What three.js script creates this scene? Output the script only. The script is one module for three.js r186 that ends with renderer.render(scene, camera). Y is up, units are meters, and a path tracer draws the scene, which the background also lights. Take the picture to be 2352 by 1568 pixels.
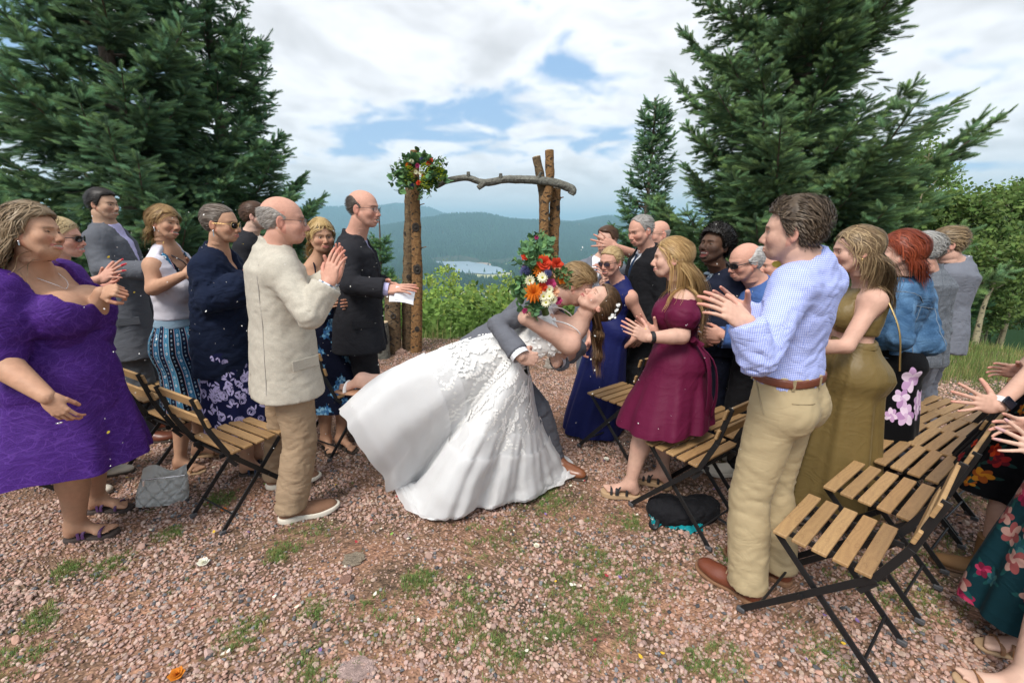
import * as THREE from 'three';
import { mergeGeometries } from 'three/addons/utils/BufferGeometryUtils.js';
import { RoundedBoxGeometry } from 'three/addons/geometries/RoundedBoxGeometry.js';
import { createNoise3D, createNoise2D } from 'simplex-noise';

// ------------------------------------------------------------ camera, sky, sun, exposure
const scene = new THREE.Scene();
const PITCH = 14.4 * Math.PI / 180, CAM_H = 1.62;
const camera = new THREE.PerspectiveCamera(73.76, 1024 / 682, 0.05, 20000);
camera.position.set(0, CAM_H, 0);
camera.rotation.set(-PITCH, 0, 0);
const renderer = new THREE.WebGLRenderer({ antialias: true });
renderer.toneMapping = THREE.LinearToneMapping;
renderer.toneMappingExposure = 1.5;
renderer.shadowMap.enabled = true;

const sun = new THREE.DirectionalLight(new THREE.Color(1.0, 0.95, 0.88), 2.5);
const SUN_DIR = new THREE.Vector3(-0.30, 0.80, 0.58).normalize();
sun.position.copy(SUN_DIR).multiplyScalar(60);
sun.castShadow = true; sun.shadow.radius = 42;
sun.shadow.mapSize.set(4096, 4096);
Object.assign(sun.shadow.camera, { left: -14, right: 14, top: 14, bottom: -14, near: 1, far: 120 });
scene.add(sun); scene.add(sun.target);

// ------------------------------------------------------------ random and noise
function rng(seed) {
  let s = seed >>> 0;
  return () => { s = (s + 0x6d2b79f5) | 0; let t = Math.imul(s ^ (s >>> 15), 1 | s); t = (t + Math.imul(t ^ (t >>> 7), 61 | t)) ^ t; return ((t ^ (t >>> 14)) >>> 0) / 4294967296; };
}
const n3 = createNoise3D(rng(11)), n2 = createNoise2D(rng(23));
function fbm2(x, y, o = 5) { let a = 0.5, s = 0, f = 1; for (let i = 0; i < o; i++) { s += a * n2(x * f + i * 7.1, y * f - i * 3.7); a *= 0.5; f *= 2.03; } return s; }
function fbm3(x, y, z, o = 4) { let a = 0.5, s = 0, f = 1; for (let i = 0; i < o; i++) { s += a * n3(x * f + i * 5.1, y * f, z * f - i * 2.7); a *= 0.5; f *= 2.03; } return s; }
const clamp = (x, a = 0, b = 1) => x < a ? a : x > b ? b : x;
const lerp = (a, b, t) => a + (b - a) * t;
const sst = (a, b, x) => { const t = clamp((x - a) / (b - a)); return t * t * (3 - 2 * t); };
const D2R = Math.PI / 180;
const V = (x = 0, y = 0, z = 0) => new THREE.Vector3(x, y, z);
const add = (a, b, s = 1) => V(a.x + b.x * s, a.y + b.y * s, a.z + b.z * s);
const sub = (a, b) => V(a.x - b.x, a.y - b.y, a.z - b.z);
const mixv = (a, b, t) => V(lerp(a.x, b.x, t), lerp(a.y, b.y, t), lerp(a.z, b.z, t));
const cross = (a, b) => new THREE.Vector3().crossVectors(a, b);
const nrm = (a) => a.clone().normalize();
const UPV = V(0, 1, 0);

// a sighting (in 2352 x 1568 units) turned into a direction, a place at a given distance ahead, or a spot on level ground
const FOC = 1045, sP = Math.sin(PITCH), cP = Math.cos(PITCH);
function ray(px, py) { const x = (px - 1176) / FOC, y = -(py - 784) / FOC; return V(x, -sP + y * cP, -cP - y * sP); }
function at(px, py, d) { const r = ray(px, py); return V(0, CAM_H, 0).addScaledVector(r, d / -r.z); }
function gp(px, py, h = 0) { const r = ray(px, py); return V(0, CAM_H, 0).addScaledVector(r, (CAM_H - h) / -r.y); }

// ------------------------------------------------------------ sky: air and broken bright cloud
function makeSky() {
  const W = 2048, Hh = 1024, data = new Float32Array(W * Hh * 4);
  // openings in the cloud, as azimuth (0 = ahead, + = right), elevation, widths (degrees), depth
  const holes = [[-5, 13, 9, 2.4, 0.8], [8, 15, 6.5, 3.6, 0.72], [-17, 9.5, 7, 2.4, 1.0], [-43, 17, 7, 8, 1.3], [-38, 9, 8, 2.5, 0.7], [41, 4.6, 9, 1.2, 1.0], [14, 10.3, 9, 1.3, 0.6], [1, 8.2, 10, 1.1, 0.6], [-50, 30, 10, 8, 0.7], [70, 30, 18, 9, 0.8], [-100, 25, 22, 12, 0.8], [150, 35, 30, 14, 0.9], [-150, 28, 26, 10, 0.8], [100, 55, 25, 10, 0.7], [30, 24, 8, 1.6, 0.3]];
  for (let j = 0; j < Hh; j++) {
    const el = ((j + 0.5) / Hh - 0.5) * Math.PI, y = Math.sin(el), c = Math.cos(el), eld = el / D2R;
    for (let i = 0; i < W; i++) {
      const th = ((i + 0.5) / W - 0.5) * 2 * Math.PI, x = Math.cos(th) * c, z = Math.sin(th) * c;
      const o = (j * W + i) * 4;
      let r, g, b;
      if (eld < -1) { r = 0.16; g = 0.18; b = 0.13; }
      else {
        const yy = Math.max(y, 0), t = Math.pow(1 - yy, 4);
        r = lerp(0.19, 0.42, t); g = lerp(0.34, 0.55, t); b = lerp(0.58, 0.70, t);
        const k = 1 / (yy + 0.16), qx = x * k, qz = z * k;
        const wx = fbm2(qx * 0.7 + 3, qz * 0.7, 3) * 0.5, wz = fbm2(qx * 0.7 - 9, qz * 0.7 + 4, 3) * 0.5;
        let f = fbm2(qx * 1.15 + wx, qz * 1.15 + wz, 7);
        const fine = fbm2(qx * 4 + wx * 2, qz * 4 - wz, 5);
        let az = Math.atan2(x, -z) / D2R;
        let cov = 0.74 + f * 0.9;
        for (const h of holes) { let da = az - h[0]; if (da > 180) da -= 360; if (da < -180) da += 360; const e = (da / h[2]) ** 2 + ((eld - h[1]) / h[3]) ** 2; if (e < 6) cov -= h[4] * Math.exp(-e) * 0.95; }
        cov += 0.25 * sst(9, 3, eld);
        const a = sst(-0.12, 0.50, cov + fine * 0.34);
        // bright tops and edges, greyer thick bases
        const thick = sst(0.35, 1.1, cov + fine * 0.25), sh = fbm2(qx * 1.9 + 20, qz * 1.9 - wx * 1.6, 6);
        const sunny = Math.max(0, x * SUN_DIR.x + y * SUN_DIR.y + z * SUN_DIR.z);
        let L = lerp(0.78, 0.54, clamp(thick * 0.62 + sh * 0.75)) + 0.5 * sunny ** 5;
        L = lerp(L, 0.62, sst(9, 1, eld) * 0.8);
        r = lerp(r, L * 0.975, a); g = lerp(g, L * 0.99, a); b = lerp(b, L * 1.03, a);
        const hz = sst(6, -0.5, eld) * 0.6; r = lerp(r, 0.60, hz); g = lerp(g, 0.63, hz); b = lerp(b, 0.66, hz);
      }
      data[o] = r; data[o + 1] = g; data[o + 2] = b; data[o + 3] = 1;
    }
  }
  const tex = new THREE.DataTexture(data, W, Hh, THREE.RGBAFormat, THREE.FloatType);
  tex.mapping = THREE.EquirectangularReflectionMapping; tex.magFilter = THREE.LinearFilter; tex.minFilter = THREE.LinearFilter;
  tex.wrapS = THREE.RepeatWrapping; tex.needsUpdate = true;
  return tex;
}
const sky = makeSky();
scene.background = sky; scene.environment = sky; scene.environmentIntensity = 1;
scene.fog = new THREE.FogExp2(new THREE.Color(0.46, 0.78, 0.96), 0.00025);

// ------------------------------------------------------------ naming
const taken = {};
function numbered(n) { const k = taken[n] = (taken[n] ?? -1) + 1; return k ? n + '_' + String(k).padStart(3, '0') : n; }
function tag(o, label, category, group, kind) { if (label) o.userData.label = label; if (category) o.userData.category = category; if (group) o.userData.group = group; if (kind) o.userData.kind = kind; return o; }
function thing(name, label, category, pos, group) { const g = new THREE.Group(); g.name = numbered(name); if (pos) g.position.copy(pos); scene.add(g); return tag(g, label, category, group); }
function shade(o) { o.castShadow = o.receiveShadow = true; return o; }
// a part whose geometry is written in world metres
function part(name, geo, mat, parent, label) {
  const m = shade(new THREE.Mesh(geo, mat)); m.name = name;
  let p = parent, off = V(); while (p && p !== scene) { off.add(p.position); p = p.parent; }
  geo.translate(-off.x, -off.y, -off.z);
  if (label) m.userData.label = label;
  parent.add(m); return m;
}
function top(name, geo, mat, label, category, group, kind) {
  geo.computeBoundingBox(); const b = geo.boundingBox, c = V((b.min.x + b.max.x) / 2, b.min.y, (b.min.z + b.max.z) / 2);
  geo.translate(-c.x, -c.y, -c.z);
  const m = shade(new THREE.Mesh(geo, mat)); m.name = numbered(name); m.position.copy(c); scene.add(m);
  return tag(m, label, category, group, kind);
}

// ------------------------------------------------------------ geometry helpers
function geoFrom(pos, idx, uv, col, nor) {
  const g = new THREE.BufferGeometry();
  g.setAttribute('position', new THREE.Float32BufferAttribute(pos, 3));
  g.setIndex(idx.length && idx.BYTES_PER_ELEMENT ? new THREE.BufferAttribute(idx, 1) : [...idx]);
  if (uv) g.setAttribute('uv', new THREE.Float32BufferAttribute(uv, 2));
  if (col) g.setAttribute('color', new THREE.Float32BufferAttribute(col, 3));
  if (nor) g.setAttribute('normal', new THREE.Float32BufferAttribute(nor, 3)); else g.computeVertexNormals();
  return g;
}
// tube through points with radii; uv in metres; rough = radial noise
function tube(pts, radii, sides = 8, o = {}) {
  const n = pts.length, pos = [], uv = [], idx = [], R = (i) => Array.isArray(radii) ? radii[i] : typeof radii === 'function' ? radii(i / (n - 1)) : radii;
  let nx = null, run = 0; const col = o.color ? [] : null;
  for (let i = 0; i < n; i++) {
    const t = nrm(sub(pts[Math.min(i + 1, n - 1)], pts[Math.max(i - 1, 0)]));
    if (!nx) nx = Math.abs(t.y) < 0.9 ? nrm(cross(t, UPV)) : nrm(cross(t, V(1, 0, 0.01)));
    nx = nrm(add(nx, t, -nx.dot(t))); const ny = cross(t, nx);
    if (i) run += pts[i].distanceTo(pts[i - 1]);
    for (let k = 0; k <= sides; k++) {
      const a = k / sides * 2 * Math.PI, ka = k % sides; let r = R(i);
      const ca = Math.cos(a), sa = Math.sin(a);
      if (o.rough) r *= 1 + o.rough * (n3(Math.cos(ka / sides * 6.283) * 1.3 + (o.seed || 0), Math.sin(ka / sides * 6.283) * 1.3, run * (o.rf || 4)));
      const fl = o.flat || 1;
      pos.push(pts[i].x + (nx.x * ca + ny.x * sa * fl) * r, pts[i].y + (nx.y * ca + ny.y * sa * fl) * r, pts[i].z + (nx.z * ca + ny.z * sa * fl) * r);
      uv.push(a * R(0), run); if (col) col.push(...o.color);
      if (i && k) { const b = i * (sides + 1) + k, p = b - sides - 1; idx.push(p - 1, b - 1, p, p, b - 1, b); }
    }
  }
  if (o.caps !== false) for (const e of [0, n - 1]) {
    const c = pos.length / 3, b0 = e * (sides + 1);
    pos.push(pts[e].x, pts[e].y, pts[e].z); uv.push(0, 0); if (col) col.push(...(o.capColor || o.color));
    const s = c + 1; for (let k = 0; k <= sides; k++) { const q = (b0 + k) * 3; pos.push(pos[q], pos[q + 1], pos[q + 2]); uv.push(pos[q] - pts[e].x, pos[q + 2] - pts[e].z); if (col) col.push(...(o.capColor || o.color)); }
    for (let k = 0; k < sides; k++) e ? idx.push(c, s + k, s + k + 1) : idx.push(c, s + k + 1, s + k);
  }
  return geoFrom(pos, idx, uv, col);
}
function crv(pts, n = 12) { return new THREE.CatmullRomCurve3(pts, false, 'centripetal').getPoints(n); }
// flat bar between two points: width along w
function bar(a, b, w, width, thick) {
  const t = nrm(sub(b, a)), L = a.distanceTo(b), x = nrm(add(w, t, -w.dot(t))), z = cross(x, t);
  const g = new RoundedBoxGeometry(width, L, thick, 1, Math.min(width, thick) * 0.22);
  g.applyMatrix4(new THREE.Matrix4().makeBasis(x, t, z).setPosition(mixv(a, b, 0.5)));
  return g;
}
function strip(g, keep = ['position', 'normal', 'uv']) { for (const k of Object.keys(g.attributes)) if (!keep.includes(k)) g.deleteAttribute(k); return g; }
function merge(list) { list = list.filter(Boolean); const anyCol = list.every((g) => g.attributes.color); list = list.map((g) => { strip(g, anyCol ? ['position', 'normal', 'uv', 'color'] : undefined); if (!g.index) { const n = g.attributes.position.count; g.setIndex([...Array(n).keys()]); } return g; }); return mergeGeometries(list); }
function tint(g, c) { const n = g.attributes.position.count, a = new Float32Array(n * 3); for (let i = 0; i < n; i++) { a[i * 3] = c[0]; a[i * 3 + 1] = c[1]; a[i * 3 + 2] = c[2]; } g.setAttribute('color', new THREE.BufferAttribute(a, 3)); return g; }

// ------------------------------------------------------------ textures
function dtex(n, fn, o = {}) {
  const d = new Uint8Array(n * n * 4);
  for (let j = 0; j < n; j++) for (let i = 0; i < n; i++) { const c = fn(i / n, j / n, i, j), q = (j * n + i) * 4; d[q] = clamp(c[0]) * 255; d[q + 1] = clamp(c[1]) * 255; d[q + 2] = clamp(c[2]) * 255; d[q + 3] = 255; }
  const t = new THREE.DataTexture(d, n, n, THREE.RGBAFormat); t.magFilter = THREE.LinearFilter; t.minFilter = THREE.LinearMipmapLinearFilter; t.generateMipmaps = true;
  t.wrapS = t.wrapT = THREE.RepeatWrapping; if (o.srgb) t.colorSpace = THREE.SRGBColorSpace; t.needsUpdate = true; if (o.rep) t.repeat.set(o.rep, o.repY || o.rep); return t;
}
function ctex(w, h, draw, o = {}) {
  const c = document.createElement('canvas'); c.width = w; c.height = h; draw(c.getContext('2d'), w, h);
  const t = new THREE.CanvasTexture(c); t.colorSpace = THREE.SRGBColorSpace; t.wrapS = t.wrapT = THREE.RepeatWrapping; if (o.rep) t.repeat.set(o.rep, o.repY || o.rep); return t;
}
// noise that repeats on a unit square
function tile2(u, v, f, seed = 0) { const a = u * 2 * Math.PI, b = v * 2 * Math.PI, k = f / (2 * Math.PI); return n3(Math.cos(a) * k + seed, Math.sin(a) * k + Math.cos(b) * k * 1.7, Math.sin(b) * k - seed); }
const lin = (hex) => { const c = new THREE.Color(hex); return [c.r, c.g, c.b]; };
function std(color, rough = 0.8, o = {}) { const m = new THREE.MeshPhysicalMaterial({ roughness: rough, ...o }); Array.isArray(color) ? m.color.setRGB(...color) : m.color.set(color); m.side = THREE.DoubleSide; return m; }
// ------------------------------------------------------------ land: one sheet from the clearing to the far ridge
const VALLEY = -135;
const inPoly = (p, x, z) => { let c = false; for (let i = 0, j = p.length - 1; i < p.length; j = i++) { const a = p[i], b = p[j]; if ((a.z > z) !== (b.z > z) && x < (b.x - a.x) * (z - a.z) / (b.z - a.z) + a.x) c = !c; } return c; };
function roughen(pts, k, amp, seed) { const c = new THREE.CatmullRomCurve3(pts, true, 'centripetal').getPoints(k); return c.map((p, i) => V(p.x + amp * n2(i * 0.21, seed), p.y, p.z + amp * 2.0 * n2(i * 0.17, seed + 9))); }
const lakePts = roughen([[1002, 600], [1042, 598], [1080, 603], [1118, 610], [1164, 624], [1134, 632], [1086, 630], [1050, 629], [1028, 616]].map(([x, y]) => gp(x, y, VALLEY)), 90, 4, 1);
const shorePts = roughen([[990, 599], [1030, 594.5], [1076, 595.5], [1112, 602], [1130, 611], [1075, 610], [1040, 604], [1012, 604]].map(([x, y]) => gp(x, y, VALLEY)), 80, 9, 3);
const meadowPts = [
  roughen([[1058, 624], [1100, 626], [1150, 625.5], [1182, 630], [1160, 637], [1120, 641], [1076, 634]].map(([x, y]) => gp(x, y, VALLEY)), 80, 6, 5),
  roughen([[1118, 600.5], [1160, 597.5], [1225, 594], [1240, 597], [1195, 602], [1150, 608]].map(([x, y]) => gp(x, y, VALLEY)), 80, 8, 6),
  roughen([[1055, 671], [1100, 669], [1170, 667], [1230, 668], [1220, 681], [1150, 684], [1080, 684]].map(([x, y]) => gp(x, y, VALLEY)), 60, 3, 7)];
const bump = (x, z, cx, cz, sx, sz, h, p = 2) => { const e = Math.pow(Math.abs((x - cx) / sx), p) + Math.pow(Math.abs((z - cz) / sz), p); return e > 9 ? 0 : h * Math.exp(-e); };
function landH(x, z) {
  const r = Math.hypot(x, z), az = Math.atan2(x, -z) / D2R;
  const open = sst(-48, -36, az) * sst(25, 17, az);
  const rt = sst(22, 34, az) * sst(110, 80, az), r0 = lerp(lerp(24, 8.6, rt), 6.6, open), s = Math.max(0, r - r0);
  let h = VALLEY * (1 - Math.exp(-Math.pow(s, 1.08) / lerp(lerp(400, 380, rt), 250, open)));
  if (r > 500) {
    const m = sst(1500, 2300, r), n = fbm2(x / 700, z / 700, 5);
    h = Math.max(h, VALLEY);
    let hill = 0;
    hill += bump(x, z, -190, -2900, 560, 640, 168, 1.45);
    hill += bump(x, z, -700, -2750, 500, 500, 60) + bump(x, z, 420, -2800, 380, 450, 40);
    hill += bump(x, z, -1800, -4600, 900, 800, 150, 1.7) + bump(x, z, -1150, -5000, 640, 700, 178, 1.7) + bump(x, z, 200, -5400, 2100, 900, 172, 1.8);
    hill += bump(x, z, 720, -3650, 520, 700, 155, 1.7) + bump(x, z, 1250, -3300, 620, 600, 50) + bump(x, z, -1700, -2500, 500, 700, 75) + bump(x, z, -2600, -4200, 900, 900, 170);
    hill += bump(x, z, 3000, -2600, 1200, 1600, 120) + bump(x, z, -3200, -600, 1200, 1800, 120);
    h = VALLEY + (h - VALLEY) + Math.max(0, hill * m * (1 + 0.10 * n) + m * 9 * n);
    h = Math.max(h, VALLEY);
    if (z > 0) h = Math.max(h, -20);
    if (r > 7000) h -= (r - 7000) * 0.05;
  }
  return h;
}
// micro relief of the clearing, shared by everything that stands on it
const groundY = (x, z) => { const r = Math.hypot(x, z); return r < 30 ? 0.012 * fbm2(x * 0.7, z * 0.7, 3) * sst(30, 8, r) + (r > 6.4 ? landH(x, z) : 0) : landH(x, z); };
{
  const A = [], R = []; for (let a = -180; a < 180; a += Math.abs(a + 3) < 26 ? 0.3 : Math.abs(a) < 60 ? 1 : 4) A.push(a); A.push(180);
  R.push(0); for (let r = 0.35; r < 12000; r *= r < 12 ? 1.035 : 1.026) R.push(r);
  const pos = [], uv = [], col = [], idx = [], na = A.length;
  R.forEach((r, i) => A.forEach((a, j) => {
    const x = r * Math.sin(a * D2R), z = -r * Math.cos(a * D2R);
    pos.push(x, groundY(x, z), z); uv.push(x, z);
    const k = sst(5.2, 7.2, r), f = fbm2(x * 0.35, z * 0.35, 4);
    let c = [1, 1, 1];
    if (r > 5) { const g = r > 300 ? [0.055, 0.085, 0.04] : [0.13, 0.17, 0.06]; const w = clamp(k + f * 0.5 * sst(4.5, 6, r)); c = [lerp(1, g[0] / 0.36, w), lerp(1, g[1] / 0.235, w), lerp(1, g[2] / 0.18, w)]; }
    col.push(...c);
    if (i && j) { const b = i * na + j, p = b - na; idx.push(p - 1, p, b - 1, b - 1, p, b); }
  }));
  const dirt = dtex(1024, (u, v) => {
    const n = tile2(u, v, 6, 1), m = tile2(u, v, 34, 5), q = tile2(u, v, 110, 8), s = tile2(u, v, 190, 3);
    const k = 0.88 + 0.14 * n + 0.16 * m + 0.2 * q + 0.14 * s;
    return [0.56 * k + 0.02 * n, 0.44 * k, 0.36 * k];
  }, { srgb: true });
  const rel = dtex(1024, (u, v) => { const k = 0.5 + 0.22 * tile2(u, v, 60, 2) + 0.22 * tile2(u, v, 150, 6); return [k, k, k]; });
  dirt.repeat.set(1 / 2.3, 1 / 2.3); rel.repeat.set(1 / 2.3, 1 / 2.3);
  const m = std([1, 1, 1], 0.95, { map: dirt, bumpMap: rel, bumpScale: 0.012, vertexColors: true, specularIntensity: 0.3 });
  const g = shade(new THREE.Mesh(geoFrom(pos, idx, uv, col), m)); g.name = 'ground'; g.userData.kind = 'structure'; scene.add(g);
}
function flatSheet(pts, y) { const s = new THREE.Shape(pts.map((p) => new THREE.Vector2(p.x, -p.z))); const g = new THREE.ShapeGeometry(s); g.rotateX(-Math.PI / 2); g.translate(0, y, 0); return g; }
{
  const sm = std([0.33, 0.25, 0.19], 0.95), mm = std([0.42, 0.42, 0.22], 0.95);
  const water = std([0.34, 0.41, 0.47], 0.22, { metalness: 0.0, ior: 1.33, specularIntensity: 1 });
  const add1 = (n, g, m) => { const o = shade(new THREE.Mesh(g, m)); o.name = n; o.userData.kind = 'structure'; scene.add(o); };
  add1('meadow', mergeGeometries(meadowPts.map((p, i) => flatSheet(p, VALLEY + 1.2 + i * 0.3))), mm);
  add1('shore', flatSheet(shorePts, VALLEY + 2.4), sm);
  add1('lake', flatSheet(lakePts, VALLEY + 3.6), water);
}
// far conifer woods: one mass of small trees on the valley sides
{
  const r = rng(5), cone = new THREE.ConeGeometry(0.5, 1, 5, 1, true), low = new THREE.ConeGeometry(0.5, 0.7, 5, 1, true);
  cone.translate(0, 0.62, 0); low.rotateY(0.6); low.translate(0, 0.36, 0);
  const tree = mergeGeometries([cone, low]);
  const N = 150000, list = [];
  const polys = [lakePts, shorePts, ...meadowPts];
  while (list.length < 9000) { const az = lerp(24, 75, r()) * D2R, d = 42 * Math.pow(14, r()), x = d * Math.sin(az), z = -d * Math.cos(az); list.push([x, landH(x, z), z, d]); }
  while (list.length < N) {
    const az = lerp(-27, 19, r()) * D2R, d = 330 * Math.pow(6300 / 330, Math.pow(r(), 0.72));
    const x = d * Math.sin(az), z = -d * Math.cos(az);
    const h = landH(x, z), clear = fbm2(x / 260 + 40, z / 260, 3);
    if (d < 2300 && polys.some((p) => inPoly(p, x, z)) && r() < 0.985) continue;
    if (d < 2000 && d > 700 && [1.05, 1.1].some((q) => polys.some((p) => inPoly(p, x * q, z * q))) && r() < 0.8) continue;
    if (d < 2000 && d > 900 && h < VALLEY + 6 && clear > 0.32 && r() < 0.9) continue;
    list.push([x, h, z, d]);
  }
  const im = new THREE.InstancedMesh(tree, std([1, 1, 1], 0.95, { specularIntensity: 0.2 }), N), M = new THREE.Matrix4(), q = new THREE.Quaternion(), c = new THREE.Color();
  list.forEach(([x, h, z, d], i) => {
    const s = lerp(0.75, 1.3, r()) * (d < 1000 ? 1 : 1 + (d - 1000) / 4500), hh = 11 * s, w = lerp(4.2, 6.6, r()) * s * (d > 1500 ? 1.25 : 1);
    q.setFromAxisAngle(UPV, r() * 6); M.compose(V(x, h - 0.5, z), q, V(w, hh, w)); im.setMatrixAt(i, M);
    const k = lerp(0.7, 1.35, r()) * (1 + 0.25 * fbm2(x / 300, z / 300, 3)); c.setRGB(0.030 * k, 0.066 * k, 0.03 * k); im.setColorAt(i, c);
  });
  im.name = 'forest'; tag(im, 'far dark conifer woods covering the blue hills behind the lake', 'forest', null, 'stuff'); shade(im); scene.add(im);
}
// ------------------------------------------------------------ gravel, grass, petals
const grassSpots = [[1300, 1170, 0.22], [1150, 1235, 0.16], [1360, 1290, 0.1], [1500, 1330, 0.2], [1300, 1355, 0.1], [870, 1430, 0.17], [1060, 1375, 0.15], [1080, 1440, 0.12], [1400, 1440, 0.18], [265, 1300, 0.07], [640, 1275, 0.05], [720, 1405, 0.06], [1180, 1500, 0.1], [1680, 1290, 0.07], [1450, 1200, 0.07], [700, 1230, 0.12], [560, 1455, 0.08], [2040, 1190, 0.2], [2130, 1260, 0.2], [1990, 1330, 0.14], [2080, 1380, 0.16], [1900, 1500, 0.09], [1660, 1500, 0.08], [2170, 1130, 0.22], [390, 1230, 0.05], [160, 1310, 0.06], [500, 1150, 0.08], [1560, 1180, 0.1], [100, 1420, 0.06], [1640, 1550, 0.08], [1255, 1140, 0.1], [1420, 1380, 0.1], [960, 1330, 0.06], [700, 1560, 0.1], [30, 1520, 0.1], [1280, 1440, 0.07]].map(([x, y, r]) => { const p = gp(x, y); return [p.x, p.z, r * 1.5]; });
const grassAt = (x, z) => { let k = 0; for (const [a, b, r] of grassSpots) { const e = ((x - a) ** 2 + (z - b) ** 2) / (r * r); if (e < 4) k = Math.max(k, Math.exp(-e)); } return k * (0.75 + 0.8 * fbm2(x * 9, z * 9, 3)); };
{
  const r = rng(77), G = new THREE.Group(); G.name = 'gravel'; tag(G, 'pink and grey crushed stone gravel covering the clearing', 'gravel', null, 'stuff'); scene.add(G);
  const stones = [0, 1, 2, 3, 4].map((k) => {
    const g = new THREE.IcosahedronGeometry(0.5, k < 3 ? 1 : 0), p = g.attributes.position, rr = rng(100 + k), sx = lerp(0.9, 1.3, rr()), sz = lerp(0.7, 1.0, rr());
    const planes = Array.from({ length: 7 }, () => [nrm(V(rr() - 0.5, rr() - 0.5, rr() - 0.5)), lerp(0.27, 0.42, rr())]);
    for (let i = 0; i < p.count; i++) {
      const v = V(p.getX(i), p.getY(i), p.getZ(i));
      for (const [n, d] of planes) { const e = v.dot(n) - d; if (e > 0) v.addScaledVector(n, -e * 0.92); }
      v.multiplyScalar(1 + 0.1 * n3(v.x * 4 + k * 9, v.y * 4, v.z * 4)); p.setXYZ(i, v.x * sx, v.y * 0.72, v.z * sz);
    }
    g.deleteAttribute('uv'); g.computeVertexNormals(); return g;
  });
  const N = 175000, per = stones.map(() => []), pal = [[0.49, 0.29, 0.22], [0.53, 0.345, 0.28], [0.42, 0.25, 0.195], [0.56, 0.40, 0.33], [0.38, 0.26, 0.22], [0.50, 0.37, 0.29], [0.45, 0.31, 0.27]], dark = [[0.14, 0.14, 0.15], [0.22, 0.22, 0.23], [0.09, 0.09, 0.095], [0.30, 0.29, 0.28]];
  let made = 0;
  while (made < N) {
    const d = Math.sqrt(lerp(0.9, 6.9 * 6.9, Math.pow(r(), 1.35))), x = (r() * 2 - 1) * (1.16 * d + 0.35), z = -d;
    const gr = grassAt(x, z), bare = fbm2(x * 1.1 + 5, z * 1.1, 4);
    if (r() < gr * 0.5 || (bare > 0.12 && r() < sst(0.1, 0.42, bare) * 0.6)) continue;
    if (d > 5.9 && r() < (d - 5.9)) continue;
    const k = Math.floor(r() * 5), s = lerp(0.0085, 0.0235, Math.pow(r(), 1.7)) * (r() < 0.012 ? 1.9 : 1) * (bare > 0.2 ? 0.75 : 1);
    const c = r() < (0.07 + 0.10 * Math.max(0, n2(x * 0.8, z * 0.8))) ? dark[Math.floor(r() * 4)] : pal[Math.floor(r() * 7)], b = lerp(0.66, 1.03, r());
    per[k].push([x, z, s, c.map((q) => q * b)]); made++;
  }
  const mat = std([1, 1, 1], 0.9, { specularIntensity: 0.35 }), M = new THREE.Matrix4(), q = new THREE.Quaternion(), e = new THREE.Euler(), c = new THREE.Color();
  per.forEach((list, k) => {
    const im = new THREE.InstancedMesh(stones[k], mat, list.length);
    list.forEach(([x, z, s, col], i) => { e.set((r() - 0.5) * 1.2, r() * 6.3, (r() - 0.5) * 1.2); q.setFromEuler(e); M.compose(V(x, groundY(x, z) + s * lerp(0.08, 0.34, r()), z), q, V(s, s * lerp(0.75, 1.1, r()), s * lerp(0.8, 1.2, r()))); im.setMatrixAt(i, M); c.setRGB(...col); im.setColorAt(i, c); });
    im.name = 'stone'; im.userData.kind = 'stuff'; shade(im); G.add(im);
  });
}
function bladeTuft(n, h, w, seed, lean = 0.6) {
  const r = rng(seed), pos = [], idx = [], nor = [];
  for (let i = 0; i < n; i++) {
    const a = r() * 6.283, x = (r() - 0.5) * h * 1.1, z = (r() - 0.5) * h * 1.1, hh = h * lerp(0.45, 1, r()), l = lean * hh * r(), c = Math.cos(a), s = Math.sin(a), b = pos.length / 3;
    pos.push(x - s * w, 0, z + c * w, x + s * w, 0, z - c * w, x - s * w * 0.8 + c * l * 0.4, hh * 0.6, z + c * w * 0.8 + s * l * 0.4, x + s * w * 0.8 + c * l * 0.4, hh * 0.6, z - c * w * 0.8 + s * l * 0.4, x + c * l, hh, z + s * l);
    idx.push(b, b + 1, b + 2, b + 1, b + 3, b + 2, b + 2, b + 3, b + 4); for (let k = 0; k < 5; k++) nor.push(c * 0.4, 0.8, s * 0.4);
  }
  return geoFrom(pos, idx);
}
const leafMat = (c, t = 0.35) => std(c, 0.85, { transmission: t, specularIntensity: 0.25 });
function instances(name, geo, mat, list, label, category, parent) {
  const im = new THREE.InstancedMesh(geo, mat, list.length), M = new THREE.Matrix4(), c = new THREE.Color();
  list.forEach(([m, col], i) => { im.setMatrixAt(i, m); if (col) { c.setRGB(...col); im.setColorAt(i, c); } });
  im.name = name; im.userData.kind = 'stuff'; if (label) tag(im, label, category); shade(im); (parent || scene).add(im); return im;
}
const mat4 = (p, s, ry = 0, rx = 0, rz = 0, sy) => new THREE.Matrix4().compose(p, new THREE.Quaternion().setFromEuler(new THREE.Euler(rx, ry, rz)), V(s, sy || s, s));
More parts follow.
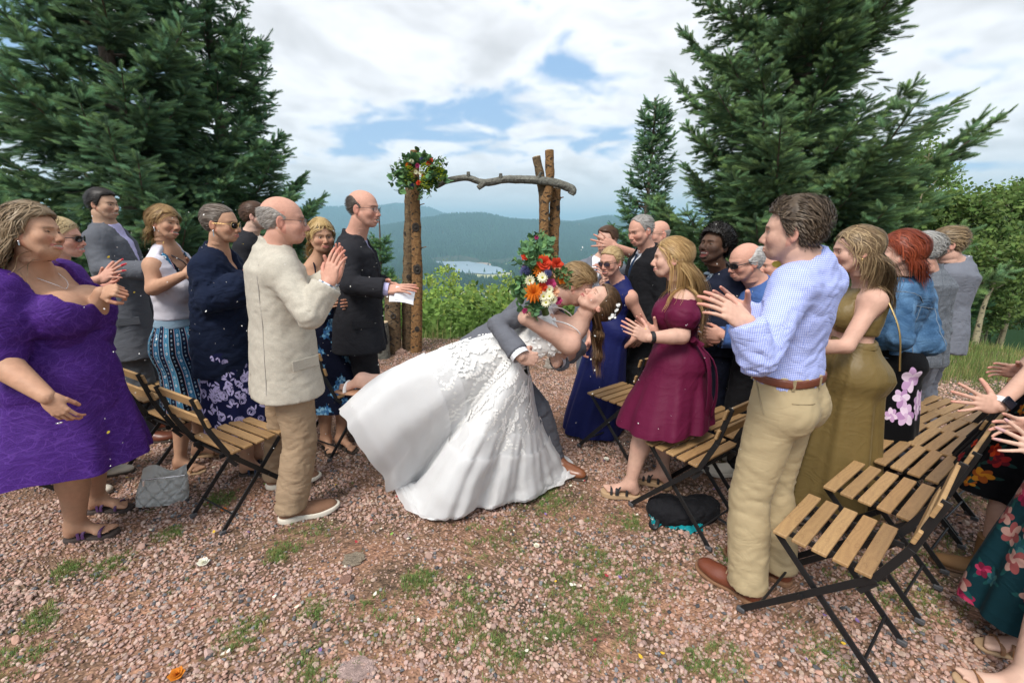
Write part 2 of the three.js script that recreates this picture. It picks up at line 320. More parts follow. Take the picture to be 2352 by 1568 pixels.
{
  const r = rng(31), L = [], T = [];
  const tuft = bladeTuft(12, 0.025, 0.0011, 4, 1.4), tall = bladeTuft(18, 0.34, 0.004, 6, 0.5);
  let n = 0;
  while (n < 9000) { const s = grassSpots[Math.floor(r() * grassSpots.length)], a = r() * 6.283, q = Math.sqrt(-Math.log(1 - r() * 0.97)) * s[2] * 0.85, x = s[0] + Math.cos(a) * q, z = s[1] + Math.sin(a) * q; n++; if (grassAt(x, z) < 0.14 + r() * 0.75) continue; const k = lerp(0.7, 1.3, r()), y = r() < 0.25; L.push([mat4(V(x, groundY(x, z) - 0.002, z), lerp(0.5, 1.15, r()), r() * 6), y ? [0.30 * k, 0.27 * k, 0.10 * k] : [0.17 * k, 0.26 * k, 0.075 * k]]); }
  for (let i = 0; i < 2600; i++) { const d = lerp(1.2, 5.5, r()), x = (r() * 2 - 1) * 1.2 * d, z = -d; if (n2(x * 1.7 + 9, z * 1.7) + 0.5 * n2(x * 5, z * 5) < 0.45) continue; const k = lerp(0.7, 1.2, r()); L.push([mat4(V(x, groundY(x, z), z), lerp(0.4, 0.9, r()), r() * 6), r() < 0.4 ? [0.28 * k, 0.25 * k, 0.10 * k] : [0.16 * k, 0.24 * k, 0.07 * k]]); }
  instances('grass', tuft, leafMat([1, 1, 1], 0.25), L, 'short sparse grass growing through the gravel', 'grass');
  for (let i = 0; i < 6000; i++) {
    const right = r() < 0.72; let x, z;
    if (right) { const az = lerp(33, 62, r()) * D2R, d = lerp(4.6, 8.2, Math.pow(r(), 1.2)); x = d * Math.tan(az) * 0.98; z = -d; if (Math.abs(x) > 17) continue; if (d < 5.6 && x < 4.5) continue; }
    else { x = lerp(-2.9, 2.5, r()); z = -lerp(6.4, 9.5, r()); if (r() < 0.75 || Math.hypot(x, z) < 6.35) continue; }
    const k = lerp(0.7, 1.3, r()), y = r() < 0.3; T.push([mat4(V(x, groundY(x, z) - 0.01, z), lerp(0.5, 1.3, r()) * (right ? 0.5 : 0.8), r() * 6), y ? [0.38 * k, 0.34 * k, 0.14 * k] : [0.18 * k, 0.26 * k, 0.075 * k]]);
  }
  instances('meadow_grass', tall, leafMat([1, 1, 1], 0.3), T, 'longer green and straw grass around the edge of the clearing', 'grass');
}
// ------------------------------------------------------------ trees
function barkTex(c1, c2, scars, seed) {
  return dtex(256, (u, v) => {
    const n = tile2(u, v * 1, 5, seed), f = tile2(u * 3 % 1, v, 22, seed + 3), m = tile2(u, v, 40, seed + 5);
    const sc = scars * sst(0.42, 0.62, tile2(u, (v * 3) % 1, 4, seed + 8) * 0.8 + f * 0.35);
    const k = clamp(0.5 + 0.35 * n + 0.25 * f + 0.15 * m);
    return [0, 1, 2].map((i) => lerp(lerp(c1[i], c2[i], k), 0.09, sc));
  }, { srgb: true });
}
const spruceBark = std([0.23, 0.17, 0.13], 0.95, { bumpMap: dtex(128, (u, v) => { const k = 0.5 + 0.3 * tile2(u, v, 9, 4) + 0.3 * tile2(u, v, 24, 2); return [k, k, k]; }), bumpScale: 0.02 });
spruceBark.bumpMap.repeat.set(4, 2);
// one shoot: a stem set round with needles, 1 unit long
function shoot(nNeedles, seed, wide, len) {
  const r = rng(seed), pos = [], nor = [], idx = [];
  for (let i = 0; i < nNeedles; i++) {
    const t = Math.pow((i + r()) / nNeedles, 0.9), a = i * 2.4 + r() * 0.6, l = len * lerp(0.8, 1.15, r()) * (t > 0.9 ? 0.8 : 1), tip = t > 0.93 ? 0.8 : 0.0;
    const fx = 0.55 + tip + r() * 0.2, ca = Math.cos(a), sa = Math.sin(a), b = pos.length / 3, k = l / Math.hypot(fx, 1);
    const dx = fx * k, dy = ca * k, dz = sa * k;
    pos.push(t, -sa * wide, ca * wide, t, sa * wide, -ca * wide, t + dx * 0.7, dy * 0.7 + sa * wide * 0.5, dz * 0.7 - ca * wide * 0.5, t + dx, dy, dz);
    idx.push(b, b + 1, b + 2, b, b + 2, b + 3); for (let q = 0; q < 4; q++) nor.push(0.5, ca, sa);
  }
  const b = pos.length / 3; for (let k = 0; k < 3; k++) { const a = k * 2.094; pos.push(-0.05, Math.cos(a) * 0.02, Math.sin(a) * 0.02, 1, Math.cos(a) * 0.012, Math.sin(a) * 0.012); nor.push(0, Math.cos(a), Math.sin(a), 0, Math.cos(a), Math.sin(a)); }
  for (let k = 0; k < 3; k++) { const p = b + k * 2, q = b + (k + 1) % 3 * 2; idx.push(p, q, p + 1, q, q + 1, p + 1); }
  return geoFrom(pos, idx);
}
const shootFine = shoot(90, 3, 0.017, 0.24), shootCoarse = shoot(34, 5, 0.03, 0.26);
const needleMat = std([1, 1, 1], 0.85, { specularIntensity: 0.3, transmission: 0.42 });
function basisFrom(dir, upish, p, s) {
  const x = nrm(dir); let z = cross(x, upish); if (z.lengthSq() < 1e-6) z = V(0, 0, 1); z.normalize(); const y = cross(z, x);
  return new THREE.Matrix4().makeBasis(x.multiplyScalar(s), y.multiplyScalar(s), z.multiplyScalar(s)).setPosition(p);
}
function spruce(o) {
  const r = rng(o.seed), base = V(o.x, groundY(o.x, o.z) - 0.05, o.z), T = thing('spruce_tree', o.label, 'tree', base);
  const limbs = [], list = [], lean = o.lean || [0, 0], H = o.h;
  const axis = (y) => V(base.x + lean[0] * y + 0.05 * Math.sin(y * 0.9 + o.seed), base.y + y, base.z + lean[1] * y);
  const tp = [], tr = []; for (let i = 0; i <= 24; i++) { const t = i / 24; tp.push(axis(H * t)); tr.push(lerp(o.tr, 0.015, Math.pow(t, 0.85)) * (i ? 1 : 1.25)); }
  part('trunk', tube(tp, tr, 12, { rough: 0.12, rf: 5 }), spruceBark, T);
  let y = o.y0 || 0.35, whorl = 0;
  while (y < H - 0.15) {
    const t = y / H, reach = o.reach(t), nb = Math.round(lerp(6.5, 4, t) + r() * 2), ph = r() * 6.283;
    for (let b = 0; b < nb; b++) {
      const a = ph + (b + 0.6 * (r() - 0.5)) / nb * 6.283, R = reach * lerp(0.62, 1.08, r()) * (o.gap ? o.gap(a, y, r()) : 1);
      if (R < 0.12) continue;
      const dir = V(Math.cos(a), 0, Math.sin(a)), rise = lerp(o.droop ?? -0.10, 0.6, Math.pow(t, 1.1)) + (r() - 0.5) * 0.24, c = axis(y + (r() - 0.5) * 0.25), pts = [], n = 7;
      const side = V(-dir.z, 0, dir.x), bend = (r() - 0.5) * 0.25;
      for (let i = 0; i <= n; i++) { const s = i / n; pts.push(add(add(add(c, dir, R * s), UPV, R * (rise * s - 0.22 * Math.sin(s * 2.6) * (1 - t) + 0.26 * s * s * s)), side, R * bend * s * s)); }
      limbs.push(tube(pts, pts.map((_, i) => lerp(0.028, 0.006, i / n) * Math.min(1.2, 0.35 + R * 0.4)), 5, { caps: false }));
      const curve = new THREE.CatmullRomCurve3(pts), step = o.step || 0.085, m = Math.max(3, Math.floor(R / step));
      for (let i = 1; i <= m; i++) {
        const s = lerp(0.16, 1, i / m); if (s < (o.bare || 0.22) && r() < 0.75) continue;
        const p = curve.getPoint(s), tan = nrm(sub(curve.getPoint(Math.min(1, s + 0.05)), curve.getPoint(Math.max(0, s - 0.05)))), sd = nrm(cross(tan, UPV));
        const L0 = Math.min(0.62, 0.16 + 0.34 * R * (1 - s) * 1.25 + 0.05 * r()) * (o.lat || 1);
        for (const q of [-1, 1, i % 2 ? 0.001 : 0]) {
          if (!q) continue;
          const hang = Math.abs(q) < 0.5;
          const d = hang ? nrm(add(add(tan, UPV, 0.9 * (r() - 0.15)), sd, (r() - 0.5) * 0.8)) : nrm(add(add(sd.clone().multiplyScalar(q), tan, lerp(0.55, 1.0, r())), UPV, lerp(-0.42, 0.22, r())));
          const L = L0 * (hang ? 0.5 : lerp(0.75, 1.15, r())), k = Math.max(1, Math.round(L / (o.seg || 0.088)));
          for (let e = 0; e < k; e++) {
            const pe = add(add(p, d, L * e / k), UPV, -0.35 * (L * e / k) ** 2 * 2), tipK = e === k - 1 ? 1 : 0, sc = (o.size || 0.15) * lerp(0.8, 1.2, r());
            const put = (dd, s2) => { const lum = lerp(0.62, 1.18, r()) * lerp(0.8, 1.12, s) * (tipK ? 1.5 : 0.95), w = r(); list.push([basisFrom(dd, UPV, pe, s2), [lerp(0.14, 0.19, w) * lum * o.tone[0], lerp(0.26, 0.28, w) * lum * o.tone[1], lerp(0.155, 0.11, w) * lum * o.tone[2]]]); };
            put(add(d, V(r() - 0.5, r() - 0.55, r() - 0.5), 0.25), sc);
            if (e < k - 1 || r() < 0.6) { const w2 = r() < 0.5 ? -1 : 1; put(nrm(add(add(d, nrm(cross(d, UPV)), w2 * lerp(0.5, 0.95, r())), UPV, lerp(-0.4, 0.25, r()))), sc * 0.9); }
            if (r() < 0.45) put(nrm(add(add(d, nrm(cross(d, UPV)), (r() - 0.5) * 1.6), UPV, lerp(-0.9, 0.6, r()))), sc * 0.8);
          }
        }
      }
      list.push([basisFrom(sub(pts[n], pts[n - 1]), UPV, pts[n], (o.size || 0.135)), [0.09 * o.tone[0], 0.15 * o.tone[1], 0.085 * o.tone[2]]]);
    }
    y += lerp(0.27, 0.24, t) * (o.gapY || 1) * lerp(0.7, 1.3, r()); whorl++;
  }
  if (limbs.length) part('branches', merge(limbs), spruceBark, T).userData.kind = 'stuff';
  list.forEach((e) => e[0].premultiply(new THREE.Matrix4().makeTranslation(-base.x, -base.y, -base.z)));
  instances('crown', o.coarse ? shootCoarse : shootFine, needleMat, list, null, null, T);
  return list.length;
}
const ORD = ['first', 'second', 'third', 'fourth', 'fifth', 'sixth', 'seventh', 'eighth', 'ninth', 'tenth', 'eleventh', 'twelfth', 'thirteenth', 'fourteenth', 'fifteenth', 'sixteenth', 'seventeenth', 'eighteenth', 'nineteenth', 'twentieth', 'twenty first', 'twenty second'];
const pole = (px, py, d) => at(px, py, d);
const tone = [0.95, 1.0, 1.0];
let cnt = [];
{
  let p = at(375, 800, 6.4);
  cnt.push(spruce({ x: p.x, z: p.z, h: 7.4, tr: 0.16, seed: 41, tone, reach: (t) => lerp(2.45, 0.15, t) * (t < 0.08 ? 0.85 : 1), label: 'large blue spruce filling the left side behind the standing guests', gapY: 0.95, bare: 0.2 }));
  p = at(575, 800, 7.6);
  cnt.push(spruce({ x: p.x, z: p.z, h: 7.8, tr: 0.15, seed: 57, tone: [0.9, 0.96, 0.9], lean: [0.02, 0], reach: (t) => lerp(1.7, 0.12, Math.pow(t, 1.3)), label: 'blue spruce with brown trunk behind the beige jacket, right of the largest left spruce', bare: 0.3 }));
  p = at(1748, 800, 7.0);
  cnt.push(spruce({ x: p.x, z: p.z, h: 10, tr: 0.21, seed: 76, tone: [1.0, 0.98, 0.86], lean: [0.015, 0], y0: 0.6, reach: (t) => (t < 0.07 ? 2.2 : lerp(2.55, 0.1, Math.pow(t, 0.92))), gap: (a, y, u) => (Math.cos(a) > 0.45 && y > 3.0 && y < 3.7 ? 0.5 : u < 0.1 ? 0.5 : 1.0), label: 'large spruce with thick reddish trunk behind the guests on the right', bare: 0.22, gapY: 0.95, lat: 1.1 }));
  p = at(1462, 780, 9.6);
  cnt.push(spruce({ x: p.x, z: p.z, h: 6.0, tr: 0.09, seed: 91, tone: [0.8, 0.9, 0.85], reach: (t) => lerp(1.15, 0.15, t), label: 'slim dark spruce at the left edge of the thick trunked spruce', step: 0.13, bare: 0.2 }));
  p = at(880, 690, 11.5);
  cnt.push(spruce({ x: p.x, z: p.z, h: 5.3, tr: 0.07, seed: 97, tone: [0.9, 1, 0.85], coarse: true, reach: (t) => lerp(0.75, 0.05, t), label: 'small pointed spruce between the man with papers and the arch', step: 0.13, seg: 0.14, size: 0.17, bare: 0.1, y0: 0.2 }));
  p = at(745, 760, 7.6);
  cnt.push(spruce({ x: p.x, z: p.z, h: 2.15, tr: 0.05, seed: 99, tone, reach: (t) => lerp(0.95, 0.1, t), label: 'low young spruce behind the blonde woman in the blue floral dress', bare: 0.1, y0: 0.2 }));
  p = at(2140, 760, 8.2);
  cnt.push(spruce({ x: p.x, z: p.z, h: 2.1, tr: 0.06, seed: 101, tone: [0.9, 1, 0.85], reach: (t) => lerp(0.95, 0.15, t), label: 'low bushy young spruce behind the red haired woman', bare: 0.1, y0: 0.2 }));
}
// ---------------- aspens
const aspenTex = barkTex([0.62, 0.58, 0.47], [0.74, 0.70, 0.60], 0.8, 3); aspenTex.repeat.set(2.2, 1.1);
const aspenBark = std([0.62, 0.62, 0.56], 0.85, { map: aspenTex });
function leafClump(n, rad, size, seed) {
  const r = rng(seed), pos = [], idx = [], nor = [];
  for (let i = 0; i < n; i++) {
    const c = V(r() - 0.5, r() - 0.5, r() - 0.5).multiplyScalar(2 * rad), nn = nrm(V(r() - 0.5, r() * 0.9 + 0.1, r() - 0.5)), x = nrm(cross(nn, V(r() - 0.5, r() - 0.5, r() - 0.5))), y = cross(nn, x), s = size * lerp(0.7, 1.2, r()), b = pos.length / 3;
    const S = [[0, -1], [0.75, -0.45], [0.7, 0.3], [0, 1], [-0.7, 0.3], [-0.75, -0.45]];
    for (const [u, v] of S) { const p = add(add(c, x, u * s * 0.5), y, v * s * 0.55); p.addScaledVector(nn, -Math.abs(u) * s * 0.12); pos.push(p.x, p.y, p.z); nor.push(nn.x, nn.y, nn.z); }
    for (let k = 1; k < 5; k++) idx.push(b, b + k, b + k + 1);
  }
  return geoFrom(pos, idx, null, null, nor);
}
const clumpA = leafClump(16, 0.15, 0.062, 8), clumpB = leafClump(12, 0.17, 0.085, 9);
const aspenLeaf = leafMat([1, 1, 1], 0.38);
function aspen(o) {
  const r = rng(o.seed), base = V(o.x, groundY(o.x, o.z) - 0.05, o.z), T = thing(o.name || 'aspen_tree', o.label, 'tree', base, o.group), H = o.h, wob = r() * 6, lean = o.lean || [(r() - 0.5) * 0.08, (r() - 0.5) * 0.08];
  const axis = (t) => V(base.x + lean[0] * H * t + 0.08 * Math.sin(t * 5 + wob), base.y + H * t, base.z + lean[1] * H * t + 0.08 * Math.cos(t * 4 + wob));
  const tp = []; for (let i = 0; i <= 10; i++) tp.push(axis(i / 10));
  const wood = [tube(tp, tp.map((_, i) => lerp(o.tr || 0.06, 0.008, i / 10)), 7, { rough: 0.08 })], list = [];
  const y0 = o.y0 ?? 0.3, nb = o.nb || 22, c0 = o.col;
  for (let b = 0; b < nb; b++) {
    const t = lerp(y0, 0.97, (b + r()) / nb), a = r() * 6.283, sh = Math.sin(Math.PI * clamp((t - y0) / (1 - y0) * 0.82 + 0.16)), L = o.reach * sh * lerp(0.55, 1.15, r()), d = nrm(V(Math.cos(a), lerp(0.25, 0.95, r()), Math.sin(a))), p0 = axis(t), pts = [];
    for (let i = 0; i <= 4; i++) { const s = i / 4; pts.push(add(add(p0, d, L * s), V(0, 0.18 * L * s * s, 0))); }
    wood.push(tube(pts, pts.map((_, i) => lerp(0.016, 0.004, i / 4) * (o.tr ? o.tr / 0.06 : 1)), 4, { caps: false }));
    const k = Math.round(L / o.reach * (o.dense || 22));
    for (let e = 0; e < k; e++) {
      const s = lerp(0.25, 1.08, Math.sqrt(r())), p = add(add(p0, d, L * s), V(r() - 0.5, r() - 0.5, r() - 0.5), 0.55 * o.reach * (0.35 + 0.4 * (1 - s))), lum = lerp(0.65, 1.3, r()) * lerp(0.85, 1.1, t), w = r();
      list.push([mat4(sub(p, base), (o.leaf || 1) * lerp(0.8, 1.35, r()), r() * 6, r() * 2, r() * 2), [lerp(c0[0], c0[0] * 1.35, w) * lum, c0[1] * lum, c0[2] * lum]]);
    }
  }
  part('trunk', merge(wood), aspenBark, T);
  instances('crown', o.big ? clumpB : clumpA, aspenLeaf, list, null, null, T);
}
{
  const r = rng(63);
  // bright young aspens on the slope beyond the arch: sighted tops
  const mid = [[1000, 655, 19, 1.3], [1040, 632, 21, 1.5], [1078, 668, 22, 1.3], [1120, 678, 20, 1.3], [1150, 690, 24, 1.2], [985, 690, 16, 1.0], [1030, 712, 14, 0.9], [1085, 715, 15, 1.0], [1135, 722, 16, 1.0], [960, 670, 20, 1.1], [1175, 650, 20, 1.2], [1205, 668, 18, 1.1], [925, 660, 21, 1.0], [1060, 690, 18, 1.1], [1010, 735, 12, 0.8], [1160, 745, 13, 0.8], [1250, 690, 18, 1.1], [1310, 690, 19, 1.1]];
  const looks = ['bright green young aspen with the tallest crown beyond the arch', 'bright green young aspen on the slope just below the arch'];
  mid.forEach(([px, py, d, w], i) => { const tp = at(px, py - 12, d), gy = groundY(tp.x, tp.z), h = Math.max(2.2, (tp.y - gy) * 1.04); aspen({ x: tp.x, z: tp.z, h, tr: 0.05, seed: 200 + i, reach: w * lerp(0.9, 1.2, r()), y0: 0.22, nb: 26, dense: 24, big: true, leaf: 1.15, col: [0.25, 0.40, 0.085], label: i === 1 ? looks[0] : ORD[mid.filter((q) => q[0] < px).length] + ' bright green young aspen from the left, on the slope beyond the arch', group: 'bright young aspens beyond the arch', lean: [(r() - 0.5) * 0.06, 0] }); });
  // grove on the right, pale trunks showing below
  const grove = [[2252, 8.5, 455, 0.9], [2292, 10.5, 440, 1.1], [2332, 9.5, 455, 1], [2360, 12, 470, 1.2], [2215, 12, 470, 1.1], [2270, 14, 455, 1.2], [2310, 15, 480, 1.3], [2180, 13, 480, 1.1], [2240, 16, 490, 1.3], [2345, 14, 480, 1.3], [2400, 10, 430, 1.2], [2300, 12.2, 520, 1.1], [2225, 10, 540, 0.9], [2262, 11, 560, 1], [2330, 11.5, 560, 1.1], [2285, 9, 600, 0.8], [2205, 15, 500, 1.2], [2380, 13, 520, 1.2], [2160, 16, 480, 1.3], [2320, 18, 500, 1.5], [2255, 19, 505, 1.5], [2200, 18, 505, 1.4]];
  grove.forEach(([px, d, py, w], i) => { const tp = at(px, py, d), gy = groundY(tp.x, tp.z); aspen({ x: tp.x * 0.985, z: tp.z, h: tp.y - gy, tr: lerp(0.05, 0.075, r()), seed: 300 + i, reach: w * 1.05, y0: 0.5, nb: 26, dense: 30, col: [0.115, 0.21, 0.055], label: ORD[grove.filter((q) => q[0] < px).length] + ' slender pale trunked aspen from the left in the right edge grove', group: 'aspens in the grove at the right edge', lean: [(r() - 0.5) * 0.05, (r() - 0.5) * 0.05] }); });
  { const a = at(2195, 880, 7.2), b = at(2300, 610, 7.9); aspen({ x: a.x, z: a.z, h: (b.y - groundY(a.x, a.z)) * 1.25, tr: 0.06, seed: 350, reach: 0.8, y0: 0.6, nb: 14, dense: 18, col: [0.115, 0.21, 0.055], label: 'leaning bare trunked aspen beside the man in the light grey suit', lean: [0.36, -0.1] }); }
  for (const [px, py, d, w, i] of [[2150, 330, 10.5, 1.0, 0], [2110, 300, 11.5, 1.0, 1], [2190, 350, 12, 0.9, 2]]) { const tp = at(px, py, d); aspen({ x: tp.x, z: tp.z, h: tp.y - groundY(tp.x, tp.z), tr: 0.06, seed: 360 + i, reach: w, y0: 0.35, nb: 24, dense: 22, col: [0.12, 0.23, 0.06], label: ['middle', 'leftmost', 'rightmost'][i] + ' of the three tall green aspens just right of the thick trunked spruce', group: 'aspens right of the thick trunked spruce' }); }
  for (const [px, py, d, w, i] of [[5, 430, 9, 1.0, 0], [-60, 380, 9.5, 1.2, 1], [1385, 585, 11, 0.6, 2]]) { const tp = at(px, py, d); aspen({ x: tp.x, z: tp.z, h: tp.y - groundY(tp.x, tp.z), tr: 0.05, seed: 370 + i, reach: w, y0: 0.3, nb: 22, dense: 20, col: i === 2 ? [0.13, 0.23, 0.05] : [0.11, 0.2, 0.06], label: ['pale green aspen glimpsed at the far left edge behind the purple dress woman', 'tall pale green aspen cut by the left edge of the view', 'small green aspen behind the man in the light grey suit and blue tie'][i] }); }
  // dark undergrowth in the grove and on the slope
  const L = [];
  for (let i = 0; i < 5200; i++) {
    let x, z, h, c;
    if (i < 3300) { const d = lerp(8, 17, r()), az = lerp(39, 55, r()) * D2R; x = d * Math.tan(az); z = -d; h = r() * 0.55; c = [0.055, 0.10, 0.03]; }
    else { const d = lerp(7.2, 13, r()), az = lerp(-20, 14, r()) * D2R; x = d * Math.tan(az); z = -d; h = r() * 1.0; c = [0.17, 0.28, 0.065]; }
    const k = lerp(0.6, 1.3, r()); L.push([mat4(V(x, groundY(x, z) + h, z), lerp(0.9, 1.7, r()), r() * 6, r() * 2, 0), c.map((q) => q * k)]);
  }
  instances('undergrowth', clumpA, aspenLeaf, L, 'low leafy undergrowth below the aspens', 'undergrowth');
}
console.log('shoots', cnt.join());
// ------------------------------------------------------------ bodies: distance fields meshed by surface nets
function surf(f, lo, hi, c) {
  const nx = Math.ceil((hi.x - lo.x) / c) + 1, ny = Math.ceil((hi.y - lo.y) / c) + 1, nz = Math.ceil((hi.z - lo.z) / c) + 1, g = new Float32Array(nx * ny * nz), B = 4;
  for (let kz = 0; kz < nz; kz += B) for (let ky = 0; ky < ny; ky += B) for (let kx = 0; kx < nx; kx += B) {
    const d = f(lo.x + (kx + 1.5) * c, lo.y + (ky + 1.5) * c, lo.z + (kz + 1.5) * c), far = Math.abs(d) > c * 9;
    for (let z = kz; z < Math.min(kz + B, nz); z++) for (let y = ky; y < Math.min(ky + B, ny); y++) for (let x = kx; x < Math.min(kx + B, nx); x++) g[(z * ny + y) * nx + x] = far ? d : f(lo.x + x * c, lo.y + y * c, lo.z + z * c);
  }
  const id = new Int32Array(nx * ny * nz).fill(-1), pos = [], idx = [], sx = 1, sy = nx, sz = nx * ny, off = [0, sx, sy, sx + sy, sz, sz + sx, sz + sy, sz + sx + sy];
  const E = [[0, 1], [2, 3], [4, 5], [6, 7], [0, 2], [1, 3], [4, 6], [5, 7], [0, 4], [1, 5], [2, 6], [3, 7]];
  for (let z = 0; z < nz - 1; z++) for (let y = 0; y < ny - 1; y++) for (let x = 0; x < nx - 1; x++) {
    const o = z * sz + y * sy + x; let m = 0; for (let k = 0; k < 8; k++) if (g[o + off[k]] < 0) m |= 1 << k;
    if (m === 0 || m === 255) continue;
    let px = 0, py = 0, pz = 0, n = 0;
    for (const [a, b] of E) { const ia = (m >> a) & 1, ib = (m >> b) & 1; if (ia === ib) continue; const va = g[o + off[a]], vb = g[o + off[b]], t = va / (va - vb); px += lerp(a & 1, b & 1, t); py += lerp((a >> 1) & 1, (b >> 1) & 1, t); pz += lerp(a >> 2, b >> 2, t); n++; }
    id[o] = pos.length / 3; pos.push(lo.x + (x + px / n) * c, lo.y + (y + py / n) * c, lo.z + (z + pz / n) * c);
  }
  for (let z = 1; z < nz - 1; z++) for (let y = 1; y < ny - 1; y++) for (let x = 1; x < nx - 1; x++) {
    const o = z * sz + y * sy + x, s0 = g[o] < 0;
    const quad = (a, b, cc, d, flip) => { if (a < 0 || b < 0 || cc < 0 || d < 0) return; flip ? idx.push(a, cc, b, a, d, cc) : idx.push(a, b, cc, a, cc, d); };
    if (s0 !== g[o + sx] < 0) quad(id[o], id[o - sy], id[o - sy - sz], id[o - sz], s0);
    if (s0 !== g[o + sy] < 0) quad(id[o], id[o - sz], id[o - sz - sx], id[o - sx], s0);
    if (s0 !== g[o + sz] < 0) quad(id[o], id[o - sx], id[o - sx - sy], id[o - sy], s0);
  }
  return { pos, idx };
}
// mesh -> geometry with smooth normals, box-mapped uv (metres, in axes fx/fz) and optional colours
function skin(m, o = {}) {
  const P = m.pos, I = m.idx, n = P.length / 3, N = new Float32Array(P.length);
  for (let i = 0; i < I.length; i += 3) {
    const a = I[i] * 3, b = I[i + 1] * 3, c = I[i + 2] * 3, ux = P[b] - P[a], uy = P[b + 1] - P[a + 1], uz = P[b + 2] - P[a + 2], vx = P[c] - P[a], vy = P[c + 1] - P[a + 1], vz = P[c + 2] - P[a + 2];
    const x = uy * vz - uz * vy, y = uz * vx - ux * vz, z = ux * vy - uy * vx;
    for (const k of [a, b, c]) { N[k] += x; N[k + 1] += y; N[k + 2] += z; }
  }
  for (let i = 0; i < n; i++) { const l = Math.hypot(N[i * 3], N[i * 3 + 1], N[i * 3 + 2]) || 1; N[i * 3] /= l; N[i * 3 + 1] /= l; N[i * 3 + 2] /= l; }
  if (o.noUV) { const col = o.color ? new Float32Array(n * 3) : null; if (col) for (let i = 0; i < n; i++) { const c = o.color(P[i * 3], P[i * 3 + 1], P[i * 3 + 2], i); col[i * 3] = c[0]; col[i * 3 + 1] = c[1]; col[i * 3 + 2] = c[2]; } const g = geoFrom(P, I, new Float32Array(n * 2), col, N); return g; }
  const ca = Math.cos(o.yaw || 0), sa = Math.sin(o.yaw || 0), map = new Map(), pos = [], nor = [], uv = [], idx = [], col = o.color ? [] : null;
  for (let i = 0; i < I.length; i += 3) {
    let x = 0, y = 0, z = 0; for (let k = 0; k < 3; k++) { const q = I[i + k] * 3; x += N[q] * ca - N[q + 2] * sa; y += N[q + 1]; z += N[q] * sa + N[q + 2] * ca; }
    x = Math.abs(x); y = Math.abs(y) * 0.7; z = Math.abs(z); const ax = x > y && x > z ? 0 : y > z ? 1 : 2;
    for (let k = 0; k < 3; k++) {
      const v = I[i + k], key = v * 3 + ax; let q = map.get(key);
      if (q === undefined) { q = pos.length / 3; map.set(key, q); const px = P[v * 3], py = P[v * 3 + 1], pz = P[v * 3 + 2], X = px * ca - pz * sa, Z = px * sa + pz * ca; pos.push(px, py, pz); nor.push(N[v * 3], N[v * 3 + 1], N[v * 3 + 2]); ax === 0 ? uv.push(Z, py) : ax === 1 ? uv.push(X, Z) : uv.push(X, py); if (col) col.push(...o.color(px, py, pz, v)); }
      idx.push(q);
    }
  }
  return geoFrom(pos, idx, uv, col, nor);
}
// ---- primitives: each { x, y, z, R, k, f(px,py,pz) }
function pCone(a, b, ra, rb, k = 0.02) {
  const dx = b.x - a.x, dy = b.y - a.y, dz = b.z - a.z, l2 = dx * dx + dy * dy + dz * dz || 1e-9;
  return { x: (a.x + b.x) / 2, y: (a.y + b.y) / 2, z: (a.z + b.z) / 2, R: Math.sqrt(l2) / 2 + Math.max(ra, rb), k, f(x, y, z) { const px = x - a.x, py = y - a.y, pz = z - a.z; let t = (px * dx + py * dy + pz * dz) / l2; t = t < 0 ? 0 : t > 1 ? 1 : t; const qx = px - dx * t, qy = py - dy * t, qz = pz - dz * t; return Math.sqrt(qx * qx + qy * qy + qz * qz) - (ra + (rb - ra) * t); } };
}
function pBall(c, r, k = 0.02) { return pCone(c, c, r, r, k); }
// ellipsoid with axes (frame vectors) and radii
function pEll(c, X, Y, Z, rx, ry, rz, k = 0.02) {
  const m = Math.min(rx, ry, rz);
  return { x: c.x, y: c.y, z: c.z, R: Math.max(rx, ry, rz), k, f(px, py, pz) { const x = px - c.x, y = py - c.y, z = pz - c.z, a = (x * X.x + y * X.y + z * X.z), b = (x * Y.x + y * Y.y + z * Y.z), d = (x * Z.x + y * Z.y + z * Z.z), k0 = Math.sqrt(a * a / rx / rx + b * b / ry / ry + d * d / rz / rz), k1 = Math.sqrt(a * a / rx ** 4 + b * b / ry ** 4 + d * d / rz ** 4); return k1 > 1e-9 ? k0 * (k0 - 1) / k1 : -m; } };
}
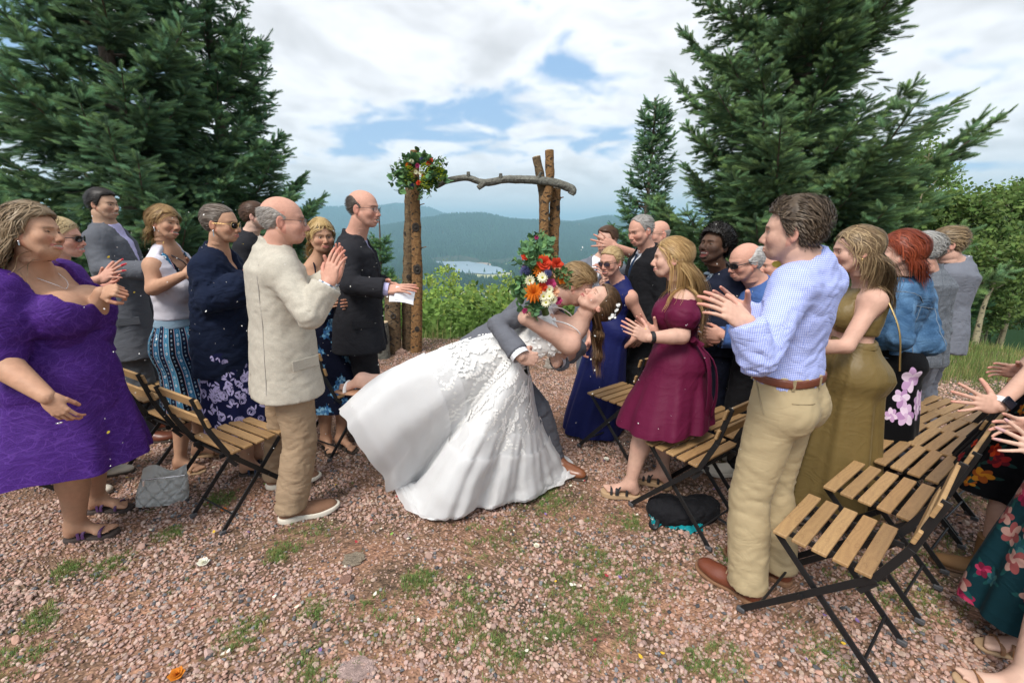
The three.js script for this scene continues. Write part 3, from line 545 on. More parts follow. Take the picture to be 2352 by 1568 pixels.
// trunk of a body: profile rows [t, half width, front, back, shift] along pelvis -> neck
function pTrunk(S, rows, off = 0, k = 0.03, t0 = -9, t1 = 9) {
  const { pel, ut, lt, ft, L, arch } = S, lo = Math.max(rows[0][0], t0), hi = Math.min(rows[rows.length - 1][0], t1), rmax = Math.max(...rows.map((r) => Math.max(r[1], r[2], r[3]))) + off;
  const c = add(pel, ut, (lo + hi) / 2 * L), R = (hi - lo) / 2 * L + rmax + 0.05;
  return { x: c.x, y: c.y, z: c.z, R, k, f(x, y, z) {
    x -= pel.x; y -= pel.y; z -= pel.z;
    const t = (x * ut.x + y * ut.y + z * ut.z) / L, tc = t < lo ? lo : t > hi ? hi : t;
    let i = 0; while (i < rows.length - 2 && rows[i + 1][0] < tc) i++;
    const A = rows[i], Bq = rows[i + 1]; let s = (tc - A[0]) / (Bq[0] - A[0]); s = s < 0 ? 0 : s > 1 ? 1 : s; s = s * s * (3 - 2 * s) * 0.6 + s * 0.4;
    const w = A[1] + (Bq[1] - A[1]) * s + off, sh = (A[4] || 0) + ((Bq[4] || 0) - (A[4] || 0)) * s + arch * Math.sin(Math.PI * (tc < 0 ? 0 : tc > 1 ? 1 : tc)), a = x * lt.x + y * lt.y + z * lt.z, b = x * ft.x + y * ft.y + z * ft.z - sh;
    const dd = (b > 0 ? A[2] + (Bq[2] - A[2]) * s : A[3] + (Bq[3] - A[3]) * s) + off, e = Math.pow(Math.pow(Math.abs(a / w), 2.35) + Math.pow(Math.abs(b / dd), 2.35), 1 / 2.35), r = Math.sqrt(a * a + b * b);
    let d = e > 1e-6 ? (e - 1) * r / e * 0.85 : -Math.min(w, dd);
    if (e < 0.35) d = -Math.min(w, dd) * 0.6;
    const cap = t > hi ? (t - hi) * L : t < lo ? (lo - t) * L : 0;
    return cap > 0 ? (d > 0 ? Math.sqrt(d * d + cap * cap) : cap) : Math.max(d, -Math.min(t - lo, hi - t) * L - 0.0);
  } };
}
function uni(prims) {
  return (x, y, z) => {
    let d = 1e3;
    for (const p of prims) {
      const dx = x - p.x, dy = y - p.y, dz = z - p.z, far = Math.sqrt(dx * dx + dy * dy + dz * dz) - p.R;
      if (far > d + p.k) continue;
      if (far > 0.3) { if (far < d) d = far; continue; }
      const e = p.f(x, y, z), k = p.k, h = k - Math.abs(d - e);
      d = (d < e ? d : e) - (h > 0 ? h * h / (4 * k) : 0);
    }
    return d;
  };
}
function bounds(prims, pad = 0.05) {
  const lo = V(1e9, 1e9, 1e9), hi = V(-1e9, -1e9, -1e9);
  for (const p of prims) { lo.x = Math.min(lo.x, p.x - p.R); lo.y = Math.min(lo.y, p.y - p.R); lo.z = Math.min(lo.z, p.z - p.R); hi.x = Math.max(hi.x, p.x + p.R); hi.y = Math.max(hi.y, p.y + p.R); hi.z = Math.max(hi.z, p.z + p.R); }
  return [lo.addScalar(-pad), hi.addScalar(pad)];
}
// ------------------------------------------------------------ skeleton
// yaw: 0 faces the camera, 90 faces picture right. side +1 = the person's own left.
function dirYaw(a) { a *= D2R; return V(Math.sin(a), 0, Math.cos(a)); }
function ik(a, c, l1, l2, polev) {
  const d = sub(c, a); let L = d.length(); const mx = (l1 + l2) * 0.999; const t = nrm(d); if (L > mx) { const s = L / mx; l1 *= s; l2 *= s; }
  const x = (l1 * l1 - l2 * l2 + L * L) / (2 * L), h = Math.sqrt(Math.max(1e-6, l1 * l1 - x * x)), p = nrm(add(polev, t, -polev.dot(t)));
  return add(add(a, t, x), p, h);
}
const MALE = { w: [0.148, 0.170, 0.168, 0.158, 0.172, 0.178, 0.125, 0.068], f: [0.075, 0.10, 0.11, 0.108, 0.122, 0.105, 0.066, 0.058], b: [0.10, 0.125, 0.11, 0.09, 0.105, 0.112, 0.085, 0.066] };
const FEMALE = { w: [0.15, 0.178, 0.162, 0.130, 0.146, 0.152, 0.105, 0.058], f: [0.075, 0.095, 0.105, 0.092, 0.105, 0.088, 0.055, 0.05], b: [0.10, 0.135, 0.11, 0.078, 0.09, 0.095, 0.072, 0.057] };
const TT = [-0.2, 0, 0.2, 0.42, 0.68, 0.86, 0.96, 1.04];
const atH = (px, d, h) => V((px - 1176) / FOC * (d * cP + (CAM_H - h) * sP), h, -d);
function skeleton(s) {
  const k = s.H / 1.75, S = { s, k, fem: !!s.fem };
  const f = dirYaw(s.yaw), l = cross(UPV, f), pb = s.base;
  S.f = f; S.l = l; S.base = pb;
  S.pel = s.pel || (s.pelP && atH(s.pelP[0], s.pelP[1], 0.512 * s.H)) || add(pb, UPV, 0.52 * s.H);
  S.nk = s.nk || add(add(S.pel, UPV, 0.325 * s.H), f, 0.02);
  S.L = S.pel.distanceTo(S.nk); S.ut = nrm(sub(S.nk, S.pel));
  const tf = s.tyaw !== undefined ? dirYaw(s.tyaw) : f, tl = cross(UPV, tf);
  S.ft = s.tfront ? nrm(add(s.tfront, S.ut, -s.tfront.dot(S.ut))) : nrm(add(tf, S.ut, -tf.dot(S.ut))); S.lt = cross(S.ut, S.ft);
  S.arch = s.arch || 0;
  const B = s.fem ? FEMALE : MALE, fat = s.fat || 0, kw = k * (s.wide || 1);
  S.rows = TT.map((t, i) => { const bell = [0.4, 0.8, 1, 1.05, 0.7, 0.45, 0.2, 0.25][i]; return [t, (B.w[i] + fat * 0.55 * bell) * kw, (B.f[i] + fat * bell * (i > 1 && i < 5 ? 1.25 : 0.6)) * k, (B.b[i] + fat * 0.5 * bell) * k, 0]; });
  if (s.thick) for (const q of S.rows) { q[2] *= s.thick; q[3] *= s.thick; }
  if (s.belly) { S.rows[2][2] += s.belly; S.rows[3][2] += s.belly * 0.9; S.rows[4][2] += s.belly * 0.3; }
  const sw = (s.fem ? 0.142 : 0.164) * kw + fat * 0.25;
  S.sh = [1, -1].map((q) => { const e = s.shl?.[q < 0 ? 1 : 0] || [0, 0]; return add(add(add(S.nk, S.ut, -0.068 * k + e[0]), S.lt, q * sw), S.ft, -0.01 + e[1]); });
  S.hd = s.hd || add(add(S.nk, UPV, 0.155 * k), f, 0.05);
  const hf = dirYaw(s.hyaw ?? s.yaw), pit = (s.hpit || 0) * D2R, rol = (s.hrol || 0) * D2R;
  S.hz = s.hz ? nrm(s.hz) : nrm(V(hf.x * Math.cos(pit), -Math.sin(pit), hf.z * Math.cos(pit)));
  let hu = s.hu ? nrm(add(s.hu, S.hz, -s.hu.dot(S.hz))) : nrm(add(UPV, S.hz, -S.hz.y)); let hx = cross(hu, S.hz);
  if (rol) { const c = Math.cos(rol), q = Math.sin(rol), a = hx.clone(); hx = add(a.multiplyScalar(c), hu, q); hu = cross(S.hz, hx); }
  S.hx = hx; S.hy = hu;
  S.hs = (s.hs || 1) * (s.fem ? 0.89 : 0.93) * lerp(1, k, 0.5);
  const ua = 0.168 * s.H, fa = 0.148 * s.H;
  S.wr = [0, 1].map((i) => { const w = s.wr?.[i]; return w || add(add(add(S.sh[i], S.ut, -(ua + fa) * 0.93), S.ft, 0.08), S.lt, (i ? -1 : 1) * 0.05); });
  S.el = [0, 1].map((i) => s.el?.[i] || ik(S.sh[i], S.wr[i], ua, fa, s.ep?.[i] || add(add(V(0, -0.6, 0), S.ft, -1), S.lt, (i ? -1 : 1) * 0.5)));
  S.hip = [1, -1].map((q) => add(add(S.pel, S.lt, q * 0.088 * kw), UPV, -0.01));
  const an = [0, 1].map((i) => { const a = s.ft?.[i]; return a || add(pb, l, (i ? -1 : 1) * 0.1); });
  const lift = s.lift ?? (s.bare ? 0.018 : 0); an.forEach((a, i) => { an[i] = add(a, UPV, lift); }); S.foot = an; S.fdir = [0, 1].map((i) => s.fdir?.[i] !== undefined ? dirYaw(s.fdir[i]) : nrm(add(f, l, (i ? -1 : 1) * 0.18)));
  S.an = an.map((a, i) => add(a, UPV, (s.heel?.[i] || 0) + 0.075 * k));
  S.kn = [0, 1].map((i) => s.kn?.[i] || ik(S.hip[i], S.an[i], Math.min(0.245 * s.H, S.hip[i].distanceTo(S.an[i]) * 0.511), Math.min(0.238 * s.H, S.hip[i].distanceTo(S.an[i]) * 0.496), add(S.fdir[i], f, 0.6)));
  S.ra = (s.fem ? 0.041 : 0.047) * k + fat * 0.22 + (s.arm || 0); S.rl = (s.fem ? 0.086 : 0.084) * k + fat * 0.3;
  return S;
}
function neckPrims(S, o = 0) { const r = (S.fem ? 0.049 : 0.058) * S.k + (S.s.fat || 0) * 0.12 + o, b = add(add(S.hd, S.hy, -0.07 * S.hs), S.hz, -0.02 * S.hs); return [pCone(b, add(S.nk, S.ut, -0.02), r, r * 1.12, 0.03), pCone(add(S.nk, S.ut, 0.015), S.sh[0], r * 0.75, 0.045 * S.k, 0.05), pCone(add(S.nk, S.ut, 0.015), S.sh[1], r * 0.75, 0.045 * S.k, 0.05)]; }
function armPrims(S, i, o = 0, sw = 0, to = 1) {
  const a = S.sh[i], e = S.el[i], w = S.wr[i], r = S.ra, end = to < 1 ? mixv(e, w, to) : w;
  const P = [pBall(add(a, S.ut, -0.012), r * 1.1 + o * 0.85, 0.05), pCone(add(a, S.ut, -0.01), e, r * 1.08 + o, r * 0.86 + o, 0.03)];
  if (to > 0) { P.push(pCone(e, mixv(e, end, 0.3), r * 0.85 + o, r * 0.88 + o, 0.012), pCone(mixv(e, end, 0.3), end, r * 0.88 + o, (to < 1 ? r * 0.8 : (S.fem ? 0.0255 : 0.029) * S.k + (S.s.fat || 0) * 0.1) + o + sw, 0.003)); }
  return P;
}
function legPrims(S, i, o = 0, kneeO = 0, hemO = 0) {
  const h = S.hip[i], kn = S.kn[i], a = S.an[i], r = S.rl;
  const back = nrm(add(S.fdir[i], UPV, -0.01)).multiplyScalar(-1);
  return [pCone(h, kn, r * 1.02 + o, r * 0.68 + o + kneeO, 0.03), pCone(kn, mixv(kn, a, 0.35), r * 0.66 + o + kneeO, r * 0.64 + o + kneeO * 0.5 + hemO * 0.4, 0.01), pCone(add(mixv(kn, a, 0.3), back, 0.018), mixv(kn, a, 0.62), r * 0.56 + o, r * 0.46 + o, 0.02), pCone(mixv(kn, a, 0.35), a, r * 0.64 + o + kneeO * 0.5 + hemO * 0.4, r * 0.40 + o + hemO, 0.004)];
}
function trunkPrims(S, o = 0, t0, t1, cloth) {
  const P = [pTrunk(S, S.rows, o, 0.03, t0, t1)], k = S.k;
  const pt = (t, a, b) => add(add(add(S.pel, S.ut, t * S.L), S.lt, a), S.ft, b + S.arch * Math.sin(Math.PI * clamp(t)));
  const bust = S.s.bust ?? (S.fem ? 0.048 : 0);
  if (bust && (t1 === undefined || t1 > 0.7)) { for (const q of [-1, 1]) P.push(pEll(pt(0.66, q * 0.07 * k, S.rows[4][2] * 0.72 + bust * 0.25), S.lt, S.ut, S.ft, bust * 1.15 + 0.015 + o, bust * 1.15 + 0.015 + o, bust * 0.95 + 0.012 + o, cloth ? 0.07 : 0.03)); }
  if (t0 === undefined || t0 < 0) { const bt = S.s.butt ?? (S.fem ? 0.08 : 0.07); for (const q of [-1, 1]) P.push(pEll(pt(-0.03, q * 0.075 * k, -S.rows[1][3] * 0.5), S.lt, S.ut, S.ft, bt * 0.95 + o, bt * 1.1 + o, bt + o, cloth ? 0.05 : 0.03)); }
  return P;
}
// creases: ridged noise, stronger near bends
function creases(S, amp, o = {}) {
  const B = [...(o.arms === false ? [] : S.el), ...(o.knees ? S.kn : []), ...(o.extra || [])], sd = S.s.seed || 0, fr = o.fr || 1;
  return (x, y, z) => {
    let w = o.base ?? 0.35; for (const b of B) { const d2 = (x - b.x) ** 2 + (y - b.y) ** 2 + (z - b.z) ** 2; w += 0.9 * Math.exp(-d2 / 0.016); }
    const n = n3(x * 6 * fr + sd, y * 15 * fr + n3(x * 5, y * 4, z * 5 + sd) * 0.9, z * 6 * fr), m = n3(x * 14 * fr, y * 24 * fr + sd, z * 14 * fr);
    return amp * Math.min(w, 1.3) * (Math.pow(1 - Math.abs(n), 3) * 1.2 - 0.35 + 0.3 * m);
  };
}
// ------------------------------------------------------------ heads, hands, hair
const X1 = V(1, 0, 0), Y1 = V(0, 1, 0), Z1 = V(0, 0, 1);
function smax(a, b, k) { const h = k - Math.abs(a - b); return Math.max(a, b) + (h > 0 ? h * h / (4 * k) : 0); }
const hairTop = (az) => az < 0.9 ? lerp(0.083, 0.068, az / 0.9) : az < 1.35 ? lerp(0.068, 0.0, (az - 0.9) / 0.45) : az < 1.55 ? lerp(0.0, -0.012, (az - 1.35) / 0.2) : az < 1.75 ? lerp(-0.012, 0.028, (az - 1.55) / 0.2) : az < 2.05 ? lerp(0.028, -0.03, (az - 1.75) / 0.3) : lerp(-0.03, -0.082, clamp((az - 2.05) / 0.9));
// head field in its own axes: x = own left, y up, z forward; eyes level with the origin
function headField(s) {
  const fem = s.fem, fl = s.face || {}, jw = (fem ? 0.046 : 0.053) + (fl.jaw || 0), chub = fl.chub || 0, sm = fl.smile || 0, op = fl.open || 0, ns = fl.nose || 1;
  const c = (x, y, z) => V(x, y, z), P = [];
  P.push(pEll(c(0, 0.036, -0.012), X1, Y1, Z1, 0.074, 0.086, 0.096, 0.02), pEll(c(0, 0.02, 0.03), X1, Y1, Z1, 0.066, 0.072, 0.062, 0.03));
  P.push(pEll(c(0, -0.045, 0.032), X1, Y1, Z1, jw + chub, 0.058, 0.058, 0.035), pEll(c(0, -0.090 - op * 0.010, 0.061), X1, Y1, Z1, 0.024 + chub * 0.5, 0.022, 0.026, 0.03));
  for (const q of [-1, 1]) {
    P.push(pBall(c(q * (0.042 + chub * 0.6), -0.03 + sm * 0.006, 0.058), 0.026 + chub * 0.5 + sm * 0.003, 0.025));
    P.push(pCone(c(q * 0.045, 0.024, 0.068), c(q * 0.012, 0.020, 0.088), 0.010, 0.011, 0.016));
    P.push(pCone(c(q * 0.058, -0.04, 0.005), c(q * (0.036 + chub), -0.082, 0.045), 0.018 + chub, 0.018 + chub, 0.03));
    P.push(pBall(c(q * 0.013 * ns, -0.040, 0.098), 0.0085 * ns, 0.008));
    P.push(pEll(c(q * 0.080, -0.006, -0.012), nrm(V(1, 0, q * 0.35)), Y1, nrm(V(-q * 0.35, 0, 1)), 0.008, 0.032, 0.019, 0.006));
  }
  P.push(pCone(c(0, 0.012, 0.087), c(0, -0.034, 0.110 * (ns > 1 ? 1.02 : 1)), 0.009, 0.012 * ns, 0.012));
  P.push(pEll(c(0, -0.067, 0.081), X1, Y1, Z1, 0.026, 0.020, 0.017, 0.015));
  if (chub > 0.006) P.push(pBall(c(0, -0.098, 0.03), 0.03 + chub, 0.03));
  const nk = fem ? 0.047 : 0.056; P.push(pCone(c(0, -0.06, -0.02), c(0, -0.12, -0.032), nk, nk, 0.03));
  const base = uni(P);
  const my = -0.068, lipW = 0.0255 + sm * 0.008, curve = sm * 0.011;
  const f = (x, y, z) => {
    let d = base(x, y, z);
    const ax = Math.abs(x);
    if (z > 0.03) {
      // eye sockets and eyeballs
      const ex = ax - 0.0315, ey = y - 0.001, s1 = Math.sqrt(ex * ex * 0.7 + ey * ey * 1.5 + (z - 0.103) ** 2) - 0.021; d = smax(d, -s1, 0.012);
      const e1 = Math.sqrt(ex * ex + ey * ey + (z - 0.0735) ** 2) - 0.0125; d = Math.min(d, e1);
      const lid = Math.sqrt(ex * ex + (ey - 0.0005) ** 2 + (z - 0.0735) ** 2) - 0.0142, open = (fl.eyes ?? 1) * 0.0064 * (1 - 0.4 * sm);
      if (ey > open * Math.max(0.1, 1 - (ex / 0.0125) ** 2) || ey < -open * 0.7 * Math.max(0.1, 1 - (ex / 0.0125) ** 2)) d = Math.min(d, lid);
      // lips
      const yc = my + curve * (ax / lipW) ** 2, w = clamp(1 - (ax / lipW) ** 2);
      const up = Math.sqrt(((y - yc - 0.0042 - op * 0.006) / 0.0058) ** 2 + ((z - 0.0965 + ax * ax * 9) / 0.007) ** 2) , lo = Math.sqrt(((y - yc + 0.0055 + op * 0.016) / 0.0068) ** 2 + ((z - 0.0955 + ax * ax * 9) / 0.0075) ** 2);
      if (ax < lipW) { d = Math.min(d, smax((up - 1) * 0.005, -w * 0.012 + 0.002, 0.004)); d = Math.min(d, smax((lo - 1) * 0.005, -w * 0.012 + 0.002, 0.004)); }
      if (op > 0) { const o1 = Math.sqrt((ax / (lipW * 0.86)) ** 2 + ((y - my - curve * 0.5 + op * 0.006) / (0.0022 + op * 0.0115)) ** 2 + ((z - 0.103) / (0.014 + op * 0.007)) ** 2); d = smax(d, (1 - o1) * 0.008, 0.002); }
      else { const cl = Math.abs(y - yc + 0.0005); if (ax < lipW * 0.95 && z > 0.085) d += 0.0022 * Math.exp(-cl * cl / 2.2e-6) * w; }
      // smile folds
      const nf = Math.abs(ax - 0.020 - clamp((-0.035 - y) / 0.035) * 0.016); if (y < -0.03 && y > -0.075) d += (0.0012 + sm * 0.0022 + (fl.old || 0) * 0.0012) * Math.exp(-nf * nf / 9e-6);
    }
    // ear bowls
    const eh = Math.sqrt(((y + 0.004) / 0.022) ** 2 + ((z + 0.011) / 0.011) ** 2), er = Math.abs(ax - 0.091); if (eh < 1 && er < 0.012) d += 0.004 * (1 - eh * eh);
    if (fl.old && ax < 0.07 && z > 0.02 && y > 0.03 && y < 0.075) d += fl.old * 0.0006 * Math.sin(y * 700);
    return d;
  };
  f.info = { my, lipW, curve, op, sm };
  return f;
}
const SKIN = { fair: [0.57, 0.345, 0.26], tan: [0.47, 0.265, 0.17], ruddy: [0.55, 0.295, 0.215], pale: [0.60, 0.39, 0.30], olive: [0.46, 0.28, 0.19], dark: [0.105, 0.055, 0.035] };
const skinBump = dtex(128, (u, v) => { const k = 0.5 + 0.25 * tile2(u, v, 30, 3) + 0.25 * tile2(u, v, 60, 7); return [k, k, k]; });
const skinMat = std([1, 1, 1], 0.58, { vertexColors: true, specularIntensity: 0.45 });
function headGeo(S, cell) {
  const s = S.s, fl = s.face || {}, f = headField(s), m = surf(f, V(-0.105, -0.135, -0.125), V(0.105, 0.14, 0.135), cell), base = SKIN[s.skin || 'fair'], I = f.info, dk = s.skin === 'dark';
  const brow = s.browC || (s.hair?.c ? s.hair.c.map((q) => q * 0.75) : [0.15, 0.09, 0.05]), iris = s.iris || [0.05, 0.035, 0.02], lip = fl.lip || (s.fem ? [0.48, 0.155, 0.135] : base.map((q, i) => q * [0.86, 0.66, 0.66][i])), stub = fl.stubble || 0;
  const col = (x, y, z) => {
    const ax = Math.abs(x), ex = ax - 0.0315, ey = y - 0.001;
    const n = 1 + 0.05 * n3(x * 40, y * 40, z * 40) + 0.05 * n3(x * 110, y * 110, z * 110);
    let c = base.map((q) => q * n);
    const red = (a, k) => { c = [c[0] * (1 - 0.04 * a), c[1] * (1 - k * a), c[2] * (1 - k * a)]; };
    if (z > 0.03) {
      red(Math.exp(-((ax - 0.043) ** 2 + (y + 0.032) ** 2) / 5e-4), dk ? 0.1 : 0.24); red(Math.exp(-(ax * ax + (y + 0.034) ** 2) / 2e-4), dk ? 0.1 : 0.2);
      const re = Math.sqrt(ex * ex + ey * ey + (z - 0.0735) ** 2), open = (fl.eyes ?? 1) * 0.0064 * (1 - 0.4 * I.sm);
      if (re < 0.0137 && ey < open * Math.max(0, 1 - (ex / 0.0125) ** 2) && ey > -open * 0.7 * Math.max(0, 1 - (ex / 0.0125) ** 2)) { const gx = ex * Math.sign(x) - (fl.look || 0) * 0.004, ir = Math.sqrt(gx * gx + ey * ey); return ir < 0.0062 ? (ir < 0.0034 ? [0.008, 0.008, 0.008] : iris) : [0.5, 0.47, 0.44]; }
      if (re < 0.0165 && Math.abs(ex) < 0.0145) { const up = open * Math.max(0.1, 1 - (ex / 0.0125) ** 2); if (ey > 0 && ey < up + 0.0032) c = c.map((q) => q * (s.fem ? 0.22 : 0.4)); else if (ey < 0 && ey > -up * 0.7 - 0.002) c = c.map((q) => q * 0.6); }
      const by = 0.0195 - (ex > 0 ? ex * ex * 8 : ex * ex * 2) + 0.002, bt = fl.brow || (s.fem ? 0.0033 : 0.005);
      if (ax > 0.011 && ax < 0.052 && Math.abs(y - by) < bt && z > 0.05) { const k = 0.85 * clamp(1.2 - Math.abs(y - by) / bt) * (0.75 + 0.25 * n3(x * 500, y * 300, z * 300)); c = c.map((q, i) => lerp(q, brow[i], k)); }
      const yc = I.my + I.curve * (ax / I.lipW) ** 2;
      if (I.op > 0) {
        const o1 = Math.sqrt((ax / (I.lipW * 0.86)) ** 2 + ((y - I.my - I.curve * 0.5 + I.op * 0.006) / (0.0022 + I.op * 0.0115)) ** 2 + ((z - 0.103) / (0.014 + I.op * 0.007)) ** 2);
        if (o1 < 1.14 && z > 0.06) { const dy = y - (I.my + I.curve * 0.5 - I.op * 0.006); return dy > (I.op < 0.9 ? -0.006 : 0.003) ? (Math.sqrt((ax / (I.lipW * 0.86)) ** 2 + ((y - I.my - I.curve * 0.5 + I.op * 0.006) / (0.0022 + I.op * 0.0115)) ** 2) < 0.9 ? [0.62, 0.56, 0.48] : [0.3, 0.1, 0.08]) : [0.13, 0.03, 0.026]; }
      }
      if (ax < I.lipW * 0.97 && z > 0.078) { const dy = y - yc, hi = 0.0095 + I.op * 0.006, lo = -0.0115 - I.op * 0.014, w = Math.sqrt(clamp(1 - (ax / I.lipW) ** 2)); if (dy < hi * w && dy > lo * w) { const k = 0.8; c = c.map((q, i) => lerp(q, lip[i], k)); if (!I.op && Math.abs(dy) < 0.0016) c = c.map((q) => q * 0.5); } }
      if (ax > 0.003 && ax < 0.011 && y < -0.0435 && y > -0.050 && z > 0.092) c = c.map((q) => q * 0.35);
    }
    if (stub) { const jaw = sst(0.0, -0.035, y + clamp(0.05 - z, 0, 0.06) * 0.5 - 0.01) * sst(-0.02, 0.02, z + 0.01 * (y < -0.06)), chin = sst(-0.048, -0.056, y) * sst(0.06, 0.08, z); const k = stub * Math.max(jaw * 0.9, chin) * sst(-0.115, -0.1, y) * (0.8 + 0.2 * n3(x * 400, y * 400, z * 400)); const lipz = ax < I.lipW && Math.abs(y - I.my) < 0.011 && z > 0.085; if (!lipz) c = c.map((q, i) => lerp(q, (fl.stubC || brow)[i], k)); }
    if (ax > 0.074 && z < 0.012) red(0.8, dk ? 0.1 : 0.25);
    return c;
  };
  const g = skin(m, { noUV: true, color: col });
  g.applyMatrix4(headMat(S)); return g;
}
const headMat = (S) => new THREE.Matrix4().makeBasis(S.hx, S.hy, S.hz).scale(V(S.hs, S.hs, S.hs)).setPosition(S.hd);
const HL = (S, x, y, z) => V(x, y, z).applyMatrix4(headMat(S));
// ---- hands: local x along the fingers, y out of the back, z towards the thumb (own left hand); meshed once per pose
const HANDS = {};
const POSE = { flat: { c: [6, 8, 8], s: 5, th: [38, 10, 8] }, clap: { c: [10, 12, 10], s: 4, th: [46, 12, 14] }, spread: { c: [4, 6, 6], s: 15, th: [62, 6, 4] }, relax: { c: [22, 30, 22], s: 4, th: [30, 20, 20] }, grip: { c: [58, 72, 45], s: 1, th: [42, 40, 34] }, cup: { c: [28, 26, 20], s: 3, th: [52, 20, 18] }, point: { c: [14, 20, 16], s: 12, th: [60, 10, 10] } };
function handMesh(pose) {
  if (HANDS[pose]) return HANDS[pose];
  const q = POSE[pose], P = [], rot = (v, ax, a) => v.clone().applyAxisAngle(ax, a);
  P.push(pCone(V(-0.008, 0, 0), V(0.01, 0, 0), 0.026, 0.024, 0.02));
  P.push(pEll(V(0.042, 0, -0.002), X1, Y1, Z1, 0.056, 0.0155, 0.041, 0.012), pEll(V(0.028, -0.007, 0.02), X1, Y1, Z1, 0.034, 0.014, 0.020, 0.012), pEll(V(0.03, -0.006, -0.024), X1, Y1, Z1, 0.036, 0.012, 0.014, 0.012));
  const roots = [[0.088, 0.027, 0.0096, [0.043, 0.026, 0.021], 1.4], [0.094, 0.0075, 0.0098, [0.047, 0.030, 0.022], 0.35], [0.090, -0.0125, 0.0094, [0.044, 0.028, 0.022], -0.6], [0.080, -0.031, 0.0082, [0.035, 0.021, 0.019], -1.7]];
  roots.forEach(([x, z, r, L, sp], fi) => {
    const a = sp * q.s * D2R, bend = V(-Math.sin(a), 0, Math.cos(a)).normalize(); let d = V(Math.cos(a), 0, Math.sin(a)), p = V(x - 0.02, 0.001, z - sp * 0.003); const b0 = V(x, 0.001, z);
    P.push(pCone(p, b0, r * 1.05, r * 1.05, 0.008)); p = b0; let cum = 0;
    L.forEach((l, k) => { cum += q.c[k] * (1 + 0.12 * fi) * D2R; const dd = V(Math.cos(a) * Math.cos(cum), -Math.sin(cum), Math.sin(a) * Math.cos(cum)); const e = add(p, dd, l); P.push(pCone(p, e, r * (0.92 - 0.1 * k), r * (0.92 - 0.11 * (k + 1)), k ? 0.002 : 0.004)); p = e; });
  });
  const ta = q.th[0] * D2R; let p = V(0.012, -0.006, 0.022), d = nrm(V(Math.cos(ta), -0.22, Math.sin(ta)));
  const ax = nrm(V(Math.sin(ta) * 0.5, 0.6, -Math.cos(ta) * 0.6));
  [[0.042, 0.0125], [0.032, 0.0108], [0.025, 0.0096]].forEach(([l, r], k) => { if (k) { d = nrm(rot(d, ax, q.th[k] * D2R)); } const e = add(p, d, l); P.push(pCone(p, e, r * 1.08, r * 0.92, k ? 0.003 : 0.012)); p = e; });
  const [lo, hi] = bounds(P, 0.012); return (HANDS[pose] = surf(uni(P), lo, hi, 0.0031));
}
function handGeo(S, i, h) {
  const m = handMesh(h.pose || 'relax'), x = nrm(h.dir), y0 = h.back, y = nrm(add(y0, x, -y0.dot(x))), z = cross(x, y).multiplyScalar(i ? -1 : 1), k = (S.fem ? 0.88 : 0.98) * lerp(1, S.k, 0.7) * (h.size || 1), w = S.wr[i], base = SKIN[S.s.skin || 'fair'];
  const pos = new Float32Array(m.pos.length), idx = m.idx.slice();
  for (let q = 0; q < pos.length; q += 3) { const a = m.pos[q] * k, b = m.pos[q + 1] * k, c = m.pos[q + 2] * k; pos[q] = w.x + x.x * a + y.x * b + z.x * c; pos[q + 1] = w.y + x.y * a + y.y * b + z.y * c; pos[q + 2] = w.z + x.z * a + y.z * b + z.z * c; }
  if (i) for (let q = 0; q < idx.length; q += 3) { const t = idx[q]; idx[q] = idx[q + 1]; idx[q + 1] = t; }
  const P = m.pos, nail = h.nail;
  return skin({ pos, idx }, { noUV: true, color: (a, b, c, v) => { const lx = P[v * 3], ly = P[v * 3 + 1]; const n = 1 + 0.06 * n3(a * 60, b * 60, c * 60), rd = ly < -0.008 ? 0.86 : 1, tip = sst(0.13, 0.17, lx) * 0.1; if (nail && lx > 0.165 && ly > -0.012) return nail; return [base[0] * n, base[1] * n * rd * (1 - tip), base[2] * n * rd * (1 - tip)]; } });
}
// default hand from the forearm
function handOf(S, i) { const h = S.s.hand?.[i] || {}; const fd = nrm(sub(S.wr[i], S.el[i])); return { pose: h.pose || 'relax', dir: h.dir || fd, back: h.back || add(S.lt.clone().multiplyScalar(i ? -1 : 1), S.ft, 0.2), size: h.size, nail: h.nail }; }
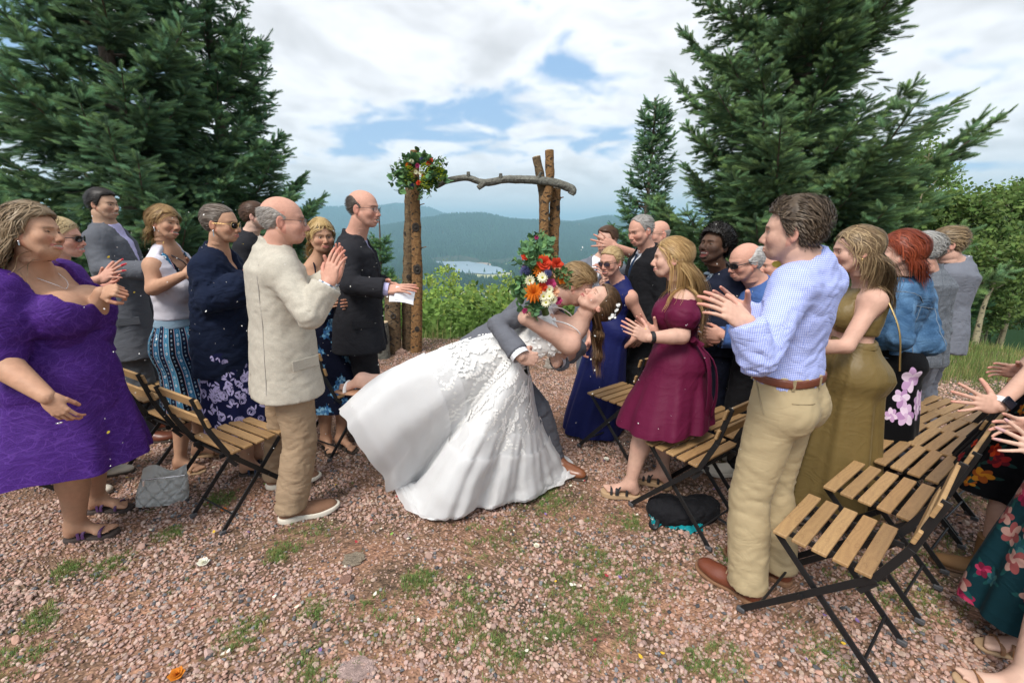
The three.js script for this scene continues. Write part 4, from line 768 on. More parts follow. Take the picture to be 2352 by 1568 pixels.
// ---- hair
const hairMat = std([1, 1, 1], 0.42, { vertexColors: true, specularIntensity: 0.5 });
function hairGeo(S, collide) {
  const s = S.s, H = s.hair; if (!H || H.kind === 'none') return null;
  const r = rng((s.seed || 1) * 31 + 5), th = H.th ?? 0.012, list = [], kind = H.kind, bald = kind === 'bald';
  const C = V(0, 0.036, -0.012), RX = 0.075, RY = 0.088, RZ = 0.098, mid = H.c, alt = H.c2 || H.c.map((q) => q * 1.5);
  const low = H.low || 0;
  const inHair = (x, y, z) => { const az = Math.atan2(Math.abs(x), z), ln = hairTop(az) + (H.line || 0) * Math.exp(-az * az * 1.5) - (az > 1.9 ? low : 0); return bald ? Math.max(ln - y, y - lerp(0.03, H.btop ?? 0.075, sst(1.2, 2.4, az)), 1.15 - az > 0 ? (1.15 - az) * 0.08 : -1) : ln - y; };
  const dome = pEll(C, X1, Y1, Z1, RX, RY, RZ), cap = [pEll(C, X1, Y1, Z1, RX + th * 0.8, RY + th * (H.top ?? 1), RZ + th, 0.02)];
  if (H.quiff) cap.push(pEll(V(0, 0.088, 0.045), X1, Y1, Z1, 0.058, 0.03, 0.045, 0.03));
  if (kind === 'afro') cap.push(pEll(V(0, 0.06, -0.02), X1, Y1, Z1, 0.098, 0.092, 0.108, 0.03));
  if (H.body) for (const e of H.body) cap.push(pEll(V(e[0], e[1], e[2]), X1, Y1, Z1, e[3], e[4], e[5], 0.03));
  const capF = uni(cap), fr = H.curl ? 60 : 150;
  const shell = (x, y, z) => { let d = capF(x, y, z); const m = inHair(x, y, z); d = smax(d, m * 0.8, H.soft ?? 0.012); const sw = n3(x * 14, y * 14, z * 14 + (s.seed || 0)); d += (kind === 'afro' ? 0.005 : 0.0010) * n3(x * fr * 0.9 + sw * 2, y * (kind === 'afro' ? fr : fr * 0.35), z * fr * 0.35); return smax(d, -(dome.f(x, y, z) + 0.012), 0.004); };
  const m = surf(shell, V(-0.16, -0.24, -0.19), V(0.16, 0.2, 0.16), H.cell || 0.0042), HM = headMat(S);
  const g = skin(m, { noUV: true, color: (x, y, z) => { const n = n3(x * 90 + n3(x * 20, y * 20, z * 20), y * 22, z * 22) * 0.5 + 0.5, k = lerp(0.78, 1.02, n) * 0.86; return [0, 1, 2].map((i) => lerp(mid[i], alt[i], n * 0.5) * k); } });
  g.applyMatrix4(HM); list.push(g);
  // locks laid over it
  const N = Math.round((H.n ?? 420) * 1.9), len = H.len ?? 0.06, steps = H.steps || (len > 0.12 ? 16 : 7), comb = H.comb || ((x, y, z) => V(x * 2, -0.2, -1)), drop = H.drop ?? (len > 0.12 ? 1 : 0), w0 = (H.w || 0.0032) * 0.66;
  const pos = [], nor = [], idx = [], col = [], inv = HM.clone().invert(), sc = S.hs;
  const headC = H.avoid ?? 0.008;
  let tries = 0, made = 0;
  while (made < N && tries < N * 30) {
    tries++;
    const u = r() * 6.283, v = Math.acos(1 - 2 * r()), d = V(Math.sin(v) * Math.cos(u), Math.cos(v), Math.sin(v) * Math.sin(u));
    let p = V(C.x + d.x * RX, C.y + d.y * RY, C.z + d.z * RZ); if (inHair(p.x, p.y, p.z) > -0.003) continue;
    if (H.root && !H.root(p.x, p.y, p.z)) continue;
    made++;
    const L = len * lerp(0.7, 1.12, r()) * (H.lenF ? H.lenF(p.x, p.y, p.z) : 1), st = L / steps, path = [], lift = th * lerp(0.55, 1.15, r()), jit = V(r() - 0.5, r() - 0.5, r() - 0.5).multiplyScalar(H.mess ?? 0.35), wav = H.wave || 0, ph = r() * 6.28 * (H.curlSync ? 0.25 : 1);
    p = add(p, d, lift * 0.4); let dir = nrm(add(comb(p.x, p.y, p.z, r), jit)), run = 0; 
    let q = p.clone().applyMatrix4(HM);
    const G = V(0, -1, 0);
    path.push(q.clone());
    for (let i = 0; i < steps; i++) {
      const lq = q.clone().applyMatrix4(inv), want = nrm(add(comb(lq.x, lq.y, lq.z, r), jit)).transformDirection(HM), k = drop ? clamp(i / steps * 2.2 - 0.1) * drop : 0;
      let dw = nrm(add(want.multiplyScalar(1 - k), G, k)); if (i === 0) dir = dw; dir = nrm(mixv(dir, dw, 0.55));
      const nq = add(q, dir, st * sc); run += st;
      if (wav) { const a = ph + run * (H.waveF || 70); nq.add(add(S.hx.clone().multiplyScalar(Math.cos(a)), S.hz, Math.sin(a)).multiplyScalar(wav * clamp(i / steps * 3))); }
      if (drop) { const a = nq.clone().applyMatrix4(inv); if (a.y < 0.062 && a.y > -0.15 && a.z > 0.0 && Math.abs(a.x) < 0.084 && !(H.fringe && p.z > 0.04 && i < 4)) { a.x = lerp(a.x, (a.x < 0 ? -1 : 1) * 0.088, 0.55); a.z -= 0.012; nq.copy(a.applyMatrix4(HM)); } }
      // keep outside the head and the body
      for (let it = 0; it < 2; it++) {
        const a = nq.clone().applyMatrix4(inv), e = V((a.x - C.x) / (RX + lift), (a.y - C.y) / (RY + lift * (H.top ?? 1)), (a.z - C.z) / (RZ + lift)), el = e.length();
        const mx = drop ? (a.y > -0.035 ? 1.10 : 99) : H.loose ?? 1.12; if (el < 1) { a.sub(C).multiplyScalar(1 / el).add(C); nq.copy(a.applyMatrix4(HM)); } else if (el > mx) { a.sub(C).multiplyScalar(mx / el).add(C); nq.copy(a.applyMatrix4(HM)); }
        if (collide && drop) { const dd = collide(nq.x, nq.y, nq.z), mg = headC + 0.012 * (made % 7) / 7; if (dd < mg) { const h = 0.004, gx = collide(nq.x + h, nq.y, nq.z) - dd, gy = collide(nq.x, nq.y + h, nq.z) - dd, gz = collide(nq.x, nq.y, nq.z + h) - dd, gl = Math.hypot(gx, gy, gz) || 1; nq.add(V(gx, gy, gz).multiplyScalar((mg - dd) / gl)); } }
      }
      q = nq; path.push(q.clone());
    }
    const cc = r(), k = lerp(0.86, 1.14, r()), c = [0, 1, 2].map((i) => lerp(mid[i], alt[i], cc * cc) * k), cen = S.hd;
    const base = pos.length / 3, n = path.length;
    for (let i = 0; i < n; i++) {
      const t = nrm(sub(path[Math.min(n - 1, i + 1)], path[Math.max(0, i - 1)])), out = nrm(add(sub(path[i], cen), UPV, -sub(path[i], cen).y * (i / n))), sd = nrm(cross(t, out)), up = cross(sd, t), f = i / (n - 1), w = w0 * sc * (f < 0.1 ? 0.6 : 1) * (1 - 0.75 * Math.pow(f, 2.5));
      for (const [a, b] of [[-1, -0.12], [0, 0.15], [1, -0.12]]) { pos.push(path[i].x + sd.x * w * a + up.x * w * b, path[i].y + sd.y * w * a + up.y * w * b, path[i].z + sd.z * w * a + up.z * w * b); const nn = nrm(add(add(up, nrm(out), 0.8), sd, a * 0.25)); nor.push(nn.x, nn.y, nn.z); const kk = lerp(0.85, 1.1, f); col.push(c[0] * kk, c[1] * kk, c[2] * kk); }
      if (i) for (let e = 0; e < 2; e++) { const a = base + i * 3 + e, b = a - 3; idx.push(b, b + 1, a, b + 1, a + 1, a); }
    }
  }
  if (pos.length) list.push(geoFrom(pos, idx, new Float32Array(pos.length / 3 * 2), col, nor));
  return merge(list);
}
// ------------------------------------------------------------ cloth
const weave = dtex(128, (u, v, i, j) => { const k = 0.5 + 0.22 * Math.sin(i / 128 * 6.283 * 32) * Math.sin(j / 128 * 6.283 * 32) + 0.25 * tile2(u, v, 40, 3); return [k, k, k]; });
const folds = dtex(512, (u, v) => {
  const w = tile2(u, v, 4, 2) * 0.09, a = tile2(u + w, v * 1, 5, 11), b = tile2(u, (v * 2 + w) % 1, 6, 17), c = tile2(u + w * 2, v, 13, 23), rd = (q) => Math.pow(1 - Math.abs(q), 2.2);
  const k = 0.44 * rd(a) + 0.34 * rd(b) + 0.2 * rd(c) + 0.05 * tile2(u, v, 60, 5); return [k, k, k];
});
const slub = dtex(256, (u, v) => { const k = 0.5 + 0.3 * tile2(u, v, 14, 3) + 0.28 * tile2((u * 8) % 1, v, 14, 6) + 0.2 * tile2(u, (v * 8) % 1, 14, 9); return [k, k, k]; });
function cloth(color, o = {}) {
  const b = o.plain ? weave.clone() : folds.clone(); b.repeat.set(o.plain ? 14 : o.bs || 1.05, o.plain ? 14 : o.bs || 1.05); b.needsUpdate = true;
  return std(o.map ? [1, 1, 1] : color, o.rough ?? 0.85, { map: o.map || null, bumpMap: b, bumpScale: o.bump ?? (o.plain ? 0.001 : 0.0036), sheen: o.sheen ?? 0.2, sheenRoughness: 0.5, sheenColor: new THREE.Color(...(o.sc || [0.5, 0.5, 0.5])), specularIntensity: o.spec ?? 0.3, vertexColors: !!o.vc, transmission: o.tr || 0, metalness: o.metal || 0 });
}
function mapTex(n, metres, fn) { const t = dtex(n, fn, { srgb: true }); t.repeat.set(1 / metres, 1 / metres); return t; }
const S8 = (hex) => { const c = new THREE.Color(hex).getRGB({}, THREE.SRGBColorSpace); return [c.r, c.g, c.b]; };
const mix3 = (a, b, t) => [lerp(a[0], b[0], t), lerp(a[1], b[1], t), lerp(a[2], b[2], t)];
function garment(S, g, name, prims, mat, o = {}) {
  const base = uni(prims), cr = o.crease ? creases(S, o.crease, o) : null, cuts = o.cuts || [];
  const f = (x, y, z) => { let d = base(x, y, z); if (cr && d < 0.05 && d > -0.06) d += cr(x, y, z); if (o.post) d = o.post(d, x, y, z); for (const c of cuts) d = smax(d, c(x, y, z), o.ck ?? 0.004); return d; };
  const [lo, hi] = bounds(prims, 0.04); const m = surf(f, lo, hi, o.cell || S.cell || 0.011);
  const geo = skin(m, { yaw: -(S.s.yaw || 0) * D2R, color: o.color });
  const mesh = part(name, geo, mat, g, o.label); mesh.userData.field = undefined; S.fields[name] = f; return mesh;
}
const loc = (S, x, y, z) => { const px = x - S.pel.x, py = y - S.pel.y, pz = z - S.pel.z; return [px * S.lt.x + py * S.lt.y + pz * S.lt.z, (px * S.ut.x + py * S.ut.y + pz * S.ut.z) / S.L, px * S.ft.x + py * S.ft.y + pz * S.ft.z]; };
const TP = (S, a, t, b) => add(add(add(S.pel, S.ut, t * S.L), S.lt, a), S.ft, b);
// nearest skin of a field from outside along -dir
function onto(f, p, dir, gap = 0.001) { let q = add(p, dir, 0.4); for (let i = 0; i < 90; i++) { const d = f(q.x, q.y, q.z); if (d < gap) break; q = add(q, dir, -Math.max(d * 0.6, 0.0012)); } return q; }
const ringAt = (S, r, h0, h1, th, tilt = 0.25, front = 9, back = 9) => { const ax = nrm(add(S.ut, S.ft, -0)), c = add(S.nk, S.ft, -0.002); const a2 = nrm(mixv(ax, nrm(sub(S.hd, S.nk)), 0.4)); const cc = add(c, a2, (h0 + h1) / 2); return { x: cc.x, y: cc.y, z: cc.z, R: r + 0.07, k: 0.006, f(x, y, z) { const px = x - c.x, py = y - c.y, pz = z - c.z, b0 = px * S.ft.x + py * S.ft.y + pz * S.ft.z, h = px * a2.x + py * a2.y + pz * a2.z + b0 * tilt, qx = px - a2.x * h, qy = py - a2.y * h, qz = pz - a2.z * h, rho = Math.sqrt(qx * qx + qy * qy + qz * qz); const e = Math.max(Math.abs(rho - r - (h - h0) * -0.08) - th, h - h1, h0 - h); return Math.max(e, b0 - front, -b0 - back); } }; };
function suitRows(S, hem, flare = 1, o = 0) { const R = S.rows.map((r) => r.slice()), A = R[1]; return [[hem, A[1] * 1.03 + 0.016 * flare, A[2] + 0.05 * flare, A[3] + 0.035 * flare, 0], [0.0, A[1] + 0.010 * flare, A[2] + 0.03 * flare, A[3] + 0.018, 0], [0.2, R[2][1] + 0.008, R[2][2] + 0.018, R[2][3] + 0.012, 0], [0.42, R[3][1] + 0.008, R[3][2] + 0.014, R[3][3] + 0.012, 0], ...R.slice(4)]; }
const sleeveCut = (S, i, to) => { const e = mixv(S.el[i], S.wr[i], to), d = nrm(sub(S.wr[i], S.el[i])); return (x, y, z) => { const a = x - e.x, b = y - e.y, c = z - e.z; const h = a * d.x + b * d.y + c * d.z; return h > 0.13 || h < -0.06 || a * a + b * b + c * c - h * h > 0.0064 ? -1 : h; }; };
function jacket(S, g, mat, o = {}) {
  const hem = o.hem ?? -0.36, rows = suitRows(S, hem, o.flare ?? 1), off = o.off ?? 0.024, tb = o.vb ?? 0.5, P = [pTrunk(S, rows, off, 0.03)];
  for (const i of [0, 1]) if (!(o.noArm && o.noArm[i])) P.push(...armPrims(S, i, off * 0.75 + (o.sl || 0), 0.012, o.cuff ?? 0.94));
  P.push(pCone(add(S.nk, S.ut, 0.01), S.sh[0], 0.045 + off, S.ra * 0.72 + off, 0.05), pCone(add(S.nk, S.ut, 0.0), S.sh[1], 0.04 + off, S.ra * 0.72 + off, 0.05));
  if (!o.open) P.push(...trunkPrims(S, off, 0.1).slice(1));
  P.push(ringAt(S, 0.071 * S.k + (S.s.fat || 0) * 0.1, -0.03, 0.048, 0.009, 0.45, 0.035));
  const hole = pCone(add(S.nk, S.ut, -0.03), add(S.nk, sub(S.hd, S.nk), 1), 0.062 * S.k, 0.058, 0), slope = o.slope ?? 0.24;
  const cuts = [(x, y, z) => { const [a, t, b] = loc(S, x, y, z); if (t < tb - 0.05) return -1; return -Math.max(Math.abs(a) - (t - tb) * S.L * slope, 0.03 - b); }, (x, y, z) => -hole.f(x, y, z)];
  for (const i of [0, 1]) cuts.push(sleeveCut(S, i, o.cuff ?? 0.94));
  if (o.vent) cuts.push((x, y, z) => { const [a, t, b] = loc(S, x, y, z); return t > -0.08 || b > 0 ? -1 : -(Math.abs(a - 0.002) - 0.006 - (-0.08 - t) * 0.03); });
  if (o.split !== 0) cuts.push((x, y, z) => { const [a, t, b] = loc(S, x, y, z), e = tb - 0.06 - t; return e < 0 || b < 0 ? -1 : -(Math.abs(a) - 0.003 - e * S.L * (o.split ?? 0.10)); });
  const post = (d, x, y, z) => { const [a, t, b] = loc(S, x, y, z); if (b > 0.02 && t > tb - 0.02) { const e = Math.abs(a) - (t - tb) * S.L * slope; if (e > -0.01 && e < 0.045 * sst(tb - 0.02, tb + 0.12, t)) d -= 0.006; } return d; };
  const m = garment(S, g, 'jacket', P, mat, { crease: o.crease ?? 0.006, cuts, post, base: 0.3, fr: 1 });
  if (o.cuffMat) for (const i of [0, 1]) cuff(S, m, o.cuffMat, i);
  if (o.flap) for (const q of o.flapSides || [1, -1]) { const f = S.fields.jacket, c = TP(S, q * (S.rows[1][1] + 0.02), 0.06, 0.05), dir = nrm(add(S.lt.clone().multiplyScalar(q), S.ft, 0.4)); const p = onto(f, c, dir, 0.003), tx = nrm(cross(UPV, dir)); const gg = new RoundedBoxGeometry(0.15, 0.055, 0.006, 2, 0.003); gg.applyMatrix4(new THREE.Matrix4().makeBasis(tx, cross(dir, tx), dir).setPosition(p)); part('pocket_flap', gg, mat, m); }
  if (o.buttons) for (const t of [tb - 0.03, tb - 0.2]) { const p = onto(S.fields.jacket, TP(S, 0.02, t, 0.1), S.ft, 0.001), b = new THREE.SphereGeometry(0.008, 8, 6); b.scale(1, 1, 1); b.translate(p.x, p.y, p.z); part('button', b, o.buttons, m); }
  return m;
}
function shirt(S, g, mat, o = {}) {
  const off = o.off ?? 0.011, P = [pTrunk(S, S.rows, off, 0.03, o.t0 ?? 0.0)];
  if (o.arms) for (const i of [0, 1]) P.push(...armPrims(S, i, off + (o.sl || 0.004), 0.008, o.arms));
  P.push(pCone(add(S.nk, S.ut, 0.01), S.sh[0], 0.045 + off, S.ra * 0.8 + off, 0.05), pCone(add(S.nk, S.ut, 0.01), S.sh[1], 0.045 + off, S.ra * 0.8 + off, 0.05), ...trunkPrims(S, off, o.t0 ?? 0.05).slice(1));
  if (o.collar !== false) P.push(ringAt(S, 0.063 * S.k + (S.s.fat || 0) * 0.1, -0.03, o.ch ?? 0.042, 0.006, 0.5));
  const hole = pCone(add(S.nk, S.ut, -0.0), add(S.nk, sub(S.hd, S.nk), 1), 0.053 * S.k, 0.055, 0);
  const cuts = [(x, y, z) => -hole.f(x, y, z), ...(o.cuts || [])];
  if (o.arms) for (const i of [0, 1]) cuts.push(sleeveCut(S, i, o.arms));
  if (o.vneck) cuts.push((x, y, z) => { const [a, t, b] = loc(S, x, y, z); return t < o.vneck ? -1 : -Math.max(Math.abs(a) - (t - o.vneck) * S.L * 0.35, 0.02 - b); });
  const m = garment(S, g, o.name || 'shirt', P, mat, { crease: o.crease ?? 0.005, cuts, base: o.base ?? 0.5, fr: o.fr || 1 });
  if (o.cuffs) for (const i of [0, 1]) cuff(S, m, mat, i);
  return m;
}
function cuff(S, parent, mat, i, r = 0.012) { const a = mixv(S.el[i], S.wr[i], 0.86), b = mixv(S.el[i], S.wr[i], 1.0); part('cuff', tube([a, mixv(a, b, 0.5), b], [S.ra * 0.62 + r, S.ra * 0.60 + r, S.ra * 0.58 + r], 14, { caps: false }), mat, parent); }
function trousers(S, g, mat, o = {}) {
  const off = o.off ?? 0.014, P = [pTrunk(S, S.rows, off, 0.03, -0.12, o.top ?? 0.26), ...trunkPrims(S, off, -0.1, 0.3, true).slice(1)];
  for (const i of [0, 1]) { P.push(...legPrims(S, i, off, o.knee ?? 0.012, o.hem ?? 0.026)); const a = S.an[i]; P.push(pCone(a, add(a, UPV, -(o.drop ?? 0.004)), S.rl * 0.4 + off + (o.hem ?? 0.026), S.rl * 0.4 + off + (o.hem ?? 0.026), 0.01)); }
  const cuts = [(x, y, z) => { const e0 = (x - S.an[0].x) ** 2 + (z - S.an[0].z) ** 2 < (x - S.an[1].x) ** 2 + (z - S.an[1].z) ** 2 ? 0 : 1; return (S.an[e0].y - (o.drop ?? 0.004)) - y; }];
  const ex = [...S.an.map((a) => add(a, UPV, 0.08)), TP(S, 0, -0.12, 0.1)];
  const m = garment(S, g, 'trousers', P, mat, { crease: o.crease ?? 0.0075, knees: true, arms: false, extra: ex, base: 0.42, cuts, fr: 0.95, label: o.label });
  if (o.belt) { const P2 = [pTrunk(S, S.rows, off + 0.006, 0.01, 0.185, 0.245)]; garment(S, m, 'belt', P2, o.belt, { cell: 0.007 }); }
  return m;
}
// skirt or gown below the waist: rings in the standing frame
function loft(S, g, name, mat, o) {
  const n = o.n || 120, m = o.m || 30, tc = o.topC || TP(S, 0, o.top ?? 0.3, 0), hc = o.hemC, r = rng((S.s.seed || 1) * 7 + 3), ph = Array.from({ length: 6 }, () => r() * 6.283), nf = o.folds || 9, pos = [], uv = [], idx = [], l0 = o.l || S.lt, f0 = o.f || S.ft, l1 = o.hl || S.l, f1 = o.hf || S.f;
  const P = o.pts; // [s, half width, front, back]
  let avg = 0.2;
  for (let j = 0; j <= m; j++) {
    const s = j / m; let i = 0; while (i < P.length - 2 && P[i + 1][0] < s) i++; const A = P[i], B = P[i + 1]; let q = clamp((s - A[0]) / (B[0] - A[0])); q = q * q * (3 - 2 * q) * 0.6 + q * 0.4;
    let w = lerp(A[1], B[1], q), fr = lerp(A[2], B[2], q), bk = lerp(A[3], B[3], q);
    const tt = (o.top ?? 0.3) - s * tc.distanceTo(hc) / S.L; if (!o.free && tt > -0.2) { let e = 0; while (e < 6 && S.rows[e + 1][0] < tt) e++; const b0 = S.rows[e], b1 = S.rows[e + 1], u = clamp((tt - b0[0]) / (b1[0] - b0[0])), gp0 = 0.012 + 0.022 * sst(0.3, 0.1, tt); w = Math.max(w, lerp(b0[1], b1[1], u) + gp0); fr = Math.max(fr, lerp(b0[2], b1[2], u) + gp0); bk = Math.max(bk, lerp(b0[3], b1[3], u) + gp0 + 0.006 + 0.014 * sst(0.3, 0.05, tt) * sst(-0.2, -0.1, tt)); }
    const c = o.midC ? mixv(mixv(tc, o.midC, s), mixv(o.midC, hc, s), s) : mixv(tc, hc, s), lx = nrm(mixv(l0, l1, s)), fx = nrm(mixv(f0, f1, s));
    for (let k = 0; k <= n; k++) {
      const th = (k % n) / n * 2 * Math.PI, ca = Math.sin(th), cb = Math.cos(th), fo = o.amp * Math.pow(s, o.fp || 0.8), wig = th + 0.12 * Math.sin(th * 2 + ph[3] + s * 2);
      let e = 1 + fo * (Math.sin(nf * wig + ph[0] + 0.7 * Math.sin(s * 2 + ph[5])) * 0.6 + 0.4 * Math.sin((nf * 0.6 | 0) * wig + ph[1]) + 0.25 * Math.sin((nf * 1.9 | 0) * wig + ph[2] + s));
      e += 0.012 * n3(Math.cos(th) * 2 + ph[4], s * 5, Math.sin(th) * 2) * s; if (!o.free && tt > -0.35) e = Math.max(e, lerp(1, 0.9, clamp((-0.15 - tt) / 0.2)));
      const dy = o.hemY ? o.hemY(th) * Math.pow(s, 1.5) : 0;
      const a = ca * w * e, b = cb * (cb > 0 ? fr : bk) * e;
      pos.push(c.x + lx.x * a + fx.x * b, c.y + lx.y * a + fx.y * b + dy, c.z + lx.z * a + fx.z * b); uv.push(k / n * 6.283 * avg * 1.2, -s * tc.distanceTo(hc) + tc.y);
      if (j && k) { const x = j * (n + 1) + k, y = x - n - 1; idx.push(y - 1, x - 1, y, y, x - 1, x); }
    }
  }
  const geo = geoFrom(pos, idx, uv);
  // close the normals over the seam
  const N = geo.attributes.normal; for (let j = 0; j <= m; j++) { const a = j * (n + 1), b = a + n, x = N.getX(a) + N.getX(b), y = N.getY(a) + N.getY(b), z = N.getZ(a) + N.getZ(b), q = Math.hypot(x, y, z) || 1; N.setXYZ(a, x / q, y / q, z / q); N.setXYZ(b, x / q, y / q, z / q); }
  return part(name, geo, mat, g, o.label);
}
// ---- feet and shoes in their own axes: x = picture-free side, y up, z towards the toe
function footMat(S, i) { const f = S.fdir[i], x = cross(UPV, f), p = S.foot[i], k = S.k * (S.fem ? 0.92 : 1.08) * (S.s.fs || 1); const tilt = S.s.heel?.[i] || 0; const fz = nrm(add(f, UPV, -tilt * 4)), y = cross(fz, x); return new THREE.Matrix4().makeBasis(x, y, fz).scale(V(k, k, k)).setPosition(add(add(p, UPV, tilt), f, S.s.bare ? 0 : 0.016)); }
function solid(prims, cell, o = {}) { const [lo, hi] = bounds(prims, 0.012), b = uni(prims), f = o.cut ? (x, y, z) => smax(b(x, y, z), o.cut(x, y, z), 0.003) : b; return skin(surf(f, lo, hi, cell), { noUV: !o.uv, color: o.color }); }
function footPrims(S, i) {
  const M = footMat(S, i), q = i ? 1 : -1, w = (x, y, z) => V(x, y, z).applyMatrix4(M), P = [], k = S.k;
  P.push(pCone(S.an[i], w(0, 0.035, -0.03), S.rl * 0.40, 0.033 * k, 0.03), pCone(w(0, 0.075, 0.0), w(0, 0.03, 0.1), 0.034 * k, 0.024 * k, 0.03), pCone(w(q * 0.018, 0.024, 0.12), w(-q * 0.022, 0.022, 0.105), 0.021 * k, 0.018 * k, 0.02));
  for (let t = 0; t < 5; t++) { const x = q * (0.032 - t * 0.0165), l = [0.175, 0.172, 0.165, 0.156, 0.146][t], r = [0.0125, 0.009, 0.009, 0.0085, 0.008][t]; P.push(pCone(w(x * 0.9, 0.022, 0.12), w(x, 0.013 + r * 0.4, l), r * k * 1.05, r * k, 0.004)); }
  return P;
}
function shoe(S, g, i, kind, mat, soleMat, lace) {
  const P = [], e = (x, y, z, a, b, c, k = 0.03) => P.push(pEll(V(x, y, z), X1, Y1, Z1, a, b, c, k)), q = i ? 1 : -1;
  const boot = kind === 'boot', sn = kind === 'sneaker';
  e(0, 0.045, -0.035, 0.035, 0.048, 0.042); P.push(pCone(V(0, boot ? 0.125 : 0.088, -0.022), V(0, 0.062, 0.03), boot ? 0.046 : 0.038, 0.034, 0.03)); e(0, 0.036, 0.07, 0.038, 0.036, 0.07); e(-q * 0.004, 0.032, 0.12, 0.044, 0.030, 0.06); e(q * 0.003, 0.03, 0.172, kind === 'oxford' ? 0.030 : 0.035, 0.024, 0.034);
  const up = solid(P, 0.0055, { cut: (x, y, z) => 0.014 - y, uv: true }), out = [];
  out.push(pEll(V(0, 0, -0.032), X1, Y1, Z1, 0.040, 0.2, 0.048, 0.03), pEll(V(0, 0, 0.05), X1, Y1, Z1, 0.036, 0.2, 0.09, 0.03), pEll(V(-q * 0.003, 0, 0.125), X1, Y1, Z1, 0.049, 0.2, 0.072, 0.03), pEll(V(q * 0.002, 0, 0.17), X1, Y1, Z1, 0.037, 0.2, 0.044, 0.03));
  const ht = sn ? 0.030 : 0.016, b = uni(out), sg = skin(surf((x, y, z) => smax(b(x, y, z) - (sn ? 0.003 : 0.001), Math.max(y - ht - (z < -0.0 && !sn ? 0.008 : 0) - (sn ? 0.006 * sst(0.1, 0.2, z) : 0), -y + (sn ? 0.016 * sst(0.12, 0.21, z) : 0)), 0.004), V(-0.065, -0.01, -0.095), V(0.065, 0.05, 0.23), 0.005), { noUV: true });
  const M = footMat(S, i); up.applyMatrix4(M); sg.applyMatrix4(M);
  const m = part('shoe', up, mat, g); part('sole', sg, soleMat, m);
  if (lace) { const L = []; for (let k = 0; k < 4; k++) { const z = 0.02 + k * 0.022, y = 0.097 - k * 0.0125 + (boot ? 0.012 : 0); L.push(tube(crv([V(-0.024, y - 0.012, z), V(0, y, z + 0.004), V(0.024, y - 0.012, z)], 6), 0.0028, 5)); } const lg = merge(L); lg.applyMatrix4(M); part('lace', lg, lace, m); }
  return m;
}
function sandal(S, g, i, mat, soleMat, straps, th = 0.014) {
  const q = i ? 1 : -1, out = [pEll(V(0, 0, -0.032), X1, Y1, Z1, 0.036, 0.2, 0.042, 0.03), pEll(V(0, 0, 0.05), X1, Y1, Z1, 0.033, 0.2, 0.09, 0.03), pEll(V(-q * 0.003, 0, 0.12), X1, Y1, Z1, 0.046, 0.2, 0.065, 0.03), pEll(V(q * 0.004, 0, 0.162), X1, Y1, Z1, 0.036, 0.2, 0.036, 0.03)], b = uni(out), M = footMat(S, i);
  const sg = skin(surf((x, y, z) => smax(b(x, y, z), Math.max(y - 0.004, -y - th), 0.003), V(-0.06, -0.05, -0.085), V(0.06, 0.02, 0.21), 0.005), { noUV: true }); sg.applyMatrix4(M); const m = part('sandal', sg, soleMat, g);
  const L = straps.map(([z, y, w, zz, r]) => { const pts = []; for (let k = 0; k <= 10; k++) { const a = (k / 10 - 0.5) * Math.PI * (r ? 2 : 1.02); pts.push(V(Math.sin(a) * w, 0.004 + Math.pow(Math.max(0, Math.cos(a)), 0.6) * y + (r ? 0.09 + r * 0.01 : 0), z + (zz || 0) * Math.sin(a) + (r ? -Math.cos(a) * 0.045 : 0))); } return tube(pts, straps.width || 0.009, 8, { flat: 0.45 }); });
  for (const sgm of L) { sgm.applyMatrix4(M); part('strap', sgm, mat, m); }
  return m;
}
const darkLens = std([0.012, 0.011, 0.012], 0.08, { specularIntensity: 1 }), clearLens = std([0.95, 0.97, 1], 0.05, { transmission: 0.92, specularIntensity: 1 }), black = std([0.012, 0.012, 0.013], 0.5), wire = std([0.08, 0.075, 0.07], 0.35, { metalness: 0.7 });
function glasses(S, g, sunny, frameMat = black, o = {}) {
  const w = o.w || 0.024, h = o.h || 0.018, parts = [], lens = [];
  for (const q of [-1, 1]) {
    const c = [q * 0.0325, 0.000, 0.108], pts = [], sh = new THREE.Shape();
    for (let k = 0; k <= 20; k++) { const a = k / 20 * 6.283, sx = Math.sign(Math.cos(a)) * Math.pow(Math.abs(Math.cos(a)), 0.75), sy = Math.sign(Math.sin(a)) * Math.pow(Math.abs(Math.sin(a)), 0.75), x = c[0] + sx * w, y = c[1] + sy * h - 0.002; pts.push(V(x, y, c[2] - Math.abs(x) ** 2 * 4.5 + 0.004 - (y < 0 ? -y * 0.15 : 0))); }
    parts.push(tube(pts, o.t || (sunny ? 0.0022 : 0.0014), 6, { caps: false }));
    const vv = [], id = []; vv.push(c[0], c[1] - 0.002, c[2] - c[0] ** 2 * 4.5 + 0.006); pts.forEach((p) => vv.push(p.x, p.y, p.z)); for (let k = 1; k <= 20; k++) id.push(0, k, k + 1); lens.push(geoFrom(vv, id, new Float32Array(vv.length / 3 * 2)));
    parts.push(tube(crv([V(q * (0.0325 + w), 0.004, 0.095), V(q * 0.073, 0.006, 0.075), V(q * 0.081, 0.007, 0.01), V(q * 0.083, 0.004, -0.015)], 8), o.t ? o.t * 1.2 : sunny ? 0.0028 : 0.0014, 5));
  }
  parts.push(tube(crv([V(-0.010, 0.003, 0.111), V(0, 0.006, 0.116), V(0.010, 0.003, 0.111)], 4), sunny ? 0.002 : 0.0013, 5));
  const M = headMat(S), fg = merge(parts), lg = merge(lens); fg.applyMatrix4(M); lg.applyMatrix4(M);
  const m = part(sunny ? 'sunglasses' : 'glasses', fg, frameMat, g); part('lens', lg, sunny ? (o.lens || darkLens) : clearLens, m); return m;
}
